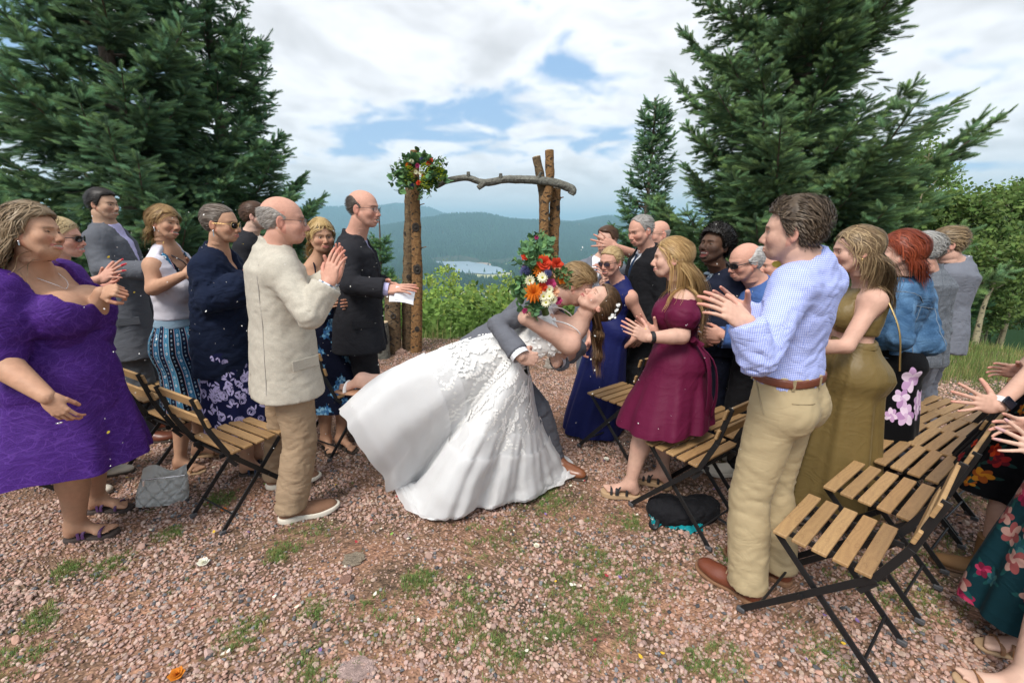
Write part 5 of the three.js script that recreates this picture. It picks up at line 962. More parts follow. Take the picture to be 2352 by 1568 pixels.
function earring(S, g, mat, drop = 0.012) { for (const q of [1, -1]) { const p = HL(S, q * 0.084, -0.04, -0.008), e = new THREE.SphereGeometry(0.005, 8, 6); e.translate(p.x, p.y, p.z); const l = [e]; if (drop) l.push(tube([p, add(p, UPV, -drop * 1.6)], 0.0035, 6)); part('earring', merge(l), mat, g); } }
const gold = std([0.75, 0.52, 0.22], 0.3, { metalness: 1 }), silver = std([0.8, 0.8, 0.82], 0.25, { metalness: 1 });
// ------------------------------------------------------------ a person
let personCount = 0;
function person(s, dress) {
  s.seed = s.seed || (++personCount * 13);
  if (s.foot) s.ft = s.foot;
  const S = skeleton(s), g = thing('person', s.label, 'person', S.base.clone());
  S.fields = {}; S.g = g; S.cell = s.cell || 0.0105;
  const P = [...neckPrims(S), ...trunkPrims(S, -0.003), ...armPrims(S, 0), ...armPrims(S, 1), ...legPrims(S, 0), ...legPrims(S, 1)];
  if (s.bare) for (const i of [0, 1]) P.push(...footPrims(S, i));
  S.prims = P; const bodyF = uni(P), [lo, hi] = bounds(P, 0.03), base = SKIN[s.skin || 'fair'];
  const flesh = skin(surf(bodyF, lo, hi, s.bcell || 0.0105), { noUV: true, color: (x, y, z) => { const n = 1 + 0.06 * n3(x * 22, y * 22, z * 22) + 0.05 * n3(x * 60, y * 60, z * 60), m = 0.03 * n3(x * 8, y * 8, z * 8); return [base[0] * n, base[1] * (n + m), base[2] * (n + m)]; } });
  const list = [flesh, headGeo(S, s.hcell || 0.0031)];
  for (const i of [0, 1]) if (!(s.nohand && s.nohand[i])) list.push(handGeo(S, i, handOf(S, i)));
  part('body', merge(list), skinMat, g);
  S.bodyF = bodyF;
  dress && dress(S, g);
  const fs = Object.values(S.fields), col = fs.length ? (x, y, z) => Math.min(bodyF(x, y, z), ...fs.map((f) => f(x, y, z))) : bodyF;
  const hg = hairGeo(S, s.hair?.len > 0.12 ? col : null); if (hg) part('hair', hg, hairMat, g);
  if (s.after) s.after(S, g);
  return S;
}
// ------------------------------------------------------------ the guests
const gd = (px, d) => V((px - 1176) / FOC * (d * cP + CAM_H * sP), 0, -d);
const W = (x, y, z) => V(x, y, z);
const C = {
  navy: cloth([0.012, 0.015, 0.030], { sc: [0.2, 0.25, 0.4] }), charcoal: cloth([0.020, 0.020, 0.024], { sc: [0.3, 0.3, 0.35] }), blackSuit: cloth([0.010, 0.010, 0.012], { sc: [0.25, 0.25, 0.3] }),
  grey: cloth([0.085, 0.092, 0.105]), midGrey: cloth([0.10, 0.105, 0.12]), lightGrey: cloth([0.155, 0.165, 0.195]), white: cloth([0.72, 0.73, 0.76], { bump: 0.00275 }), lilacShirt: cloth([0.48, 0.45, 0.68]), khaki: cloth([0.40, 0.315, 0.185], { bump: 0.002 }), tanTrouser: cloth([0.33, 0.235, 0.15], { bump: 0.0033 }),
  pink: cloth([0.55, 0.25, 0.33]), denimShirt: cloth([0.055, 0.115, 0.30], { bump: 0.0044 }), brownLeather: std([0.16, 0.045, 0.022], 0.38, { clearcoat: 0.25, clearcoatRoughness: 0.4 }), tanLeather: std([0.26, 0.125, 0.055], 0.55), beltLeather: std([0.14, 0.04, 0.02], 0.45), rubber: std([0.62, 0.57, 0.48], 0.8), darkSole: std([0.05, 0.035, 0.025], 0.8), cork: std([0.42, 0.28, 0.16], 0.9), blackStrap: std([0.012, 0.012, 0.013], 0.7), laceTan: std([0.35, 0.24, 0.14], 0.9), navyLace: std([0.02, 0.03, 0.06], 0.8),
};
C.linen = cloth([0.56, 0.53, 0.475], { bump: 0.0012, map: mapTex(256, 0.25, (u, v) => { const k = 1 + 0.05 * tile2((u * 10) % 1, v, 16, 3) + 0.05 * tile2(u, (v * 10) % 1, 16, 8) + 0.03 * tile2(u, v, 5, 4), c = S8('#b5aea0'); return c.map((q) => q * k); }) });
C.gingham = cloth(0, { bump: 0.003575, map: mapTex(256, 0.052, (u, v) => { const a = (u * 8) % 1 < 0.45, b = (v * 8) % 1 < 0.45; return mix3(S8('#c3caec'), S8('#8290d6'), a && b ? 1 : a || b ? 0.5 : 0); }) });
C.tweed = cloth(0, { map: mapTex(256, 0.12, (u, v) => { const n = 0.5 + 0.35 * tile2(u, v, 40, 3) + 0.3 * tile2((u * 6) % 1, v, 30, 9), g = (u * 2) % 1 < 0.05 || (v * 2) % 1 < 0.05 ? 0.5 : 0; return mix3(S8('#42464d'), S8('#858a90'), clamp(n - g * 0.5)); }) });
C.denim = cloth(0, { bump: 0.00495, map: mapTex(256, 0.5, (u, v) => { const n = 0.5 + 0.5 * tile2(u, v, 5, 3) + 0.16 * tile2(u, v, 60, 8); return mix3(S8('#2d4a69'), S8('#5f82a4'), clamp(n)); }) });
C.purple = cloth(0, { rough: 0.7, bump: 0.0033, sc: [0.4, 0.25, 0.7], map: mapTex(512, 0.34, (u, v) => { let l = 0; for (let i = 0; i < 3; i++) { const w = tile2(u, v, 4, 5 + i * 3); l = Math.max(l, Math.exp(-((Math.abs(w) - 0.02) ** 2) / 0.0012)); } const m = 0.5 + 0.5 * tile2(u, v, 70, 4); return mix3(mix3(S8('#36175a'), S8('#54308a'), m * 0.7), S8('#7450a4'), l * 0.3); }) });
C.burgundy = cloth([0.105, 0.008, 0.035], { rough: 0.6, bump: 0.0022, sc: [0.6, 0.2, 0.35] });
C.navyDress = cloth([0.010, 0.014, 0.085], { rough: 0.6, bump: 0.0022, sc: [0.2, 0.25, 0.6] });
C.olive = cloth([0.165, 0.115, 0.040], { rough: 0.46, bump: 0.0022, sheen: 0.5, sc: [0.6, 0.5, 0.3], spec: 0.6 });
const petalsTex = (n, m, bg, blooms, leafC, count, r0, seed) => { const t = ctex(n, n, (g) => { g.fillStyle = bg; g.fillRect(0, 0, n, n); const r = rng(seed); for (let i = 0; i < count; i++) { const x = r() * n, y = r() * n, R = n * r0 * lerp(0.6, 1.3, r()), col = blooms[Math.floor(r() * blooms.length)], rot = r() * 6.3; for (const ox of [-n, 0, n]) for (const oy of [-n, 0, n]) { g.save(); g.translate(x + ox, y + oy); g.rotate(rot); if (leafC) { g.fillStyle = leafC; for (let k = 0; k < 3; k++) { g.beginPath(); g.ellipse(R * 1.1 * Math.cos(k * 2.1), R * 1.1 * Math.sin(k * 2.1), R * 0.6, R * 0.22, k * 2.1, 0, 6.3); g.fill(); } } for (let k = 0; k < 6; k++) { const a = k * 1.047 + (k % 2) * 0.2; g.fillStyle = col[k % col.length]; g.beginPath(); g.ellipse(Math.cos(a) * R * 0.5, Math.sin(a) * R * 0.5, R * 0.55, R * 0.36, a, 0, 6.3); g.fill(); } g.fillStyle = col[0]; g.beginPath(); g.arc(0, 0, R * 0.2, 0, 6.3); g.fill(); g.restore(); } } }); t.repeat.set(1 / m, 1 / m); return t; };
C.floralBlack = cloth(0, { bump: 0.0022, map: petalsTex(512, 0.42, '#08080b', [['#d5b6d6', '#b78dbb', '#e6d2e6'], ['#c6a0c8', '#e2cbe0']], null, 9, 0.13, 4) });
C.floralRed = cloth(0, { bump: 0.0022, map: petalsTex(512, 0.38, '#0a0a0e', [['#a52a12', '#c0441c', '#7d1a10'], ['#b4761f', '#8f4a1c'], ['#5e1420', '#8a1e20']], '#1d3a36', 12, 0.085, 8) });
C.floralTeal = cloth(0, { bump: 0.0022, map: petalsTex(512, 0.5, '#0d3038', [['#8d2044', '#b23a5c', '#6b1a34'], ['#b08a80', '#8c4a4a'], ['#23505a', '#3c6a6a']], '#1a4a4a', 13, 0.095, 12) });
C.floralLilac = cloth(0, { bump: 0.0022, map: ctex(512, 512, (g, n) => { g.fillStyle = '#14183c'; g.fillRect(0, 0, n, n); const r = rng(5); g.strokeStyle = g.fillStyle = '#b9b0d8'; for (let i = 0; i < 62; i++) { const x = r() * n, y = r() * n, R = n * lerp(0.05, 0.085, r()), a = r() * 6; for (const ox of [-n, 0, n]) for (const oy of [-n, 0, n]) { g.save(); g.translate(x + ox, y + oy); g.rotate(a); if (i % 3 === 0) { for (let k = 0; k < 5; k++) { g.lineWidth = R * 0.13; g.beginPath(); g.arc(R * 0.08 * k, 0, R * (1 - k * 0.18), k * 1.1, k * 1.1 + 4.4); g.stroke(); } } else for (const q of [-0.5, 0.5]) { g.beginPath(); g.ellipse(R * 0.5, R * q, R * 0.75, R * 0.28, q, 0, 6.3); g.fill(); } g.restore(); } } }, {}) }); C.floralLilac.map.repeat.set(1 / 0.36, 1 / 0.36);
C.floralBlue = cloth(0, { bump: 0.0022, map: petalsTex(512, 0.4, '#0b1024', [['#41719c', '#6fa0c0', '#2e5a88'], ['#7aa4bd', '#456f93']], '#1c3c58', 16, 0.075, 15) });
C.stripeBlue = cloth(0, { bump: 0.0022, map: ctex(512, 512, (g, n) => { g.fillStyle = '#122038'; g.fillRect(0, 0, n, n); const r = rng(9), B = ['#2f6a8c', '#16233a', '#4d8fae', '#101826']; for (let i = 0; i < 8; i++) { g.fillStyle = B[i % 4]; g.fillRect(i * 64, 0, 64, n); g.fillStyle = i % 2 ? '#9fb8cc' : '#caa0a8'; g.fillRect(i * 64, 0, 5, n); for (let k = 0; k < 16; k++) { g.fillStyle = ['#8fb7cf', '#d6dde4', '#5d8fb5', '#c3d4df'][(k + i) % 4]; g.beginPath(); g.arc(i * 64 + 34, k * 32 + 16, i % 2 ? 8 : 12, 0, 6.3); g.fill(); g.fillStyle = '#16233a'; g.beginPath(); g.arc(i * 64 + 34, k * 32 + 16, 4, 0, 6.3); g.fill(); } } }) }); C.stripeBlue.map.repeat.set(1 / 0.42, 1 / 0.42);
C.blouse = cloth(0, { map: petalsTex(256, 0.25, '#b9cfd6', [['#7fa6b4', '#e8eef0'], ['#6f99a8', '#a8c4a8']], null, 26, 0.07, 21) });
C.shawl = cloth([0.008, 0.013, 0.032], { bump: 0.0044, rough: 0.95, sc: [0.15, 0.25, 0.5] });
C.bolero = cloth([0.62, 0.60, 0.66], { bump: 0.0022 });
C.lightBlueBand = cloth([0.30, 0.42, 0.52]);
C.plaid = cloth(0, { map: mapTex(128, 0.09, (u, v) => { const a = (u * 2) % 1, b = (v * 2) % 1; let c = S8('#d9dfe8'); if (a < 0.3) c = mix3(c, S8('#27435f'), 0.6); if (b < 0.3) c = mix3(c, S8('#27435f'), 0.6); return c; }) });
const clapHands = (dirL, backZ) => 0;
const swept = (sx, back = -1, up = 0.25) => (x, y, z) => V(x * 3 + sx, z > 0.02 && y > 0.06 ? up : -0.35, back);

// ---- left side
person({ label: 'woman in a purple lace dress with wavy ash blonde hair, hand on her thigh', lift: 0.022, base: gd(195, 2.02), yaw: 96, H: 1.72, fem: 1, bare: 1, skin: 'tan', fat: 0.05, bust: 0.088, belly: 0.05, arm: 0.012, 
  pelP: [140, 2.06], nk: at(72, 622, 2.03), hd: at(76, 537, 2.0), hyaw: 100, hpit: -4, hrol: -6, foot: [gp(228, 1176), gp(182, 1240)], fdir: [98, 106], el: [null, at(-22, 815, 1.80)], wr: [at(232, 672, 2.08), at(108, 912, 1.72)],
  hand: [{ pose: 'grip', dir: W(1, 0.15, 0.1), back: W(0.1, 0.6, 0.8), nail: [0.8, 0.78, 0.8] }, { pose: 'relax', dir: W(0.42, -0.9, -0.12), back: W(0.3, 0.15, 1), nail: [0.75, 0.66, 0.64] }],
  face: { smile: 0.9, chub: 0.007, old: 0.6, open: 0.25, eyes: 0.6 }, hair: { kind: 'long', c: [0.20, 0.135, 0.075], c2: [0.38, 0.29, 0.19], len: 0.2, th: 0.026, top: 1.4, n: 900, w: 0.0036, wave: 0.006, waveF: 45, mess: 0.3, steps: 14, drop: 0.75, comb: (x, y, z) => V(x * 6, -0.35, -0.9 + (z > 0.05 ? -0.3 : 0.3)) } }, (S, g) => {
  const P = [...trunkPrims(S, 0.010, 0.25, 0.80)]; for (const i of [0, 1]) P.push(pCone(S.sh[i], mixv(S.sh[i], S.el[i], 0.55), S.ra * 1.15 + 0.028, S.ra + 0.045, 0.04), pCone(mixv(S.sh[i], S.el[i], 0.5), mixv(S.el[i], S.wr[i], 0.12), S.ra + 0.046, S.ra + 0.026, 0.03));
  garment(S, g, 'dress', P, C.purple, { crease: 0.007, base: 0.4, post: (d, x, y, z) => { const [a, t, b] = loc(S, x, y, z); return d + 0.005 * Math.exp(-(((t - 0.5) / 0.03) ** 2)) * (b > -0.05 ? 1 : 0.4); }, cuts: [(x, y, z) => { const [a, t, b] = loc(S, x, y, z); return b > 0.0 && Math.abs(a) < 0.12 ? (t - 0.745 - 0.06 * sst(0.05, 0.12, Math.abs(a))) * S.L : -1; }] });
  const h = 0.06; loft(S, g, 'skirt', C.purple, { top: 0.5, hemC: at(160, 1075, 2.0), pts: [[0, S.rows[3][1] + 0.01, S.rows[3][2] + 0.012, S.rows[3][3] + 0.012], [0.35, S.rows[1][1] + 0.02, S.rows[2][2] + 0.04, S.rows[1][3] + 0.04], [1, 0.31, 0.33, 0.33]], amp: 0.075, folds: 8, hemY: (t) => 0.055 * Math.cos(t) + 0.02 * Math.sin(t * 3) - 0.05 * Math.sin(t) , m: 40 });
  for (const i of [0, 1]) sandal(S, g, i, std([0.075, 0.025, 0.10], 0.55), std([0.05, 0.035, 0.03], 0.85), [[0.125, 0.036, 0.048], [0.07, 0.052, 0.04, 0.03], [0.02, 0.076, 0.040]], 0.022);
  part('necklace', tube(crv([TP(S, 0.07, 1.0, 0.03), TP(S, 0.03, 0.9, S.rows[5][2] + 0.01), TP(S, 0, 0.86, S.rows[5][2] + 0.02), TP(S, -0.03, 0.9, S.rows[5][2] + 0.01), TP(S, -0.07, 1.0, 0.03)], 14), 0.0014, 5), silver, g);
  earring(S, g, silver, 0.01);
  const w = S.wr[1]; part('ring', new THREE.TorusGeometry(0.0105, 0.0018, 6, 14).applyMatrix4(new THREE.Matrix4().makeRotationX(1.4).setPosition(add(w, W(0.02, -0.112, 0.0)))), silver, g);
});
person({ label: 'blonde woman in dark sunglasses clapping behind the woman in purple', base: gd(205, 2.6), yaw: 105, H: 1.63, fem: 1, skin: 'ruddy', pelP: [185, 2.6], nk: at(128, 618, 2.58), hd: at(140, 548, 2.55), hyaw: 108, wr: [at(226, 652, 2.5), at(232, 640, 2.36)],
  hand: [{ pose: 'clap', dir: W(1, 0.25, 0), back: W(0, -0.3, -1), nail: [0.45, 0.03, 0.05] }, { pose: 'spread', dir: W(1, 0.5, 0.1), back: W(-0.2, 0.5, 0.9), nail: [0.45, 0.03, 0.05] }], face: { smile: 1, open: 0.5 }, hair: { kind: 'long', c: [0.42, 0.30, 0.15], c2: [0.62, 0.5, 0.3], len: 0.16, th: 0.018, n: 500, steps: 12, comb: (x, y, z) => V(x * 6, -0.6, -0.8), mess: 0.4 } }, (S, g) => { shirt(S, g, C.blouse, { arms: 0.5, collar: false, vneck: 0.8, t0: -0.2, sl: 0.012 }); trousers(S, g, C.navy); glasses(S, g, true); for (const i of [0, 1]) shoe(S, g, i, 'oxford', C.rubber, C.darkSole); });
person({ label: 'young dark haired man in a grey suit and lilac shirt, leaning back laughing', base: gd(332, 3.3), yaw: 110, H: 1.77, skin: 'olive', pelP: [300, 3.3], nk: at(246, 527, 3.32), hd: at(236, 470, 3.28), hs: 0.87, hyaw: 92, hpit: 2, wr: [at(372, 612, 3.3), at(352, 622, 3.1)], el: [null, at(234, 618, 3.08)], foot: [gd(345, 3.4), gd(330, 3.2)],
  face: { smile: 1, open: 0.35 }, hair: { kind: 'short', c: [0.018, 0.014, 0.012], th: 0.016, top: 1.3, quiff: 1, len: 0.05, n: 420, comb: swept(0.5) } }, (S, g) => { shirt(S, g, C.lilacShirt); trousers(S, g, C.grey); jacket(S, g, C.midGrey, { cuffMat: C.lilacShirt, vb: 0.45, flap: 1, cuff: 0.92 }); for (const i of [0, 1]) shoe(S, g, i, 'oxford', C.brownLeather, C.darkSole); });
person({ label: 'smiling tanned woman in a white bolero and blue patterned maxi dress', base: gd(440, 2.86), yaw: 92, H: 1.63, fem: 1, bare: 1, skin: 'tan', pelP: [415, 2.88], nk: at(388, 580, 2.88), hd: at(377, 514, 2.84), hs: 0.9, hyaw: 82, hrol: -8, el: [null, at(350, 664, 2.7)], wr: [at(445, 622, 2.95), at(424, 630, 2.66)], wide: 0.97, arm: 0.006,
  hand: [{ pose: 'clap', dir: W(0.7, 0.6, 0.2), back: W(0, 0.2, -1) }, { pose: 'clap', dir: W(0.9, 0.35, -0.2), back: W(0.2, 0.3, 1) }], face: { smile: 1, open: 0.5, eyes: 0.7, old: 0.4 }, hair: { kind: 'long', c: [0.24, 0.13, 0.05], c2: [0.50, 0.34, 0.15], len: 0.13, th: 0.022, top: 1.35, n: 650, steps: 11, drop: 0.7, mess: 0.35, wave: 0.003, comb: (x, y, z) => V(x * 5 + (z > 0.05 ? 0.5 : 0), -0.5, z > 0.06 ? 0.2 : -0.8) } }, (S, g) => {
  shirt(S, g, C.stripeBlue, { name: 'dress', collar: false, t0: 0.1, vneck: 0.62, off: 0.006, crease: 0.004 });
  shirt(S, g, C.bolero, { name: 'bolero', collar: false, t0: 0.34, off: 0.018, arms: 0, vneck: 0.46, crease: 0.005, base: 0.3 });
  garment(S, g, 'waistband', [pTrunk(S, S.rows, 0.012, 0.01, 0.26, 0.40)], C.lightBlueBand, { cell: 0.009 });
  loft(S, g, 'skirt', C.stripeBlue, { top: 0.3, hemC: at(447, 935, 2.85), pts: [[0, 0.145, 0.1, 0.1], [0.22, 0.178, 0.12, 0.15], [0.6, 0.17, 0.14, 0.15], [1, 0.19, 0.18, 0.18]], amp: 0.06, folds: 7 });
  earring(S, g, silver); for (const i of [0, 1]) sandal(S, g, i, C.tanLeather, C.cork, [[0.12, 0.036, 0.045]]);
  part('necklace', tube(crv([TP(S, 0.065, 1.02, 0.01), TP(S, 0.035, 0.93, S.rows[5][2] + 0.015), TP(S, 0, 0.88, S.rows[5][2] + 0.02), TP(S, -0.035, 0.93, S.rows[5][2] + 0.015), TP(S, -0.065, 1.02, 0.01)], 14), 0.004, 6), std([0.03, 0.025, 0.03], 0.3), g);
});
person({ label: 'woman in aviator sunglasses, navy shawl and lilac floral skirt, hair pulled back', base: gd(570, 2.76), yaw: 103, H: 1.68, fem: 1, bare: 1, skin: 'tan', fat: 0.02, pelP: [520, 2.76], nk: at(500, 585, 2.76), hd: at(507, 515, 2.72), hyaw: 93, hpit: 3, foot: [gd(590, 2.85), gd(572, 2.72)], wr: [at(565, 640, 2.75), at(555, 660, 2.6)], el: [null, at(485, 690, 2.55)],
  face: { old: 1, nose: 1.12 }, hair: { kind: 'short', c: [0.075, 0.05, 0.035], c2: [0.28, 0.24, 0.2], th: 0.008, len: 0.09, n: 550, comb: (x, y, z) => V(x * 1.2, 0.05 - Math.max(0, -z) * 4, -1), mess: 0.12, low: 0.0 } }, (S, g) => {
  const P = [pTrunk(S, [[-0.24, 0.20, 0.16, 0.17, 0], [0.1, 0.205, 0.155, 0.165, 0], [0.5, 0.20, 0.15, 0.14, 0], [0.8, 0.19, 0.125, 0.125, 0], [0.97, 0.125, 0.07, 0.085, 0], [1.06, 0.075, 0.06, 0.07, 0]], 0.012, 0.03)]; for (const i of [0, 1]) P.push(...armPrims(S, i, 0.04, 0.03, 0.75)); P.push(pCone(add(S.nk, S.ut, 0.01), S.sh[0], 0.06, 0.07, 0.05), pCone(add(S.nk, S.ut, 0.01), S.sh[1], 0.06, 0.07, 0.05), ringAt(S, 0.066, -0.03, 0.045, 0.012, 0.5));
  const hole = pCone(add(S.nk, S.ut, 0), add(S.nk, sub(S.hd, S.nk), 1), 0.055, 0.055, 0);
  garment(S, g, 'shawl', P, C.shawl, { crease: 0.012, base: 0.5, fr: 0.8, cuts: [(x, y, z) => -hole.f(x, y, z), (x, y, z) => { const [a, t, b] = loc(S, x, y, z); return t < 0.6 ? -1 : -Math.max(Math.abs(a) - (t - 0.6) * S.L * 0.3, 0.02 - b); }] });
  loft(S, g, 'skirt', C.floralLilac, { top: 0.2, hemC: at(560, 968, 2.76), pts: [[0, 0.18, 0.13, 0.14], [0.4, 0.20, 0.17, 0.18], [1, 0.235, 0.22, 0.23]], amp: 0.06, folds: 7 });
  glasses(S, g, true, gold, { w: 0.027, h: 0.022, t: 0.0014 }); earring(S, g, silver, 0.02); for (const i of [0, 1]) sandal(S, g, i, C.navyLace, C.darkSole, [[0.125, 0.036, 0.045], [0.02, 0.08, 0.036], [0.07, 0.055, 0.04]]);
});
person({ label: 'bearded man with glasses in a dark suit, half hidden behind the beige jacket', base: gd(618, 4.0), yaw: 106, H: 1.75, skin: 'pale', pelP: [600, 4], nk: at(572, 543, 4), hd: at(586, 497, 3.98), hyaw: 106, cell: 0.014, hcell: 0.004, face: { stubble: 0.55, stubC: [0.12, 0.06, 0.03] }, hair: { kind: 'short', c: [0.07, 0.035, 0.02], th: 0.012, top: 1.2, len: 0.04, n: 260, comb: swept(0.4) } }, (S, g) => { shirt(S, g, C.white); trousers(S, g, C.charcoal); jacket(S, g, C.charcoal, {}); glasses(S, g, false); for (const i of [0, 1]) shoe(S, g, i, 'oxford', black, C.darkSole); });
person({ label: 'bald older man in a beige linen jacket and tan trousers, clapping', base: gd(660, 2.32), yaw: 128, H: 1.79, skin: 'ruddy', fat: 0.012, pelP: [655, 2.33], nk: at(630, 578, 2.32), thick: 0.95, hd: at(650, 508, 2.30), hyaw: 114, hpit: 2, arch: -0.015, foot: [gp(640, 1116), gp(672, 1192)], fdir: [112, 116], el: [null, at(712, 724, 2.08)], wr: [at(768, 640, 2.36), at(752, 652, 2.14)],
  hand: [{ pose: 'flat', dir: W(0.38, 0.9, 0.1), back: W(0.5, 0, -0.8) }, { pose: 'clap', dir: W(0.30, 0.95, -0.15), back: W(-0.3, 0.2, 1) }], face: { old: 1, nose: 1.15, chub: 0.005 }, hair: { kind: 'bald', c: [0.26, 0.22, 0.19], c2: [0.5, 0.47, 0.43], th: 0.005, len: 0.022, n: 650, w: 0.002, mess: 0.2, btop: 0.07, comb: (x, y, z) => V(0, -0.5, -1) } }, (S, g) => {
  shirt(S, g, C.plaid); trousers(S, g, C.tanTrouser, { hem: 0.034 }); jacket(S, g, C.linen, { cuffMat: C.plaid, vent: 1, flap: 1, flapSides: [-1], hem: -0.30, buttons: C.tanLeather, crease: 0.007, sl: 0.003, cuff: 0.95 });
  const f = S.fields.jacket, seam = []; for (let k = 0; k <= 12; k++) { const t = lerp(0.92, -0.2, k / 12), dir = nrm(add(S.ft.clone().multiplyScalar(-1), S.lt, -0.9)); seam.push(onto(f, TP(S, -0.1, t, -0.06), dir, 0.0012)); } part('seam', tube(seam, 0.0016, 5), cloth([0.42, 0.39, 0.35]), g.getObjectByName('jacket'));
  glasses(S, g, false, wire); for (const i of [0, 1]) shoe(S, g, i, 'sneaker', std([0.20, 0.10, 0.055], 0.8), C.rubber, std([0.12, 0.06, 0.035], 0.9));
});
person({ label: 'blonde woman in a halter dress with blue flowers, between two suited men', base: gd(772, 3.15), yaw: 48, H: 1.62, fem: 1, bare: 1, skin: 'tan', fat: 0.008, pelP: [758, 3.16], nk: at(730, 605, 3.16), hd: at(738, 545, 3.12), hyaw: 38, foot: [gd(785, 3.1), gd(750, 3.08)], wr: [at(800, 700, 3.0), at(742, 702, 2.95)], face: { smile: 0.55, chub: 0.006 }, hair: { kind: 'long', c: [0.42, 0.27, 0.10], c2: [0.66, 0.48, 0.23], len: 0.15, th: 0.024, top: 1.35, n: 500, steps: 12, wave: 0.004, mess: 0.3, drop: 0.7, comb: (x, y, z) => V(x * 7, -0.4, z > 0.06 ? 0.1 : -0.6) } }, (S, g) => {
  garment(S, g, 'dress', trunkPrims(S, 0.009, 0.1, 0.84), C.floralBlue, { crease: 0.004 }); for (const q of [-1, 1]) part('strap', tube(crv([onto(S.fields.dress, TP(S, q * 0.075, 0.82, 0.05), S.ft, 0.0), TP(S, q * 0.06, 0.95, 0.075), TP(S, q * 0.045, 1.04, 0.03), TP(S, 0, 1.05, -0.06)], 10), 0.005, 6), C.floralBlue, g);
  loft(S, g, 'skirt', C.floralBlue, { top: 0.3, hemC: at(775, 925, 3.15), pts: [[0, 0.15, 0.105, 0.105], [0.3, 0.19, 0.14, 0.16], [1, 0.25, 0.22, 0.24]], amp: 0.07, folds: 8 }); for (const i of [0, 1]) sandal(S, g, i, C.blackStrap, C.darkSole, [[0.12, 0.036, 0.045], [0.03, 0.07, 0.036]]);
});
person({ label: 'tall balding man with glasses in a charcoal suit, holding folded papers', base: gd(838, 3.08), yaw: 100, H: 1.87, skin: 'ruddy', pelP: [826, 3.1], nk: at(812, 553, 3.1), hd: at(834, 480, 3.06), hyaw: 82, hpit: 2, foot: [gp(826, 990), gp(838, 1013)], fdir: [98, 92], el: [at(850, 650, 3.3), at(803, 655, 2.84)], wr: [at(882, 655, 3.15), at(888, 664, 2.86)], hand: [{ pose: 'cup', dir: W(0.9, -0.1, 0.2), back: W(0, 0.5, -1) }, { pose: 'flat', dir: W(1, 0.08, 0), back: W(-0.1, 0.9, 0.5) }],
  face: { smile: 0.5, open: 0.45 }, hair: { kind: 'bald', c: [0.06, 0.045, 0.035], c2: [0.16, 0.13, 0.11], th: 0.005, len: 0.02, n: 500, w: 0.002, mess: 0.2, btop: 0.085, comb: (x, y, z) => V(0, -0.6, -1) } }, (S, g) => { shirt(S, g, C.lilacShirt); trousers(S, g, C.charcoal); jacket(S, g, C.charcoal, { flap: 1, cuff: 0.93, vent: 1, buttons: black, hem: -0.32 }); glasses(S, g, false, black); for (const i of [0, 1]) shoe(S, g, i, 'oxford', C.brownLeather, C.darkSole); const a = mixv(S.el[1], S.wr[1], 0.9), b = mixv(S.el[1], S.wr[1], 1.06); part('cuff', tube([a, b], [0.043, 0.04], 14, { caps: false }), C.lilacShirt, g); });

// ---- right side
person({ label: 'man in a light grey suit and blue tie, face behind an outstretched hand', base: gd(1368, 4.1), yaw: -27, H: 1.74, skin: 'fair', pelP: [1372, 4.1], nk: at(1380, 600, 4.1), hd: at(1394, 552, 4.05), hyaw: -47, cell: 0.013, wr: [at(1395, 640, 3.85), at(1385, 648, 3.85)], hair: { kind: 'short', c: [0.07, 0.035, 0.018], th: 0.014, top: 1.3, quiff: 1, len: 0.04, n: 260, comb: swept(0.4) }, face: { smile: 0.5 } }, (S, g) => { shirt(S, g, C.white); trousers(S, g, C.lightGrey); jacket(S, g, C.lightGrey, { cuffMat: C.white, vb: 0.42 }); tie(S, g, cloth([0.03, 0.075, 0.19])); for (const i of [0, 1]) shoe(S, g, i, 'oxford', C.brownLeather, C.darkSole); });
function tie(S, g, mat) { const f = S.fields.shirt, pts = []; for (let k = 0; k <= 8; k++) pts.push(add(onto(f, TP(S, 0, lerp(0.97, 0.4, k / 8), 0.02), S.ft, 0.001), S.ft, k === 0 ? 0.012 : 0.005)); part('tie', tube(pts, (t) => t < 0.08 ? 0.02 : lerp(0.020, 0.036, t), 10, { flat: 0.25 }), mat, g); }
person({ label: 'woman in a long navy dress and tinted glasses, blonde hair in a low bun', fs: 1, base: gd(1366, 3.42), yaw: -60, H: 1.64, fem: 1, bare: 1, skin: 'ruddy', pelP: [1392, 3.44], nk: at(1424, 652, 3.44), hd: at(1403, 602, 3.38), hyaw: -46, hpit: 6, wr: [at(1425, 800, 3.32), at(1350, 790, 3.38)], foot: [gd(1372, 3.42), gd(1345, 3.36)], face: { smile: 0.4, open: 0.3 }, hair: { kind: 'long', c: [0.38, 0.25, 0.11], c2: [0.6, 0.45, 0.24], th: 0.014, len: 0.11, n: 520, steps: 8, drop: 0, comb: (x, y, z) => V(-x * 3, -0.45, -1), mess: 0.25, body: [[0, -0.035, -0.115, 0.042, 0.042, 0.034]] } }, (S, g) => {
  const nd = shirt(S, g, C.navyDress, { name: 'dress', collar: false, t0: 0.1, off: 0.008, crease: 0.004 });
  loft(S, g, 'skirt', C.navyDress, { top: 0.32, hemC: add(gd(1360, 3.4), UPV, 0.03), pts: [[0, 0.142, 0.105, 0.1], [0.22, 0.178, 0.12, 0.15], [1, 0.24, 0.24, 0.26]], amp: 0.075, folds: 8, m: 40 });
  glasses(S, g, true, std([0.03, 0.015, 0.012], 0.3), { lens: std([0.05, 0.035, 0.05], 0.08), h: 0.016 }); earring(S, g, silver); for (const i of [0, 1]) sandal(S, g, i, C.navyLace, C.darkSole, [[0.12, 0.036, 0.045], [0.09, 0.045, 0.043], [0.05, 0.06, 0.038]]);
});
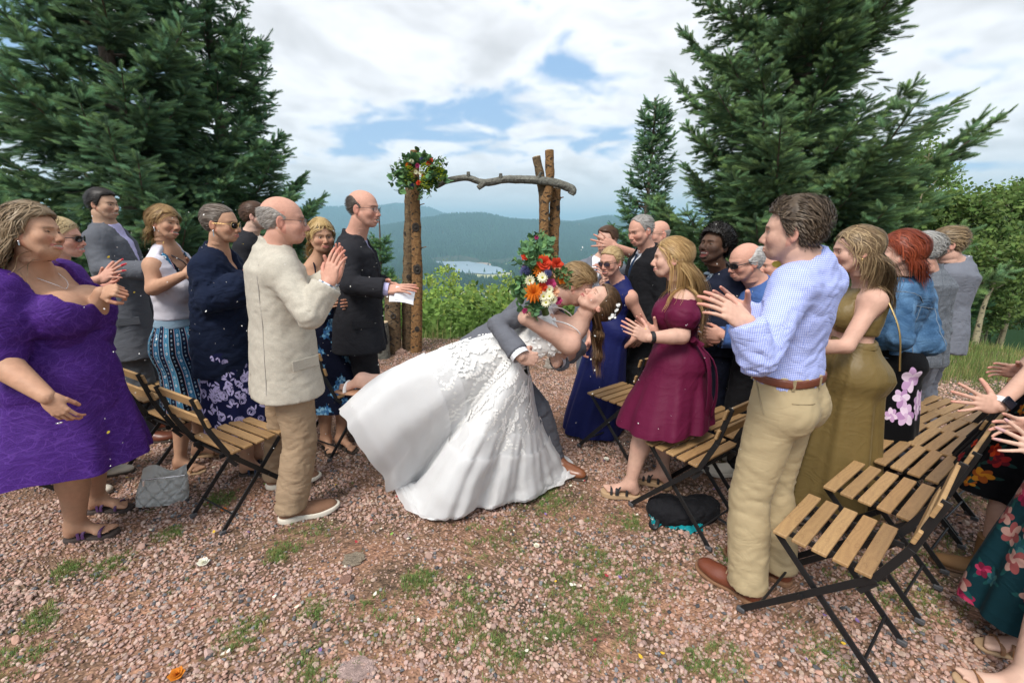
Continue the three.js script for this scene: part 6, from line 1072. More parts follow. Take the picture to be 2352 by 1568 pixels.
person({ label: 'grey haired smiling man in a black suit with patterned tie and white boutonniere', base: gd(1452, 3.62), yaw: -80, H: 1.78, skin: 'ruddy', pelP: [1472, 3.64], nk: at(1490, 580, 3.64), hd: at(1472, 530, 3.58), hyaw: -66, hpit: 14, face: { smile: 0.9, old: 1 }, hair: { kind: 'short', c: [0.22, 0.20, 0.18], c2: [0.5, 0.48, 0.45], th: 0.008, top: 0.7, len: 0.05, n: 420, w: 0.0022, line: 0.018, mess: 0.2, comb: swept(0.1, -1, 0.05) } }, (S, g) => { shirt(S, g, C.white); trousers(S, g, C.blackSuit); jacket(S, g, C.blackSuit, { cuffMat: C.white, vb: 0.45, flap: 1 }); tie(S, g, cloth([0.012, 0.03, 0.07])); for (const i of [0, 1]) shoe(S, g, i, 'oxford', black, C.darkSole); });
person({ label: 'bald man with glasses stretching out a splayed hand behind the black suit', base: gd(1480, 4.05), yaw: -66, H: 1.73, skin: 'ruddy', pelP: [1490, 4.05], nk: at(1505, 585, 4.05), hd: at(1512, 538, 4.0), hyaw: -74, cell: 0.013, wr: [null, at(1412, 566, 3.75)], el: [null, at(1466, 588, 3.85)], hand: [{}, { pose: 'spread', dir: W(-0.9, 0.35, 0.2), back: W(0.1, 0.2, 1), size: 1.12 }], face: { smile: 0.6, old: 0.6 }, hair: { kind: 'bald', c: [0.3, 0.26, 0.22], th: 0.003, len: 0.012, n: 200, btop: 0.045 } }, (S, g) => { shirt(S, g, C.blouse, { arms: 0.12, t0: -0.15 }); trousers(S, g, C.tanTrouser); glasses(S, g, false); for (const i of [0, 1]) shoe(S, g, i, 'sneaker', C.tanLeather, C.rubber); });
person({ label: 'woman in a burgundy knee length dress with very long straight blonde hair', lift: 0.036, base: gd(1512, 2.5), yaw: -112, H: 1.66, fem: 1, bare: 1, skin: 'fair', arm: 0.006, fat: 0.012, pelP: [1556, 2.5], nk: at(1572, 655, 2.5), hd: at(1543, 594, 2.46), hyaw: -106, foot: [gp(1446, 1146), gp(1520, 1120)], fdir: [-104, -118], el: [at(1566, 772, 2.3), at(1575, 770, 2.7)], wr: [at(1490, 775, 2.28), at(1505, 768, 2.44)], hand: [{ pose: 'clap', dir: W(-0.9, 0.5, -0.05), back: W(0.1, 0.1, 1) }, { pose: 'flat', dir: W(-0.8, 0.62, 0.1), back: W(-0.3, -0.1, -1) }],
  face: { smile: 0.7, chub: 0.003 }, hair: { kind: 'long', c: [0.33, 0.19, 0.075], c2: [0.58, 0.39, 0.17], th: 0.015, len: 0.50, n: 1100, steps: 22, w: 0.0036, mess: 0.16, comb: (x, y, z) => V(x * 3, -0.7, -1.1), avoid: 0.006, lenF: (x, y, z) => (z > 0.03 ? 1.08 : 1) } }, (S, g) => {
  const hole = pCone(add(S.nk, S.ut, 0.05), add(S.nk, S.ut, -0.055), 0.085, 0.075, 0), P = [...trunkPrims(S, 0.009, 0.2, 0.95)]; for (const i of [0, 1]) { const a = S.sh[i], e = mixv(a, S.el[i], 0.42); P.push(pCone(add(a, S.ut, -0.012), e, S.ra + 0.018, S.ra + 0.042, 0.03)); }
  garment(S, g, 'dress', P, C.burgundy, { crease: 0.006, base: 0.45, cuts: [(x, y, z) => -hole.f(x, y, z)] });
  loft(S, g, 'skirt', C.burgundy, { top: 0.33, hemC: at(1530, 962, 2.48), pts: [[0, 0.15, 0.115, 0.105], [0.25, 0.2, 0.15, 0.165], [1, 0.31, 0.27, 0.25]], amp: 0.075, folds: 9, hemY: (t) => -0.035 * Math.cos(t) });
  const kn = TP(S, 0.12, 0.36, -0.09); part('sash', merge([tube(crv([kn, add(kn, W(0.05, -0.1, 0.05)), add(kn, W(0.075, -0.3, 0.06)), add(kn, W(0.07, -0.46, 0.06))], 10), (t) => lerp(0.012, 0.038, t), 8, { flat: 0.25 }), tube(crv([kn, add(kn, W(0.09, -0.1, 0.03)), add(kn, W(0.12, -0.28, 0.04)), add(kn, W(0.11, -0.40, 0.03))], 10), (t) => lerp(0.012, 0.034, t), 8, { flat: 0.25 }), tube(crv([add(kn, W(-0.03, 0.02, 0.02)), kn, add(kn, W(0.03, -0.02, 0.01))], 4), 0.018, 8)]), C.burgundy, g);
  for (const i of [0, 1]) sandal(S, g, i, C.blackStrap, C.cork, [[0.125, 0.036, 0.050], [0.09, 0.046, 0.049], [0.05, 0.060, 0.043, 0.03], [0.022, 0.074, 0.040]], 0.034);
  const w = mixv(S.el[0], S.wr[0], 0.9), tx = nrm(sub(S.wr[0], S.el[0])); part('smartwatch', tube([add(w, tx, -0.01), add(w, tx, 0.01)], [S.ra * 0.7, S.ra * 0.68], 16, {}), black, g);
});
person({ label: 'laughing man with short black curly hair in a navy blazer and plaid shirt', base: gd(1632, 3.05), yaw: -92, H: 1.76, skin: 'dark', pelP: [1646, 3.06], nk: at(1662, 628, 3.06), hd: at(1642, 566, 3.0), hyaw: -62, hpit: -14, wr: [at(1640, 780, 2.85), at(1600, 770, 2.95)], face: { smile: 0.9, open: 1.35, stubble: 0.6, stubC: [0.012, 0.009, 0.008], eyes: 0.5, nose: 1.2, jaw: 0.003, lip: [0.14, 0.05, 0.045] }, hair: { kind: 'afro', c: [0.010, 0.008, 0.007], c2: [0.02, 0.016, 0.013], th: 0.036, top: 1.15, n: 1500, len: 0.022, steps: 4, w: 0.004, loose: 1.75, mess: 0.8, soft: 0.006, comb: (x, y, z) => V(x * 12, (y - 0.02) * 12, (z + 0.012) * 12) } }, (S, g) => { shirt(S, g, C.plaid, { ch: 0.045 }); trousers(S, g, C.navy); jacket(S, g, C.navy, { cuffMat: C.plaid, vb: 0.5, flap: 1, flapSides: [1], hem: -0.3 }); const f = S.fields.shirt, p = add(onto(f, TP(S, 0, 0.985, 0.02), S.ft), S.ft, 0.006); part('bow_tie', merge([-1, 1].map((q) => tube([p, add(p, S.lt, q * 0.03), add(p, S.lt, q * 0.055)], [0.007, 0.02, 0.024], 8, { flat: 0.5 }))), cloth([0.32, 0.40, 0.45]), g); for (const i of [0, 1]) shoe(S, g, i, 'oxford', C.brownLeather, C.darkSole); });
person({ label: 'older man in wraparound sunglasses and a denim blue shirt, head bowed', base: gd(1690, 2.82), yaw: -105, H: 1.70, skin: 'ruddy', fat: 0.012, pelP: [1722, 2.83], nk: at(1745, 655, 2.84), hd: at(1712, 602, 2.78), hyaw: -82, hpit: 12, wr: [at(1660, 770, 2.6), at(1655, 775, 2.8)], face: { old: 1, smile: 0.3 }, hair: { kind: 'bald', c: [0.42, 0.40, 0.38], c2: [0.65, 0.63, 0.6], th: 0.014, len: 0.05, n: 520, btop: 0.085, mess: 0.3, comb: (x, y, z) => V(x * 4, -0.3, -1) } }, (S, g) => { shirt(S, g, C.denimShirt, { arms: 0.97, t0: -0.12, sl: 0.012 }); trousers(S, g, C.blackSuit); glasses(S, g, true, black, { w: 0.031, h: 0.017, t: 0.003 }); for (const i of [0, 1]) shoe(S, g, i, 'sneaker', C.rubber, C.rubber); });
person({ label: 'man in a pink shirt mostly hidden behind the denim blue shirt', base: gd(1752, 3.7), yaw: -95, H: 1.68, skin: 'ruddy', pelP: [1770, 3.7], nk: at(1790, 660, 3.7), hd: at(1778, 612, 3.68), hyaw: -95, cell: 0.014, hcell: 0.004, face: { old: 0.6 }, hair: { kind: 'bald', c: [0.3, 0.27, 0.24], th: 0.006, len: 0.02, n: 200 } }, (S, g) => { shirt(S, g, C.pink, { arms: 0.3, t0: -0.1 }); trousers(S, g, C.tanTrouser); for (const i of [0, 1]) shoe(S, g, i, 'sneaker', C.tanLeather, C.rubber); });
person({ label: 'young man in a blue checked shirt, khaki trousers and yellow bow tie, clapping', base: gd(1745, 1.76), yaw: -142, H: 1.75, skin: 'fair', wide: 0.93, thick: 0.9, pelP: [1803, 1.80], nk: at(1860, 606, 1.80), hd: at(1822, 534, 1.78), hyaw: -127, butt: 0.075, foot: [gp(1712, 1372), gp(1782, 1328)], fdir: [-146, -140], el: [at(1742, 822, 1.55), at(1790, 790, 2.0)], wr: [at(1716, 738, 1.56), at(1708, 722, 1.72)], hand: [{ pose: 'clap', dir: W(-0.88, 0.5, -0.1), back: W(0.2, 0.5, 0.9) }, { pose: 'clap', dir: W(-0.85, 0.55, 0.1), back: W(-0.1, 0.35, -1) }],
  face: { stubble: 0.28, jaw: 0.002 }, hair: { kind: 'short', c: [0.06, 0.04, 0.026], c2: [0.16, 0.115, 0.075], th: 0.017, top: 1.75, quiff: 1, len: 0.07, n: 1200, w: 0.0026, mess: 0.2, lenF: (x, y, z) => (y > 0.05 ? 1.1 : 0.35), comb: (x, y, z) => V(x * 3 + 0.3, z > 0.03 ? 0.3 : y > 0.05 ? -0.1 : -0.9, y > 0.06 ? (z > 0 ? 0.5 : -0.8) : -0.8) } }, (S, g) => {
  trousers(S, g, C.khaki, { belt: C.beltLeather, hem: 0.032, crease: 0.006, knee: 0.010 }); shirt(S, g, C.gingham, { arms: 1.0, t0: 0.16, sl: 0.012, crease: 0.009, off: 0.014 });
  { const f = S.fields.shirt, p = onto(f, add(TP(S, 0.0, 0.99, 0.05), S.lt, 0.01), S.ft); part('bow_tie', merge([-1, 1].map((q) => tube([p, add(p, S.lt, q * 0.028), add(p, S.lt, q * 0.055)], [0.009, 0.024, 0.030], 8, { flat: 0.5 }))), std([0.62, 0.48, 0.06], 0.5), g); }
  { const f = S.fields.trousers, m = g.getObjectByName('trousers'); const dir = nrm(add(S.ft.clone().multiplyScalar(-1), S.lt, 0.35)); const pts = []; for (let k = 0; k <= 6; k++) pts.push(onto(f, TP(S, lerp(0.045, 0.145, k / 6), 0.09, -0.05), dir, 0.001)); part('back_pocket', merge([tube(pts, 0.0022, 5), tube(pts.map((p) => add(p, UPV, -0.022)), 0.0022, 5)]), cloth([0.27, 0.21, 0.12]), m);
    const sd = S.lt, sp = []; for (let k = 0; k <= 6; k++) sp.push(onto(f, TP(S, 0.1, lerp(0.19, -0.02, k / 6), lerp(0.07, 0.0, k / 6)), sd, 0.002)); part('side_pocket', tube(sp, 0.003, 5), cloth([0.3, 0.235, 0.14]), m);
    for (const a of [[0.10, 0.06], [0.14, -0.06], [0.02, -0.14]]) { const d2 = nrm(add(S.lt.clone().multiplyScalar(a[0] * 6), S.ft, a[1] * 8)); const t0 = onto(f, TP(S, a[0] * 0.5, 0.25, a[1] * 0.5), d2, 0.008), t1 = onto(f, TP(S, a[0] * 0.5, 0.175, a[1] * 0.5), d2, 0.008); part('belt_loop', bar(t0, t1, cross(d2, UPV), 0.012, 0.004), C.khaki, m); } }
  for (const i of [0, 1]) shoe(S, g, i, 'boot', C.brownLeather, std([0.20, 0.10, 0.05], 0.8), C.laceTan);
});
person({ label: 'woman in an olive satin crop top and skirt with long streaked blonde hair', base: gd(1905, 2.25), yaw: -118, H: 1.70, fem: 1, bare: 1, skin: 'fair', pelP: [1945, 2.26], nk: at(1996, 650, 2.26), hd: at(1966, 576, 2.22), hyaw: -110, hpit: 6, el: [at(1945, 795, 2.08), null], wr: [at(1790, 800, 2.05), at(1800, 790, 2.3)], face: { smile: 0.85, open: 0.2, eyes: 0.35 }, hair: { kind: 'long', c: [0.17, 0.11, 0.06], c2: [0.46, 0.33, 0.18], th: 0.016, len: 0.36, n: 1000, steps: 18, w: 0.0036, wave: 0.004, waveF: 30, mess: 0.2, comb: (x, y, z) => V(x * 1.5, -0.6, -1.1), avoid: 0.004 } }, (S, g) => {
  const hole = pCone(add(S.nk, S.ut, 0.05), add(S.nk, S.ut, -0.05), 0.07, 0.065, 0), P = [...trunkPrims(S, 0.009, 0.47, 0.97)]; const ac = [0, 1].map((i) => pEll(add(S.sh[i], S.lt, i ? -0.02 : 0.02), S.lt, S.ut, S.ft, 0.07, 0.1, 0.075));
  garment(S, g, 'crop_top', P, C.olive, { crease: 0.004, cuts: [(x, y, z) => -hole.f(x, y, z), (x, y, z) => -ac[0].f(x, y, z), (x, y, z) => -ac[1].f(x, y, z)] });
  loft(S, g, 'skirt', C.olive, { top: 0.36, hemC: at(1912, 1150, 2.24), pts: [[0, 0.138, 0.105, 0.095], [0.03, 0.15, 0.115, 0.105], [0.25, 0.185, 0.14, 0.15], [1, 0.2, 0.22, 0.2]], amp: 0.085, folds: 10, m: 44, fp: 0.5 }); garment(S, g, 'waistband', [pTrunk(S, S.rows, 0.014, 0.01, 0.33, 0.40)], C.olive, { cell: 0.008 });
  earring(S, g, gold, 0.008); for (const i of [0, 1]) shoe(S, g, i, 'oxford', black, C.darkSole);
  part('bag_chain', tube(crv([TP(S, 0.14, 0.95, -0.04), TP(S, 0.19, 0.6, -0.12), TP(S, 0.2, 0.2, -0.16)], 14), 0.004, 5), gold, g);
});
person({ label: 'red haired woman in a denim jacket and black skirt with pale flowers', base: gd(1985, 2.5), yaw: -148, H: 1.68, fem: 1, bare: 1, skin: 'fair', fat: 0.018, pelP: [2030, 2.5], nk: at(2090, 650, 2.52), hd: at(2068, 582, 2.48), hyaw: -122, el: [at(2062, 775, 2.3), null], wr: [at(2026, 775, 2.38), at(2020, 765, 2.5)], face: { smile: 0.5 }, hair: { kind: 'long', c: [0.17, 0.032, 0.015], c2: [0.34, 0.075, 0.03], th: 0.022, top: 1.2, len: 0.17, n: 900, steps: 14, w: 0.0034, mess: 0.4, drop: 0.85, comb: (x, y, z) => V(x * 2, -0.5, -1) } }, (S, g) => {
  shirt(S, g, C.denim, { name: 'denim_jacket', arms: 0.95, t0: 0.02, off: 0.026, sl: 0.006, crease: 0.008 }); const f = S.fields.denim_jacket, m = g.getObjectByName('denim_jacket'), L = [], bk = S.ft.clone().multiplyScalar(-1);
  for (const [a, b] of [[[-0.17, 0.74], [0.17, 0.74]], [[-0.09, 0.74], [-0.075, 0.1]], [[0.09, 0.74], [0.075, 0.1]], [[-0.19, 0.09], [0.19, 0.09]]]) { const pts = []; for (let k = 0; k <= 10; k++) pts.push(onto(f, TP(S, lerp(a[0], b[0], k / 10), lerp(a[1], b[1], k / 10), -0.03), bk, 0.001)); L.push(tube(pts, 0.0022, 5)); }
  { const pts = []; for (let k = 0; k <= 10; k++) pts.push(onto(f, TP(S, 0.14, 0.09, lerp(0.1, -0.1, k / 10)), S.lt, 0.001)); L.push(tube(pts, 0.0022, 5)); const ps = []; for (let k = 0; k <= 12; k++) { const a = k / 12 * 6.283; const d = nrm(sub(S.el[0], S.sh[0])), q = add(S.sh[0], d, 0.035), u = nrm(cross(d, S.ft)), v = cross(u, d), dd = add(u.clone().multiplyScalar(Math.cos(a)), v, Math.sin(a)); ps.push(onto(f, q, dd, 0.001)); } L.push(tube(ps, 0.0022, 5, { caps: false })); }
  part('stitching', merge(L), std([0.16, 0.20, 0.25], 0.9), m).userData.kind = 'stuff';
  loft(S, g, 'skirt', C.floralBlack, { top: 0.2, hemC: at(2008, 992, 2.48), pts: [[0, 0.175, 0.125, 0.14], [0.3, 0.2, 0.14, 0.17], [1, 0.215, 0.19, 0.2]], amp: 0.05, folds: 7 }); for (const i of [0, 1]) sandal(S, g, i, C.blackStrap, C.darkSole, [[0.12, 0.036, 0.045], [0.02, 0.08, 0.036]]);
});
person({ label: 'grey haired man in a grey tweed jacket, seen from behind', base: gd(2068, 2.85), yaw: -156, H: 1.74, skin: 'ruddy', pelP: [2098, 2.86], nk: at(2132, 633, 2.88), hd: at(2120, 576, 2.84), hs: 0.95, hyaw: -146, el: [at(2120, 740, 2.65), null], wr: [at(2040, 770, 2.6), at(2040, 760, 3.0)], hair: { kind: 'short', c: [0.28, 0.27, 0.25], c2: [0.55, 0.53, 0.5], th: 0.013, top: 1.1, len: 0.05, n: 560, comb: swept(0.2), mess: 0.4 } }, (S, g) => { shirt(S, g, C.white); trousers(S, g, C.lightGrey); jacket(S, g, C.tweed, { vent: 1, hem: -0.34, crease: 0.01 }); for (const i of [0, 1]) shoe(S, g, i, 'oxford', black, C.darkSole); });
person({ label: 'man in a light grey suit with swept back brown hair and dark glasses', base: gd(2108, 3.1), yaw: -144, H: 1.79, skin: 'fair', pelP: [2152, 3.1], nk: at(2198, 612, 3.12), hd: at(2176, 562, 3.08), hs: 0.92, hyaw: -120, wr: [at(2118, 700, 2.9), at(2120, 690, 3.2)], ep: [W(0.1, -1, 0), W(0.1, -1, 0)], face: { stubble: 0.5, stubC: [0.16, 0.08, 0.04] }, hair: { kind: 'short', c: [0.10, 0.06, 0.03], c2: [0.42, 0.30, 0.16], th: 0.014, top: 1.5, quiff: 1, len: 0.07, mess: 0.2, n: 560, lenF: (x, y, z) => (y > 0.04 ? 1 : 0.35), comb: (x, y, z) => V(x * 3, y > 0.05 ? 0.0 : -0.6, -1) } }, (S, g) => { shirt(S, g, C.white, { ch: 0.05 }); trousers(S, g, C.lightGrey); jacket(S, g, C.lightGrey, { cuffMat: C.white, vent: 1, hem: -0.34 }); glasses(S, g, true, black); for (const i of [0, 1]) shoe(S, g, i, 'oxford', black, C.darkSole); });
person({ label: 'woman in a black red-flowered dress and tan boots, smartwatch on an outstretched wrist', base: gd(2320, 1.9), yaw: -130, H: 1.68, fem: 1, skin: 'fair', wr: [at(2292, 932, 1.62), at(2340, 852, 1.95)], ep: [W(0.3, -1, 0.3), W(0.3, -1, -0.3)], foot: [gp(2262, 1322), gd(2400, 2.0)], fdir: [-120, -110], hand: [{ pose: 'spread', dir: W(-0.95, 0.22, -0.1), back: W(0.1, 0.25, 0.95) }, { pose: 'flat', dir: W(-1, 0.12, 0), back: W(0, 0.35, -1) }], hair: { kind: 'long', c: [0.1, 0.06, 0.03], len: 0.3, th: 0.014, n: 300 } }, (S, g) => {
  shirt(S, g, C.floralRed, { name: 'dress', arms: 0.0, collar: false, t0: 0.1, vneck: 0.8 }); loft(S, g, 'skirt', C.floralRed, { top: 0.3, hemC: add(S.base, V(-0.02, 0.40, 0)), pts: [[0, 0.15, 0.11, 0.11], [0.3, 0.21, 0.16, 0.18], [1, 0.25, 0.29, 0.27]], amp: 0.09, folds: 9, n: 160 });
  for (const i of [0, 1]) { shoe(S, g, i, 'boot', std([0.22, 0.115, 0.045], 0.85), std([0.12, 0.06, 0.03], 0.8)); part('boot_shaft', tube([add(S.foot[i], UPV, 0.06), add(S.foot[i], UPV, 0.2)], [0.055, 0.06], 14), std([0.22, 0.115, 0.045], 0.85), g); }
  const w = mixv(S.el[0], S.wr[0], 0.95), tx = nrm(sub(S.wr[0], S.el[0])), up = nrm(add(W(0.1, 0.5, 0.9), tx, -W(0.1, 0.5, 0.9).dot(tx))); const m = part('smartwatch', tube([add(w, tx, -0.012), add(w, tx, 0.012)], [0.034, 0.033], 18, { flat: 0.9 }), std([0.62, 0.62, 0.62], 0.6), g); const b = new RoundedBoxGeometry(0.036, 0.042, 0.01, 2, 0.004); b.applyMatrix4(new THREE.Matrix4().makeBasis(tx, cross(up, tx), up).setPosition(add(w, up, 0.033))); part('screen', b, std([0.01, 0.012, 0.02], 0.1), m);
});
person({ label: 'woman in a teal dress with pink flowers at the right edge, wearing brown sandals', base: gd(2395, 1.42), yaw: -130, H: 1.66, fem: 1, bare: 1, skin: 'pale', wr: [at(2400, 1035, 1.35), at(2372, 975, 1.5)], foot: [gp(2335, 1610), gp(2370, 1515)], fdir: [-115, -110], hand: [{ pose: 'spread', dir: W(-0.9, 0.35, -0.1), back: W(0.1, 0.2, 1), nail: [0.5, 0.3, 0.3] }, { pose: 'spread', dir: W(-0.95, 0.05, 0), back: W(0, 0.3, -1) }], hair: { kind: 'long', c: [0.1, 0.06, 0.03], len: 0.3, th: 0.014, n: 300 } }, (S, g) => {
  shirt(S, g, C.navy, { name: 'top', arms: 0.5, collar: false, t0: 0.1, vneck: 0.8 }); loft(S, g, 'skirt', C.floralTeal, { top: 0.3, hemC: add(add(S.base, UPV, 0.14), W(-0.02, 0, 0)), pts: [[0, 0.15, 0.11, 0.11], [0.25, 0.2, 0.15, 0.17], [1, 0.19, 0.24, 0.2]], amp: 0.09, folds: 9, n: 160, m: 44 });
  for (const i of [0, 1]) sandal(S, g, i, C.tanLeather, C.cork, [[0.125, 0.04, 0.047], [0.085, 0.05, 0.044], [0.0, 0.085, 0.036]]);
});
// ------------------------------------------------------------ folding chairs
const woodTex = [0, 1, 2].map((k) => dtex(256, (u, v) => { const w = tile2(u, v, 2, k * 5) * 0.25, g = 0.5 + 0.5 * Math.sin((u * 5 + w) * 6.283 * 2 + 3 * tile2(u, v, 3, k)), f = tile2((u * 9) % 1, v, 30, k + 4), kn = Math.exp(-((tile2(u, v, 5, k + 9) - 0.75) ** 2) / 0.004); const c = mix3(S8('#927350'), S8('#b9996a'), clamp(0.3 + 0.4 * g * 0.6 + 0.3 * f)); return mix3(c, S8('#6b4e30'), kn * 0.3); }, { srgb: true }));
const slatMats = [[1, 0.97, 0.92], [0.86, 0.82, 0.76], [1.08, 1.05, 1.0], [0.94, 0.86, 0.76], [0.80, 0.74, 0.68]].map((c, i) => std(c, 0.62, { map: woodTex[i % 3], clearcoat: 0.12, clearcoatRoughness: 0.5 }));
const ironMat = std([0.016, 0.016, 0.017], 0.42, { metalness: 0.3 }), footMatC = std([0.07, 0.07, 0.075], 0.6);
const CH = { w: 0.39, h: 0.45, d: 0.36 };
function slatGeo(L, w, t) { const g = new RoundedBoxGeometry(L, t, w, 2, 0.004); const p = g.attributes.position, u = g.attributes.uv; for (let i = 0; i < p.count; i++) u.setXY(i, p.getZ(i) * 6 + 0.3, p.getX(i) * 1.6); return g; }
// local axes: x across, z towards the front of the chair
function makeChair() {
  const o = new THREE.Group(); o.name = 'folding_chair';
  const put = (name, g, m, p) => { const q = shade(new THREE.Mesh(g, m)); q.name = name; (p || o).add(q); return q; };
  const hw = CH.w / 2, sg = slatGeo(CH.w, 0.049, 0.014);
  for (let i = 0; i < 5; i++) { const m = put('slat', sg, slatMats[i]); m.position.set(0, CH.h, 0.140 - i * 0.066); m.rotation.x = -0.02; }
  const xi = hw - 0.045, xo = hw - 0.02, Xv = V(1, 0, 0);
  for (const s of [-1, 1]) {
    put('seat_rail', bar(V(s * (xi - 0.02), CH.h - 0.016, 0.16), V(s * (xi - 0.02), CH.h - 0.022, -0.18), Xv, 0.006, 0.024), ironMat);
    // back upright runs down forward to the front foot
    const pts = [V(s * xo, 0.80, -0.275), V(s * xo, 0.60, -0.225), V(s * xo, 0.44, -0.155), V(s * xo, 0.02, 0.235)];
    put('back_leg', merge([bar(pts[0], pts[1], Xv, 0.007, 0.026), bar(pts[1], pts[2], Xv, 0.007, 0.026), bar(pts[2], pts[3], Xv, 0.007, 0.026)]), ironMat);
    put('front_leg', bar(V(s * xi, CH.h - 0.02, 0.165), V(s * xi, 0.02, -0.235), Xv, 0.007, 0.024), ironMat);
    for (const [x, z] of [[xo, 0.24], [xi, -0.24]]) { const f = new RoundedBoxGeometry(0.02, 0.022, 0.034, 1, 0.005); f.translate(s * x, 0.012, z); put('foot_cap', f, footMatC); }
    const bolt = new THREE.CylinderGeometry(0.011, 0.011, 0.02, 10); bolt.rotateZ(Math.PI / 2); bolt.translate(s * (xo + 0.002), 0.228, 0.04); put('bolt', bolt, ironMat);
    put('link', bar(V(s * (xi + 0.01), CH.h - 0.03, -0.16), V(s * (xo - 0.006), CH.h - 0.09, -0.12), Xv, 0.005, 0.02), ironMat);
  }
  put('cross_bar', tube([V(-xo, 0.085, 0.175), V(xo, 0.085, 0.175)], 0.0055, 6), ironMat);
  put('cross_bar', tube([V(-xi, 0.085, -0.175), V(xi, 0.085, -0.175)], 0.0055, 6), ironMat);
  put('cross_bar', tube([V(-xo, 0.41, -0.135), V(xo, 0.41, -0.135)], 0.0055, 6), ironMat);
  const bg = slatGeo(CH.w, 0.052, 0.014);
  [[0.765, -0.268], [0.655, -0.242]].forEach(([y, z], i) => { const m = put('back_slat', bg, slatMats[i * 2]); m.position.set(0, y, z + 0.012); m.rotation.x = Math.PI / 2 - 0.24; });
  return o;
}
const chair0 = makeChair(); let chairN = 0;
function chair(p, yaw, label, group) { const c = chairN++ ? chair0.clone() : chair0; c.name = numbered('folding_chair'); c.position.set(p.x, groundY(p.x, p.z) + 0.012, p.z); c.rotation.set(0.012 * Math.sin(chairN * 3), yaw * D2R, 0); tag(c, label, 'chair', group); scene.add(c); return c; }
// right hand row nearest the camera: seat centres sighted at seat height
const seatAt = (px, py) => { const p = gp(px, py, CH.h); return p; };
const RG = 'folding chairs in the empty front row on the right', LG = 'folding chairs behind the guests on the left', MG = 'folding chairs among the standing guests on the right';
chair(seatAt(1924, 1228), -140, 'wooden slatted folding chair nearest the camera, beside the brown boots', RG);
chair(seatAt(2024, 1130), -143, 'second folding chair of the right front row, behind the nearest', RG);
chair(seatAt(2092, 1058), -145, 'third folding chair of the right front row, darker slats than its neighbours', RG);
chair(seatAt(2130, 1010), -147, 'fourth folding chair of the right front row, beside the floral black skirt', RG);
chair(seatAt(2165, 972), -150, 'fifth folding chair of the right front row, short of the farthest', RG);
chair(seatAt(2188, 944), -151, 'farthest folding chair of the right front row, next to the grass', RG);
chair(seatAt(1590, 1022), -144, 'folding chair directly behind the burgundy dress, black bag under it', MG);
chair(seatAt(1672, 972), -146, 'folding chair between the burgundy dress and the khaki trousers', MG);
chair(seatAt(1655, 868), -146, 'folding chair showing a strip of slats behind the navy blazer', MG);
chair(seatAt(1432, 908), -142, 'folding chair between the long navy dress and the burgundy dress', MG);
chair(seatAt(550, 1000), 150, 'folding chair beside the tan trousers, its full back and seat in view', LG);
chair(seatAt(430, 948), 149, 'folding chair partly hidden by another, above the grey handbag', LG);
chair(seatAt(335, 905), 148, 'folding chair showing its back beside the purple hem, nearest the grey suit', LG);
chair(seatAt(775, 893), 150, 'folding chair between the beige jacket and the charcoal suit, papers on it', LG);
chair(gp(10, 1150), 140, 'folding chair behind the purple dress, only black legs showing', LG);
// ------------------------------------------------------------ small things on chairs and ground
{ const p = gp(735, 872, CH.h + 0.03), g = new RoundedBoxGeometry(0.13, 0.004, 0.09, 1, 0.0015); g.rotateY(0.5); g.rotateZ(0.03); g.translate(p.x, CH.h + 0.026, p.z); top('paper', g, std([0.8, 0.81, 0.86], 0.8), 'white folded sheet lying on the folding chair beside the beige jacket', 'paper'); }
{ // papers in the hand of the tall man
  const p = at(922, 682, 2.86), sh = (w, h, rx, ry, rz, dx, dy) => { const g = new THREE.PlaneGeometry(w, h, 6, 3), q = g.attributes.position; for (let i = 0; i < q.count; i++) q.setZ(i, 0.012 * Math.cos(q.getX(i) * 22)); g.computeVertexNormals(); g.rotateX(rx); g.rotateY(ry); g.rotateZ(rz); g.translate(p.x + dx, p.y + dy, p.z); return g; };
  const m = std([0.82, 0.83, 0.88], 0.8); const G = thing('paper', 'folded white papers held by the tall man in the charcoal suit', 'paper', p.clone()); part('sheet', sh(0.15, 0.1, -0.9, 0.3, -0.2, 0, 0), m, G); part('sheet', sh(0.13, 0.085, -0.5, 0.5, -0.4, 0.02, 0.012), m, G);
}
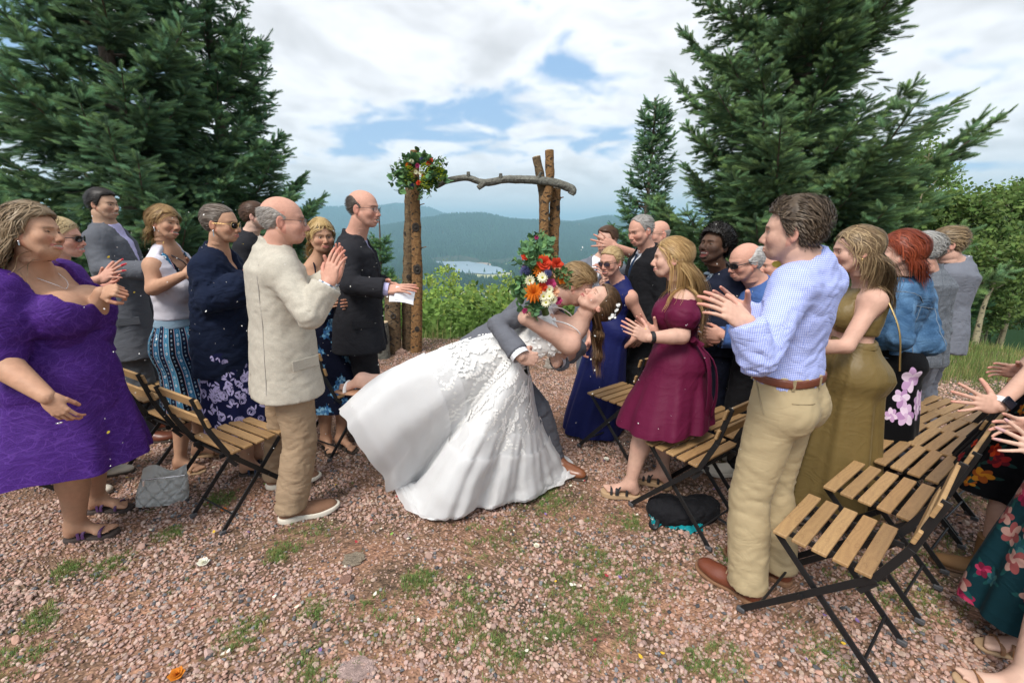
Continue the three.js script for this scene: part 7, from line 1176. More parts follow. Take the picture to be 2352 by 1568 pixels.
{ // quilted grey handbag leaning by a chair
  const b = gp(372, 1160), G = thing('handbag', 'grey quilted handbag with a zip standing on the gravel under a chair', 'handbag', V(b.x, 0, b.z)), Wd = 0.25, Hh = 0.22, seg = 48, pos = [], uv = [], idx = [];
  for (let s = 0; s < 2; s++) for (let j = 0; j <= seg; j++) for (let i = 0; i <= seg; i++) { const u = i / seg, v = j / seg, e = Math.pow(Math.sin(Math.PI * u), 0.5) * Math.pow(1 - v, 0.35); let q = 0.055 * e * (0.5 + 0.5 * Math.sin(Math.PI * Math.min(1, v + 0.15))); if (v < 0.72) q -= 0.009 * (Math.exp(-((((u * 3 + v * 2.2) % 1) - 0.5) ** 2) / 0.002) + Math.exp(-((((u * 3 - v * 2.2 + 4) % 1) - 0.5) ** 2) / 0.002)); q += 0.006 * n3(u * 5, v * 5, s); const w = Wd * (1 - 0.12 * v + 0.05 * Math.sin(v * 5)); pos.push((u - 0.5) * w, v * Hh + 0.01 + 0.02 * Math.sin(u * 7) * v, (s ? -1 : 1) * q); uv.push(u, v); if (i && j) { const a = s * (seg + 1) ** 2 + j * (seg + 1) + i, c = a - seg - 1; s ? idx.push(c - 1, c, a - 1, a - 1, c, a) : idx.push(c - 1, a - 1, c, c, a - 1, a); } }
  const M = new THREE.Matrix4().makeRotationFromEuler(new THREE.Euler(-0.15, 0.55, -0.12)).setPosition(V(b.x, 0.0, b.z)), lm = std([0.44, 0.43, 0.40], 0.45, { clearcoat: 0.15, clearcoatRoughness: 0.5 });
  const g1 = geoFrom(pos, idx, uv); g1.applyMatrix4(M); part('pouch', g1, lm, G); const z = tube(crv([V(-0.1, 0.178, 0.05), V(0, 0.186, 0.058), V(0.1, 0.19, 0.05)], 8), 0.0035, 6); z.applyMatrix4(M); part('zip', z, silver, G); const pl = new RoundedBoxGeometry(0.01, 0.035, 0.005, 1, 0.002); pl.translate(-0.09, 0.16, 0.056); pl.applyMatrix4(M); part('zip_pull', pl, silver, G);
}
{ // black bag with a teal cloth
  const b = gp(1575, 1195), G = thing('black_bag', 'black fabric bag with straps lying under a folding chair', 'bag', V(b.x, 0, b.z)), P = []; const r = rng(8); for (let i = 0; i < 9; i++) P.push(pEll(add(V(b.x, 0.06, b.z), V((r() - 0.5) * 0.26, (r() - 0.5) * 0.04, (r() - 0.5) * 0.12)), X1, Y1, Z1, 0.09, 0.06, 0.07, 0.05));
  const u = uni(P), f = (x, y, z) => u(x, y, z) + 0.008 * Math.pow(1 - Math.abs(n3(x * 12, y * 14, z * 12)), 2); const [lo, hi] = bounds(P, 0.03); part('pouch', skin(surf(f, lo, hi, 0.009)), cloth([0.010, 0.010, 0.012], { bump: 0.008 }), G);
  for (const k of [0, 1]) part('strap', tube(crv([add(b, V(-0.16 + k * 0.3, 0.05, 0.02)), add(b, V(-0.2 + k * 0.44, 0.02, 0.09)), add(b, V(-0.22 + k * 0.52, 0.015, 0.05)), add(b, V(-0.17 + k * 0.42, 0.03, -0.02))], 14), 0.012, 6, { flat: 0.3 }), black, G);
  const c = gp(1550, 1205), pos = [], uv = [], idx = []; for (let j = 0; j <= 12; j++) for (let i = 0; i <= 24; i++) { const u2 = i / 24 - 0.5, v = j / 12 - 0.5; pos.push(c.x + u2 * 0.27, 0.035 + 0.022 * n3(u2 * 6, v * 6, 2) + 0.012 * n3(u2 * 14, v * 12, 5) - 0.03 * (Math.abs(v) > 0.4 ? 1 : 0), c.z + v * 0.10 + 0.03 * Math.sin(u2 * 5)); uv.push(u2, v); if (i && j) { const a = j * 25 + i, p = a - 25; idx.push(p - 1, a - 1, p, p, a - 1, a); } }
  top('cloth', geoFrom(pos, idx, uv), cloth(0, { map: petalsTex(256, 0.4, '#14848c', [['#d05a4a', '#e8a090'], ['#e8e2d0', '#1c5c68']], null, 12, 0.06, 30) }), 'teal patterned cloth crumpled on the gravel beside the black bag', 'cloth');
}
{ // sunglasses on the ground
  const b = gp(1828, 1315), fr = std([0.30, 0.12, 0.06], 0.25), G = thing('sunglasses', 'brown framed sunglasses lying on the gravel behind the brown boots', 'sunglasses', V(b.x, 0.03, b.z)), M = new THREE.Matrix4().makeRotationFromEuler(new THREE.Euler(-1.1, 0.6, 0.1)).setPosition(V(b.x, 0.045, b.z));
  for (const q of [-1, 1]) { const pts = []; for (let k = 0; k <= 16; k++) pts.push(V(q * 0.034 + 0.028 * Math.cos(k / 16 * 6.283), 0.025 * Math.sin(k / 16 * 6.283), 0)); const t = tube(pts, 0.0032, 6, { caps: false }); t.applyMatrix4(M); part('rim', t, fr, G); const d = new THREE.CircleGeometry(0.026, 18); d.translate(q * 0.034, 0, 0); d.applyMatrix4(M); part('lens', d, darkLens, G); const a = tube(crv([V(q * 0.064, 0.01, 0), V(q * 0.068, 0.01, -0.06), V(q * 0.06, 0.0, -0.12)], 6), 0.0025, 5); a.applyMatrix4(M); part('temple', a, fr, G); }
}
// ------------------------------------------------------------ arch of aspen logs
const logTex = barkTex([0.44, 0.31, 0.18], [0.60, 0.46, 0.29], 1.0, 31), darkLogTex = barkTex([0.34, 0.27, 0.19], [0.50, 0.42, 0.31], 1.0, 37), greyLogTex = barkTex([0.33, 0.32, 0.29], [0.50, 0.50, 0.46], 0.4, 41);
for (const t of [logTex, darkLogTex, greyLogTex]) t.repeat.set(3.2, 1.6);
const rough1 = dtex(128, (u, v) => { const k = 0.5 + 0.3 * tile2(u, v, 8, 3) + 0.3 * tile2(u, v, 20, 9); return [k, k, k]; }); rough1.repeat.set(3, 3);
const logM = (t) => std([1, 1, 1], 0.9, { map: t, bumpMap: rough1, bumpScale: 0.01 });
const logA = logM(logTex), logB = logM(darkLogTex), logC = logM(greyLogTex), cutM = std([0.55, 0.42, 0.27], 0.9), knotM = std([0.035, 0.028, 0.022], 0.95);
const archD = 5.75;
function logPost(G, pts, r0, r1, mat, seed, knots, d = archD) {
  const P = crv(pts.map(([x, y, dz]) => at(x, y, d + (dz || 0))), 26); P[0].y = Math.min(P[0].y, groundY(P[0].x, P[0].z) - 0.03);
  const m = part('post', tube(P, (t) => lerp(r0, r1, t), 18, { rough: 0.15, rf: 7, seed }), mat, G); const e = P[P.length - 1], dir = nrm(sub(e, P[P.length - 2])); const cap = new THREE.CylinderGeometry(r1 * 0.9, r1 * 0.93, 0.012, 16); cap.applyMatrix4(basisFrom(dir, Z1, add(e, dir, 0.0), 1).multiply(new THREE.Matrix4().makeRotationZ(-Math.PI / 2))); part('cut_end', cap, cutM, m);
  for (const [t, a, s, stub] of knots || []) { const i = Math.floor(t * 26), c = P[i], rr = lerp(r0, r1, t), o = V(Math.sin(a), 0, Math.cos(a)), k = new THREE.TorusGeometry(s, s * 0.42, 8, 14); k.scale(1, 1.25, 0.8); k.lookAt(o); k.translate(c.x + o.x * rr * 0.97, c.y, c.z + o.z * rr * 0.97); const L = [k], b = new THREE.SphereGeometry(s * 0.7, 10, 8); b.translate(c.x + o.x * rr * 0.95, c.y, c.z + o.z * rr * 0.95); L.push(b); if (stub) L.push(tube([add(c, o, rr * 0.6), add(add(c, o, rr + stub), UPV, stub * 0.3)], [s * 0.6, s * 0.42], 8)); part('knot', merge(L), stub ? mat : knotM, m); }
}
{
  const G = thing('wedding_arch', 'rustic arch of aspen logs with a crooked grey crossbeam', 'arch', gp(1100, 812));
  logPost(G, [[937, 815, 0.12], [938, 640, 0.12], [942, 500, 0.12], [944, 385, 0.12]], 0.082, 0.068, logB, 3, [[0.35, 0.2, 0.02], [0.6, -0.8, 0.016]]);
  logPost(G, [[955, 812], [958, 640], [954, 500], [952, 346]], 0.074, 0.052, logA, 7, [[0.4, 0.25, 0.036], [0.62, 0.2, 0.033], [0.74, 1.4, 0.012, 0.06], [0.5, 1.6, 0.012, 0.06], [0.15, 0.3, 0.022]]);
  logPost(G, [[1246, 815, 0.05], [1247, 640, 0.05], [1250, 520, 0.05], [1247, 440, 0.05], [1232, 360, 0.05]], 0.076, 0.050, logB, 11, [[0.35, 0, 0.018], [0.7, 0.4, 0.02]]);
  logPost(G, [[1250, 470, -0.03], [1262, 425, -0.03], [1262, 345, -0.03]], 0.058, 0.048, logA, 13, [[0.6, -0.9, 0.014, 0.03]]);
  logPost(G, [[1266, 815, 0.16], [1270, 600, 0.16], [1274, 500, 0.16], [1277, 432, 0.16]], 0.072, 0.062, logA, 17, [[0.8, 0.6, 0.02], [0.5, -0.2, 0.018], [0.9, 1.2, 0.015, 0.04]]);
  const B = crv([[1000, 428], [1030, 414], [1075, 409], [1100, 417], [1118, 419], [1160, 412], [1215, 413], [1262, 417], [1300, 428], [1315, 436], [1311, 446]].map(([x, y]) => at(x, y, archD - 0.06)), 44); const beam = part('crossbeam', tube(B, (t) => lerp(0.034, 0.048, sst(0.1, 0.75, t)) * (t > 0.97 ? 0.85 : 1), 14, { rough: 0.16, rf: 7, seed: 5 }), logC, G);
  for (const [x, y, dx, dy, r] of [[1076, 404, 0.0, 0.045, 0.02], [1150, 409, 0.0, 0.05, 0.02], [1108, 424, -0.05, -0.04, 0.03], [1237, 408, 0.03, 0.06, 0.018]]) { const p = at(x, y, archD - 0.07); part('branch_stub', tube([add(p, V(-dx, -dy, 0), 0.6), add(p, V(dx, dy, 0.02))], [r * 1.3, r], 8, { rough: 0.1 }), logC, beam); }
}
function stump(px, py0, py1, d, r, label, mat) { const a = at(px, py0, d), b = at(px - 2, py1, d); a.y = Math.min(a.y, groundY(a.x, a.z) - 0.02); const G = thing('log_stump', label, 'log', V(a.x, groundY(a.x, a.z), a.z)); const P = crv([a, mixv(a, b, 0.5), b], 10); const m = part('bark', tube(P, (t) => r * (1.05 - 0.1 * t), 18, { rough: 0.08, rf: 6 }), mat, G); const c = new THREE.CylinderGeometry(r * 0.9, r * 0.92, 0.014, 18); c.translate(b.x, b.y, b.z); part('cut_end', c, cutM, G); for (const [t, q, s] of [[0.3, -0.3, 0.03], [0.65, 0.3, 0.026], [0.8, -0.5, 0.02]]) { const k = new THREE.TorusGeometry(s, s * 0.45, 8, 12), o = V(Math.sin(q), 0, Math.cos(q)), c2 = mixv(a, b, t); k.lookAt(o); k.translate(c2.x + o.x * r, c2.y, c2.z + o.z * r); part('knot', k, knotM, m); } }
stump(903, 812, 672, 5.7, 0.1, 'upright aspen log section with dark knots left of the arch', logB);
stump(878, 800, 740, 5.5, 0.085, 'short lichen covered log beside the charcoal suit', logC);
// ------------------------------------------------------------ rocks
function rock(px, py, sx, sy, sz, seed, label, col, flat) { const b = gp(px, py), g = new THREE.IcosahedronGeometry(1, 4), p = g.attributes.position; for (let i = 0; i < p.count; i++) { const v = V(p.getX(i), p.getY(i), p.getZ(i)); let k = 1 + 0.22 * n3(v.x * 1.3 + seed, v.y * 1.3, v.z * 1.3) + 0.08 * n3(v.x * 4, v.y * 4 + seed, v.z * 4) + 0.03 * n3(v.x * 11, v.y * 11, v.z * 11 + seed); if (flat) v.y = clamp(v.y, -0.6, 0.6); p.setXYZ(i, b.x + v.x * k * sx, groundY(b.x, b.z) + v.y * k * sy + sy * 0.45, b.z + v.z * k * sz); } g.computeVertexNormals(); top('rock', g, std(col, 0.95, { bumpMap: rough1, bumpScale: 0.01 }), label, 'rock'); }
rock(385, 870, 0.32, 0.05, 0.2, 3, 'flat reddish sandstone slab behind the chairs under the spruce', [0.36, 0.20, 0.13], true);
rock(1278, 842, 0.14, 0.09, 0.12, 5, 'rough grey stone at the foot of the arch right of the groom', [0.30, 0.26, 0.22]);
rock(1300, 825, 0.12, 0.11, 0.1, 8, 'mossy brown stone behind the rough grey stone near the arch', [0.20, 0.17, 0.13]);
rock(915, 812, 0.09, 0.05, 0.08, 11, 'small pink stone between the log section and the arch', [0.42, 0.27, 0.21]);
rock(812, 1288, 0.055, 0.018, 0.04, 13, 'flat tan stone sunk in the gravel below the wedding dress', [0.36, 0.29, 0.21], true);
rock(795, 1335, 0.028, 0.02, 0.024, 15, 'rounded pink stone in the gravel left of the grass patches', [0.50, 0.28, 0.21]);
rock(820, 1540, 0.07, 0.012, 0.05, 17, 'pale pink flat stone at the bottom of the view', [0.52, 0.37, 0.33], true);
// ------------------------------------------------------------ flowers
const leafG = (() => { const pos = [], idx = [], n = 7; for (let i = 0; i <= n; i++) { const t = i / n, w = 0.34 * Math.sin(Math.PI * Math.pow(t, 0.8)) + 0.01, y = 0.12 * Math.sin(t * 2.5); pos.push(t, y, -w, t, y - 0.05, 0, t, y, w); if (i) { const b = i * 3; idx.push(b - 3, b - 2, b, b - 2, b + 1, b, b - 2, b - 1, b + 1, b - 1, b + 2, b + 1); } } return geoFrom(pos, idx); })();
const roundLeaf = (() => { const pos = [0.5, 0, 0], idx = []; for (let i = 0; i <= 10; i++) { const a = i / 10 * 6.283; pos.push(0.5 + 0.5 * Math.cos(a), 0.1 * Math.cos(2 * a), 0.46 * Math.sin(a)); if (i) idx.push(0, i + 1, i); } return geoFrom(pos, idx); })();
const flm = {}; const fm = (c) => flm[c.join()] || (flm[c.join()] = std(c, 0.7, { transmission: 0.15, specularIntensity: 0.25 }));
function placeOn(g, p, dir, roll, s) { const q = g.clone(); q.applyMatrix4(basisFrom(dir, UPV, p, s).multiply(new THREE.Matrix4().makeRotationX(roll))); return q; }
function bloom(p, dir, R, kind, r) {
  const L = [], n = nrm(dir), x = nrm(cross(n, Math.abs(n.y) < 0.9 ? UPV : X1)), y = cross(n, x);
  const petal = (a, tiltUp, len, off, wid) => { const d = add(x.clone().multiplyScalar(Math.cos(a)), y, Math.sin(a)), dd = nrm(add(d.clone().multiplyScalar(Math.cos(tiltUp)), n, Math.sin(tiltUp))); const side = nrm(cross(n, d)), up = cross(dd, side).multiplyScalar(-1), g = leafG.clone(); g.scale(1, 0.5, wid); g.applyMatrix4(new THREE.Matrix4().makeBasis(dd.clone().multiplyScalar(len), up.clone().multiplyScalar(len), side.clone().multiplyScalar(len)).setPosition(add(p, n, off))); L.push(g); };
  if (kind === 'dahlia') for (let k = 0; k < 6; k++) { const m = 15 - k * 2; for (let i = 0; i < m; i++) petal((i + k * 0.5) / m * 6.283, 0.1 + k * 0.25, R * (1 - k * 0.13), k * R * 0.07, 0.55); }
  else if (kind === 'daisy') { for (let k = 0; k < 2; k++) for (let i = 0; i < 13; i++) petal((i + k * 0.5) / 13 * 6.283, 0.15 + k * 0.35, R * (1 - k * 0.2), k * R * 0.08, 0.6); }
  else if (kind === 'rose') for (let k = 0; k < 4; k++) { const m = 6 - k; for (let i = 0; i < m; i++) petal((i + k * 0.37) / m * 6.283, 0.35 + k * 0.3, R * (1 - k * 0.2), k * R * 0.05, 1.5); }
  else if (kind === 'thistle') for (let i = 0; i < 60; i++) { const v = Math.acos(1 - 1.7 * (i + 0.5) / 60), a = i * 2.4, d = nrm(add(add(x.clone().multiplyScalar(Math.cos(a) * Math.sin(v)), y, Math.sin(a) * Math.sin(v)), n, Math.cos(v))); const c = new THREE.ConeGeometry(0.14, 1, 4); c.rotateZ(-Math.PI / 2); c.translate(0.5, 0, 0); c.applyMatrix4(basisFrom(d, UPV.clone().add(V(0.1, 0, 0)), p, R)); L.push(c); }
  else for (let i = 0; i < 40; i++) { const a = i * 2.4, v = Math.acos(1 - 1.6 * (i + 0.5) / 40), d = nrm(add(add(x.clone().multiplyScalar(Math.cos(a) * Math.sin(v)), y, Math.sin(a) * Math.sin(v)), n, Math.cos(v))); for (let k = 0; k < 4; k++) { const q = roundLeaf.clone(); q.applyMatrix4(basisFrom(nrm(add(d, V(r() - 0.5, r() - 0.5, r() - 0.5), 1.2)), UPV, add(p, d, R * 0.8), R * 0.38)); L.push(q); } }
  return merge(L);
}
const FC = { orange: [0.72, 0.20, 0.02], red: [0.55, 0.05, 0.02], white: [0.80, 0.77, 0.55], blue: [0.10, 0.11, 0.24], green: [0.42, 0.50, 0.06], pink: [0.50, 0.06, 0.18], peach: [0.75, 0.42, 0.25] };
function arrangement(name, label, cat, cen, flowers, sprays, seed, face) {
  const G = thing(name, label, cat, cen.clone()), r = rng(seed), NM = { dahlia: 'dahlia', daisy: 'daisy', rose: 'alstroemeria', thistle: 'thistle', snow: 'hydrangea' };
  for (const [px, py, d, kind, col, R, dx, dy] of flowers) { const p = at(px, py, d), f = part(NM[kind], bloom(p, V(dx ?? (r() - 0.5) * 0.8, dy ?? (r() - 0.3) * 0.6, 1), R, kind, r), fm(FC[col]), G); if (kind === 'daisy') { const c = new THREE.SphereGeometry(R * 0.22, 8, 6); c.translate(p.x, p.y, p.z + R * 0.18); part('centre', c, fm([0.45, 0.42, 0.05]), f); } }
  const big = [], small = [], stems = [];
  for (const [px, py, d, tx, ty, td, n, s, kind] of sprays) {
    const a = at(px, py, d), b = at(tx, ty, td), L = a.distanceTo(b), mid = add(mixv(a, b, 0.5), V((r() - 0.5) * 0.3 * L, 0.15 * L, (r()) * 0.2 * L)), P = crv([a, mid, b], 14); stems.push(tube(P, 0.0022, 4, { caps: false }));
    for (let i = 0; i < n; i++) { const t = lerp(0.1, 1, i / Math.max(1, n - 1)), k = Math.min(13, Math.floor(t * 14)), tg = nrm(sub(P[Math.min(14, k + 1)], P[Math.max(0, k - 1)])), dd = nrm(add(add(tg, V(r() - 0.5, r() - 0.5, r() - 0.5), 1.5), nrm(cross(tg, Z1)), i % 2 ? 0.9 : -0.9)); (kind ? small : big).push(placeOn(kind ? leafG : roundLeaf, P[k], dd, (r() - 0.5) * 2, s * lerp(0.7, 1.2, r()))); }
  }
  if (stems.length) part('stems', merge(stems), fm([0.10, 0.16, 0.05]), G).userData.kind = 'stuff';
  big.forEach((g, i) => part('leaf', g, fm([[0.11, 0.23, 0.10], [0.16, 0.30, 0.11], [0.09, 0.19, 0.09]][i % 3]), G));
  if (small.length) part('foliage', merge(small), fm([0.09, 0.16, 0.06]), G).userData.kind = 'stuff';
  return G;
}
{
  const r = rng(12), d = 5.5, F = [], Sp = [];
  const cols = ['green', 'white', 'orange', 'blue', 'red', 'white', 'green', 'pink']; const kinds = { green: 'snow', white: 'daisy', orange: 'dahlia', blue: 'thistle', red: 'rose', pink: 'rose' };
  [[940, 392, 'green'], [1006, 384, 'green'], [938, 410, 'green'], [978, 388, 'green'], [1010, 400, 'green'], [980, 418, 'green'], [955, 395, 'white'], [966, 397, 'white'], [975, 370, 'white'], [990, 402, 'white'], [945, 370, 'white'], [968, 365, 'blue'], [993, 380, 'blue'], [945, 425, 'blue'], [1000, 392, 'blue'], [985, 376, 'red'], [972, 402, 'orange'], [938, 380, 'orange'], [962, 420, 'red'], [990, 370, 'red'], [958, 380, 'pink']].forEach(([x, y, c]) => F.push([x, y, d - 0.10 + 0.06 * r(), kinds[c], c, (c === 'green' ? 0.062 : 0.034) * lerp(0.8, 1.2, r()), (r() - 0.5) * 1.4, (r() - 0.4) * 0.9]));
  for (let i = 0; i < 80; i++) { const a = r() * 6.283, R = lerp(26, 80, r()); Sp.push([963 + 24 * Math.cos(a), 393 + 18 * Math.sin(a), d + 0.1 * (r() - 0.5), 963 + Math.cos(a) * R * 0.95, 393 + Math.sin(a) * R * 0.78 + 6, d + 0.3 * (r() - 0.6), 10, i % 3 === 0 ? 0.075 : 0.05, i % 3 ? 1 : 0]); }
  arrangement('arch_flowers', 'green, white and orange flower arrangement on the top left of the log arch', 'flowers', at(963, 395, d), F, Sp, 4);
  const d2 = d - 0.1, F2 = [[1216, 582, d2, 'snow', 'green', 0.05], [1222, 592, d2, 'rose', 'red', 0.03], [1238, 560, d2, 'thistle', 'blue', 0.03], [1255, 585, d2, 'thistle', 'blue', 0.035], [1232, 545, d2, 'rose', 'pink', 0.03], [1262, 560, d2, 'daisy', 'white', 0.03], [1205, 610, d2, 'rose', 'pink', 0.03]], S2 = [];
  for (let i = 0; i < 44; i++) { const a = r() * 6.283; S2.push([1238 + 12 * Math.cos(a), 575, d, 1236 + Math.cos(a) * 48 * lerp(0.6, 1, r()), 578 + Math.sin(a) * 48 * lerp(0.6, 1, r()), d + 0.2 * (r() - 0.6), 8, i % 3 ? 0.04 : 0.065, i % 3 ? 1 : 0]); }
  arrangement('arch_flowers', 'smaller flower arrangement on the right arch posts above the bouquet', 'flowers', at(1238, 578, d), F2, S2, 6);
}
// ------------------------------------------------------------ bride and groom
const DD = 2.62;
const groom = person({ label: 'groom in a grey suit dipping and kissing the bride', base: gd(1240, 2.85), yaw: 60, H: 1.80, skin: 'fair', cell: 0.010, pel: at(1134, 800, 2.82), nk: at(1262, 686, 2.70), tfront: W(0.62, -0.72, 0.30), hd: at(1322, 655, 2.66), hz: W(0.86, -0.48, 0.10), hu: W(0.5, 0.86, 0.0), foot: [gd(1130, 3.0), gp(1272, 1076)], fdir: [60, 52], kn: [null, at(1236, 938, 2.70)], shl: [[0, 0], [-0.01, 0.02]], el: [at(1330, 800, 2.9), at(1142, 746, 2.40)], wr: [at(1278, 832, 2.50), at(1196, 818, 2.27)],
  hand: [{ pose: 'clap', dir: W(0.12, 1, -0.1), back: W(0.1, 0.1, 1) }, { pose: 'grip', dir: W(0.85, -0.25, -0.35), back: W(0.3, 0.2, 0.9) }], face: { eyes: 0.05 }, hair: { kind: 'short', c: [0.20, 0.12, 0.05], c2: [0.44, 0.30, 0.15], th: 0.018, top: 1.25, quiff: 1, len: 0.085, n: 1000, w: 0.0026, mess: 0.3, lenF: (x, y, z) => (y > 0.03 ? 1 : 0.35), comb: (x, y, z) => V(-0.35 + x * 1.5, y > 0.05 ? -0.1 : -0.7, y > 0.06 ? 0.9 : -0.6) } }, (S, g) => {
  shirt(S, g, C.white, { ch: 0.05 }); trousers(S, g, cloth([0.125, 0.13, 0.15]), { hem: 0.02, knee: 0.006 }); const vest = garment(S, g, 'waistcoat', [pTrunk(S, S.rows, 0.018, 0.03, 0.1, 0.9)], cloth([0.035, 0.05, 0.09]), { crease: 0.003 });
  const GS = cloth([0.125, 0.13, 0.15], { bump: 0.003 }); jacket(S, g, GS, { vb: 0.35, slope: 0.5, cuff: 0.9, hem: -0.24, vent: 1, split: 0.5, crease: 0.007, sl: -0.008 }); const a = mixv(S.el[1], S.wr[1], 0.8), b = mixv(S.el[1], S.wr[1], 1.02); part('cuff', tube([a, b], [0.052, 0.050], 16, { caps: false }), C.white, g);
  const w = mixv(S.el[0], S.wr[0], 0.8); part('cuff', tube([w, mixv(S.el[0], S.wr[0], 1.0)], [0.044, 0.042], 16, { caps: false }), C.white, g); part('ring', new THREE.TorusGeometry(0.0105, 0.0022, 6, 14).applyMatrix4(new THREE.Matrix4().makeRotationX(1.5).setPosition(add(S.wr[0], W(0.012, 0.115, 0.005)))), silver, g);
  for (const i of [0, 1]) shoe(S, g, i, 'oxford', std([0.21, 0.075, 0.032], 0.33, { clearcoat: 0.35, clearcoatRoughness: 0.35 }), C.darkSole, C.darkSole);
});
const lacePal = std([0.86, 0.85, 0.82], 0.8, { sheen: 0.4, sheenColor: new THREE.Color(1, 1, 1) });
const satin = cloth([0.78, 0.765, 0.735], { bump: 0.003, rough: 0.7, sheen: 0.5, sc: [1, 1, 1] });
const tulleMat = std([0.90, 0.90, 0.90], 0.9, { transmission: 0.55 });
const bride = person({ label: 'bride in a white lace gown bent backwards in the kiss, flowers in her brown hair', base: gp(1060, 1140), yaw: -60, H: 1.64, fem: 1, bare: 1, skin: 'fair', cell: 0.009, hcell: 0.0028, pel: at(1140, 826, 2.56), nk: at(1326, 752, 2.54), tfront: W(-0.36, 0.90, 0.22), arch: 0.03, hd: at(1372, 694, 2.52), hz: W(-0.42, 0.88, 0.24), hu: W(0.93, 0.36, -0.05), bust: 0.047, foot: [at(835, 905, 2.42), gp(1090, 1120)], el: [at(1206, 730, 2.36), at(1240, 690, 2.80)], wr: [at(1248, 684, 2.42), at(1330, 690, 2.86)], kn: [at(985, 885, 2.52), null], arm: 0.005,
  fdir: [-100, -100], hand: [{ pose: 'grip', dir: W(0.2, 0.9, 0.1), back: W(-0.6, 0.2, 0.7) }, { pose: 'cup', dir: W(0.6, 0.6, 0), back: W(0, 0.4, -0.9) }], face: { eyes: 0.05, smile: 0.2, lip: [0.45, 0.13, 0.12] }, hair: { kind: 'long', c: [0.075, 0.042, 0.022], c2: [0.25, 0.15, 0.08], th: 0.024, len: 0.40, n: 1500, steps: 20, w: 0.0034, wave: 0.010, waveF: 42, curlSync: 1, mess: 0.25, drop: 1, comb: (x, y, z) => V(x * 2, -0.15, -1), avoid: 0.006, lenF: (x, y, z) => 1 } }, (S, g) => {
  garment(S, g, 'bodice', trunkPrims(S, 0.009, 0.05, 0.80), satin, { crease: 0.002, cuts: [(x, y, z) => { const [a, t, b] = loc(S, x, y, z); return b > 0 ? (t - 0.76 - 0.05 * sst(0.0, 0.1, Math.abs(a))) * S.L : -1; }] });
  // gown: a skirt drawn from the waist over the raised leg and down to the train
  const wc = TP(S, 0, 0.28, 0.0), wr = [0.185, 0.135], K = [[0, at(846, 890, 2.36), 0.16, [0, 0.08, 0.02]], [0.09, at(898, 992, 2.28), 0.16, [0.03, 0.04, 0.06]], [0.18, gp(950, 1112), 0.0, [0.03, 0.08, 0.11]], [0.27, gp(985, 1203), 0, [0, 0.15, 0.16]], [0.36, gp(1100, 1176), 0, [0, 0.13, 0.14]], [0.45, gp(1200, 1156), 0, [0, 0.06, 0.12]], [0.53, gp(1282, 1112), 0, [-0.06, -0.05, 0.06]], [0.61, gp(1268, 1050), 0, [-0.02, 0, 0]], [0.70, gp(1180, 1010), 0, [0, 0.05, 0]], [0.80, gp(1050, 990), 0, [0, 0.06, 0]], [0.90, at(930, 975, 2.75), 0, [0, 0.06, 0]], [1.0, at(846, 890, 2.36), 0.16, [0, 0.08, 0.02]]];
  const curve = (th) => { th = ((th % 1) + 1) % 1; let i = 0; while (i < K.length - 2 && K[i + 1][0] < th) i++; const n = K.length - 1, P = (k) => { const w = ((k % n) + n) % n; return [K[w][1], K[w][3]]; }, s = (th - K[i][0]) / (K[i + 1][0] - K[i][0]), [a, b, c, d] = [P(i - 1), P(i), P(i + 1), P(i + 2)]; const cr = (q0, q1, q2, q3) => 0.5 * (2 * q1 + (q2 - q0) * s + (2 * q0 - 5 * q1 + 4 * q2 - q3) * s * s + (3 * q1 - q0 - 3 * q2 + q3) * s * s * s); const f = (j, key) => cr(...[a, b, c, d].map((q) => j === 0 ? q[0][key] : q[1]['xyz'.indexOf(key)])); return [V(f(0, 'x'), f(0, 'y'), f(0, 'z')), V(f(1, 'x'), f(1, 'y'), f(1, 'z'))]; };
  const ang = (th) => (th < 0.45 ? lerp(0, Math.PI * 0.82, th / 0.45) : lerp(Math.PI * 0.82, Math.PI * 2, (th - 0.45) / 0.55));
  const baseP = (th, s) => {
    const a = ang(((th % 1) + 1) % 1), w = add(add(wc, S.ft, Math.cos(a) * wr[1]), S.lt, Math.sin(a) * wr[0]), [h, bl] = curve(th);
    const m = add(mixv(w, h, 0.48), V(...bl)), p = mixv(mixv(w, m, s), mixv(m, h, s), s); return p; };
  const rawN = (th, s, p) => { const s0 = clamp(s, 0.05, 0.97), q = baseP(th, s0); return nrm(cross(sub(baseP(th + 0.006, s0), q), sub(baseP(th, s0 + 0.02), q))); };
  const sgn = rawN(0.3, 0.5).z > 0 ? 1 : -1;
  const surfP = (th, s, lift = 0) => {
    const p = baseP(th, s), out = rawN(th, s).multiplyScalar(sgn), low = sst(0.25, 1, s), side = th > 0.12 && th < 0.95 ? 1 : 0.35;
    const fo = Math.sin(th * 6.283 * 11 + 1.5 * Math.sin(s * 3 + th * 9)) * 0.5 + Math.sin(th * 6.283 * 17 + 2 + s * 2) * 0.35 + 0.3 * n3(th * 24, s * 3, 5) + (0.16 * Math.sin(th * 6.283 * 31 + 3 * s) + 0.12 * Math.sin(th * 6.283 * 47 - 4 * s)) * sst(0.15, 0.3, th);
    p.addScaledVector(out, lift + fo * 0.030 * low * side + 0.004 * n3(th * 14, s * 8, 1) * low);
    if (s > 0.7) { const hk = (th < 0.2 || th > 0.9 ? 0.02 : 0.05) * sst(0.8, 1, s) * (n3(th * 16, 3, 1) + 0.6 * n3(th * 38, 1, 7)); p.x += (p.x - wc.x) * hk; p.z += (p.z - wc.z) * hk * 0.8; }
    const gy = groundY(p.x, p.z) + 0.035 + lift + 0.022 * Math.max(0, fo) + 0.012 * n3(th * 40, s * 14, 9);
    if (p.y < gy) p.y = gy; if (s > 0.9) p.y = Math.max(p.y - (s - 0.9) * 0.25, groundY(p.x, p.z) + 0.024 + lift * 0.4); return p;
  };
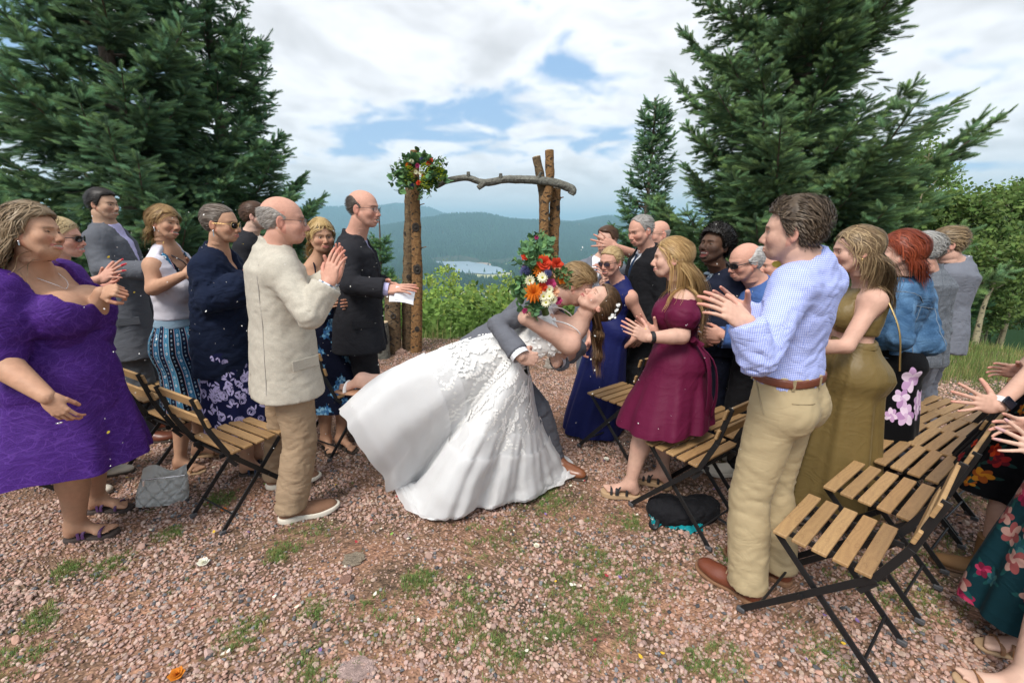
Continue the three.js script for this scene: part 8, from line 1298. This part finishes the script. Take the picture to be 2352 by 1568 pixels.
  const sheet = (name, mat, s0, s1, n, m, lift, parent) => { const pos = [], uv = [], idx = []; for (let j = 0; j <= m; j++) for (let i = 0; i <= n; i++) { const p = surfP(i / n, lerp(s0, s1, j / m), lift); pos.push(p.x, p.y, p.z); uv.push(i / n * 3, j / m * 1.2); if (i && j) { const b = j * (n + 1) + i, c = b - n - 1; idx.push(c - 1, b - 1, c, c, b - 1, b); } } return part(name, geoFrom(pos, idx, uv), mat, parent); };
  const skirt = sheet('skirt', satin, 0, 1, 420, 80, 0, g); sheet('tulle', tulleMat, 0.0, 1.03, 380, 50, 0.012, skirt); sheet('tulle', tulleMat, 0.45, 1.09, 360, 36, 0.022, skirt); sheet('tulle', tulleMat, 0.6, 1.16, 340, 36, 0.032, skirt);
  const sh = add(S.foot[0], V(0, 0.02, 0));
  // raised lace sprigs
  const r = rng(44), L = [], leaf = (p, dir, nn, s) => { const side = nrm(cross(nn, dir)), x = nrm(dir), up = cross(x, side).multiplyScalar(-1), g2 = leafG.clone(); g2.applyMatrix4(new THREE.Matrix4().makeBasis(x.multiplyScalar(s), up.multiplyScalar(s * 0.8), side.multiplyScalar(s)).setPosition(add(p, nn, 0.003))); L.push(g2); };
  const frame = (th, s) => { const p = surfP(th, s, 0.021), a = sub(surfP(th + 0.006, s, 0.021), p), b = sub(surfP(th, s + 0.012, 0.021), p); let nn = nrm(cross(a, b)); const c = sub(p, add(wc, V(0, -0.4, -0.2))); if (nn.dot(c) < 0) nn.multiplyScalar(-1); return [p, nrm(a), nrm(b), nn]; };
  const sprig = (th, s, dth, ds, n, sz) => { for (let i = 0; i < n; i++) { const t = i / n, [p, u, v, nn] = frame(th + dth * t + 0.01 * Math.sin(t * 5), s + ds * t), d = nrm(add(u.clone().multiplyScalar(dth * 8), v, ds * 2)); const w = nrm(cross(nn, d)); for (const q of [-1, 1]) leaf(p, nrm(add(d, w, q * 0.9)), nn, sz * lerp(0.75, 1.15, r()) * (1 - 0.4 * t)); if (i % 4 === 0) leaf(p, d, nn, sz); } };
  for (let i = 0; i < 56; i++) sprig(lerp(-0.04, 0.5, r()), lerp(0.02, 0.36, r()), (r() - 0.5) * 0.05, lerp(0.10, 0.2, r()), 9, 0.019);
  for (let i = 0; i < 32; i++) sprig(lerp(-0.02, 0.16, r()), lerp(0.3, 0.86, r()), (r() - 0.4) * 0.06, lerp(0.10, 0.18, r()), 9, 0.019);
  for (let i = 0; i < 34; i++) sprig(lerp(0.30, 0.55, r()), lerp(0.32, 0.82, r()), (r() - 0.5) * 0.04, lerp(0.12, 0.2, r()), 9, 0.019);
  for (const [th, s] of [[0.2, 0.4], [0.22, 0.5], [0.25, 0.45], [0.42, 0.86], [0.36, 0.72], [0.5, 0.8]]) sprig(th, s, 0.05 * (r() - 0.5), 0.13, 10, 0.028);
  part('lace_applique', merge(L), lacePal, skirt).userData.kind = 'stuff';
  const B = []; L.length = 0; const bf = S.fields.bodice; for (let i = 0; i < 130; i++) { const a = lerp(-0.3, 1, r()) * 2.4, t = lerp(0.2, 0.8, Math.pow(r(), 0.8)), d = nrm(add(S.ft.clone().multiplyScalar(Math.cos(a)), S.lt, Math.sin(a))), p = onto(bf, TP(S, 0, t, 0), d, 0.0015), ang2 = r() * 6.283, q = add(S.ut.clone().multiplyScalar(Math.cos(ang2)), cross(d, S.ut), Math.sin(ang2)); leaf(p, q, d, 0.026 * lerp(0.7, 1.2, r())); leaf(p, add(q, cross(d, q), 0.9), d, 0.022); } part('lace_applique', merge(L), lacePal, g.getObjectByName('bodice')).userData.kind = 'stuff';
  for (const q of [-1, 1]) part('strap', tube(crv([onto(bf, TP(S, q * 0.09, 0.78, 0.05), S.ft, 0.001), TP(S, q * 0.11, 0.93, 0.09), TP(S, q * 0.1, 1.0, 0.0), TP(S, q * 0.08, 0.85, -0.1)], 10), 0.004, 5), satin, g);
  part('sandal', solid([pEll(add(S.foot[0], V(-0.05, -0.008, 0.0)), nrm(S.fdir[0]), Y1, nrm(cross(S.fdir[0], Y1)), 0.125, 0.012, 0.042)], 0.005), std([0.45, 0.25, 0.15], 0.6), g); { const f = S.fdir[0], c = add(S.foot[0], f, 0.09), sd = cross(UPV, f), pts = []; for (let k = 0; k <= 10; k++) { const a = (k / 10 - 0.5) * Math.PI; pts.push(add(add(c, sd, Math.sin(a) * 0.045), UPV, 0.002 + Math.cos(a) * 0.042)); } part('strap', tube(pts, 0.014, 8, { flat: 0.3 }), std([0.8, 0.79, 0.77], 0.6), g); }
  const fl = rng(3); for (const [x, y, z] of [[0.075, 0.075, -0.05], [0.085, 0.045, -0.07], [0.08, 0.02, -0.085], [0.07, 0.055, -0.085], [0.078, 0.09, -0.03]]) { const p = HL(S, x * 1.18, y * 1.05, z * 1.1), L2 = [0, 1, 2].map((k) => bloom(add(p, V((fl() - 0.5) * 0.02, (fl() - 0.5) * 0.02, 0.008 * k)), V(0.1, 0.1, 1), 0.009, 'daisy', fl)); part('hair_flower', merge(L2), std([0.85, 0.85, 0.82], 0.7), g); }
});
// ------------------------------------------------------------ bouquet
{
  const d = 2.34, F = [[1226, 672, d - 0.06, 'dahlia', 'orange', 0.055, 0.0, 0.05], [1243, 620, d, 'dahlia', 'orange', 0.048, 0.1, 0.4], [1249, 605, d - 0.02, 'rose', 'red', 0.045, 0.2, 0.5], [1241, 598, d + 0.02, 'rose', 'orange', 0.04, -0.2, 0.6], [1278, 608, d + 0.02, 'rose', 'red', 0.042, 0.5, 0.4], [1208, 588, d + 0.03, 'rose', 'red', 0.028, -0.5, 0.5], [1206, 622, d, 'thistle', 'blue', 0.036], [1258, 628, d - 0.05, 'thistle', 'blue', 0.028], [1230, 705, d, 'thistle', 'blue', 0.036], [1217, 644, d - 0.05, 'daisy', 'white', 0.030], [1246, 637, d - 0.06, 'daisy', 'white', 0.030], [1208, 652, d - 0.03, 'daisy', 'white', 0.027], [1248, 680, d - 0.07, 'daisy', 'white', 0.028], [1262, 680, d - 0.07, 'daisy', 'white', 0.028], [1254, 694, d - 0.07, 'daisy', 'white', 0.028], [1270, 688, d - 0.06, 'daisy', 'white', 0.026], [1262, 664, d - 0.05, 'daisy', 'white', 0.024], [1246, 660, d - 0.05, 'rose', 'red', 0.03], [1266, 652, d - 0.03, 'rose', 'pink', 0.032], [1240, 664, d - 0.03, 'rose', 'pink', 0.028], [1290, 640, d, 'rose', 'orange', 0.032, 0.5, 0], [1272, 670, d - 0.03, 'rose', 'peach', 0.032], [1230, 612, d + 0.02, 'rose', 'peach', 0.035], [1280, 625, d, 'rose', 'peach', 0.03], [1282, 690, d - 0.01, 'rose', 'pink', 0.024], [1206, 714, d, 'rose', 'pink', 0.018], [1228, 588, d + 0.03, 'daisy', 'white', 0.022]], Sp = [], r = rng(19);
  for (let i = 0; i < 40; i++) { const a = lerp(1.6, 5.0, r()), R = lerp(40, 78, r()); Sp.push([1235 + 12 * Math.cos(a), 645, d + 0.04, 1240 + Math.cos(a) * R, 645 - Math.sin(a) * R * 1.15, d + 0.12 * (r() - 0.5), 7, lerp(0.030, 0.046, r()), i % 4 === 0 ? 1 : 0]); }
  for (let i = 0; i < 10; i++) Sp.push([1225, 690, d, lerp(1180, 1262, r()), lerp(700, 725, r()), d - 0.04, 9, 0.028, i % 2]);
  for (let i = 0; i < 5; i++) Sp.push([1270, 630, d, lerp(1300, 1318, r()), lerp(612, 660, r()), d - 0.06, 10, 0.024, 1]);
  for (let i = 0; i < 8; i++) Sp.push([1235, 600, d + 0.03, lerp(1200, 1262, r()), lerp(545, 585, r()), d + 0.06, 8, 0.045, 0]);
  const G = arrangement('bridal_bouquet', 'large bouquet of orange, red, white and blue flowers with eucalyptus held by the bride', 'bouquet', at(1240, 650, d), F, Sp, 21);
  part('stem_bundle', tube([at(1240, 660, d + 0.05), at(1246, 690, 2.40), at(1254, 722, 2.42)], [0.035, 0.018, 0.02], 10), fm([0.12, 0.18, 0.06]), G);
}
// ------------------------------------------------------------ petals in the air and on the ground
{
  const r = rng(88), pg = (() => { const pos = [], idx = [], n = 4; for (let i = 0; i <= n; i++) { const t = i / n, w = 0.35 * Math.sin(Math.PI * (0.1 + 0.85 * t)); pos.push(t - 0.5, 0.25 * (t - 0.5) ** 2 * 2, -w, t - 0.5, 0.25 * (t - 0.5) ** 2 * 2, w); if (i) { const b = i * 2; idx.push(b - 2, b - 1, b, b - 1, b + 1, b); } } return geoFrom(pos, idx); })(), A = [], B = [];
  for (let i = 0; i < 330; i++) { const d = lerp(1.5, 3.1, r()), side = r() < 0.62, px = side ? lerp(180, 900, r()) : lerp(1300, 1800, r()), py = lerp(480, 1080, Math.pow(r(), 0.9)), p = at(px, py, d); if (p.y < 0.1) continue; const y = r(); A.push([mat4(p, lerp(0.004, 0.0085, r()) * (y > 0.97 ? 2 : 1), r() * 6, r() * 6, r() * 6), y > 0.96 ? [0.7, 0.5, 0.04] : [0.75, 0.74, 0.70]]); }
  instances('thrown_petals', pg, std([1, 1, 1], 0.8, { transmission: 0.2 }), A, 'tiny pale petals thrown over the couple, still in the air', 'petals');
  for (let i = 0; i < 170; i++) { const d = lerp(1.35, 3.6, r()), x = (r() * 2 - 1) * d * 0.95, k = r(); B.push([mat4(V(x, groundY(x, -d) + 0.026, -d), lerp(0.010, 0.022, r()), r() * 6, (r() - 0.5) * 0.8, (r() - 0.5) * 0.8), k < 0.45 ? [0.78, 0.74, 0.6] : k < 0.65 ? [0.7, 0.45, 0.03] : k < 0.8 ? [0.22, 0.13, 0.34] : k < 0.9 ? [0.35, 0.02, 0.03] : [0.2, 0.4, 0.06]]); }
  instances('fallen_petals', pg, std([1, 1, 1], 0.8, { transmission: 0.2 }), B, 'scattered coloured petals lying on the gravel', 'petals');
  const big = [[468, 1302, 0.03, [0.8, 0.78, 0.66], 'crumpled cream rose petals on the gravel at the left'], [1232, 1262, 0.018, [0.8, 0.76, 0.62], 'cream petal on the gravel below the white train'], [1392, 1060, 0.022, [0.8, 0.78, 0.7], 'white petals on the gravel in front of the groom shoe'], [407, 1560, 0.03, [0.6, 0.2, 0.02], 'orange bloom lying at the bottom edge left of centre'], [515, 1178, 0.018, [0.6, 0.18, 0.03], 'small orange bloom on the gravel under the left chairs']];
  for (const [x, y, R, c, l] of big) { const p = gp(x, y); top('petal', bloom(V(p.x, groundY(p.x, p.z) + 0.022, p.z), V(0.1, 1, 0.1), R, 'rose', r), fm(c), l, 'petal'); }
}
renderer.render(scene, camera);
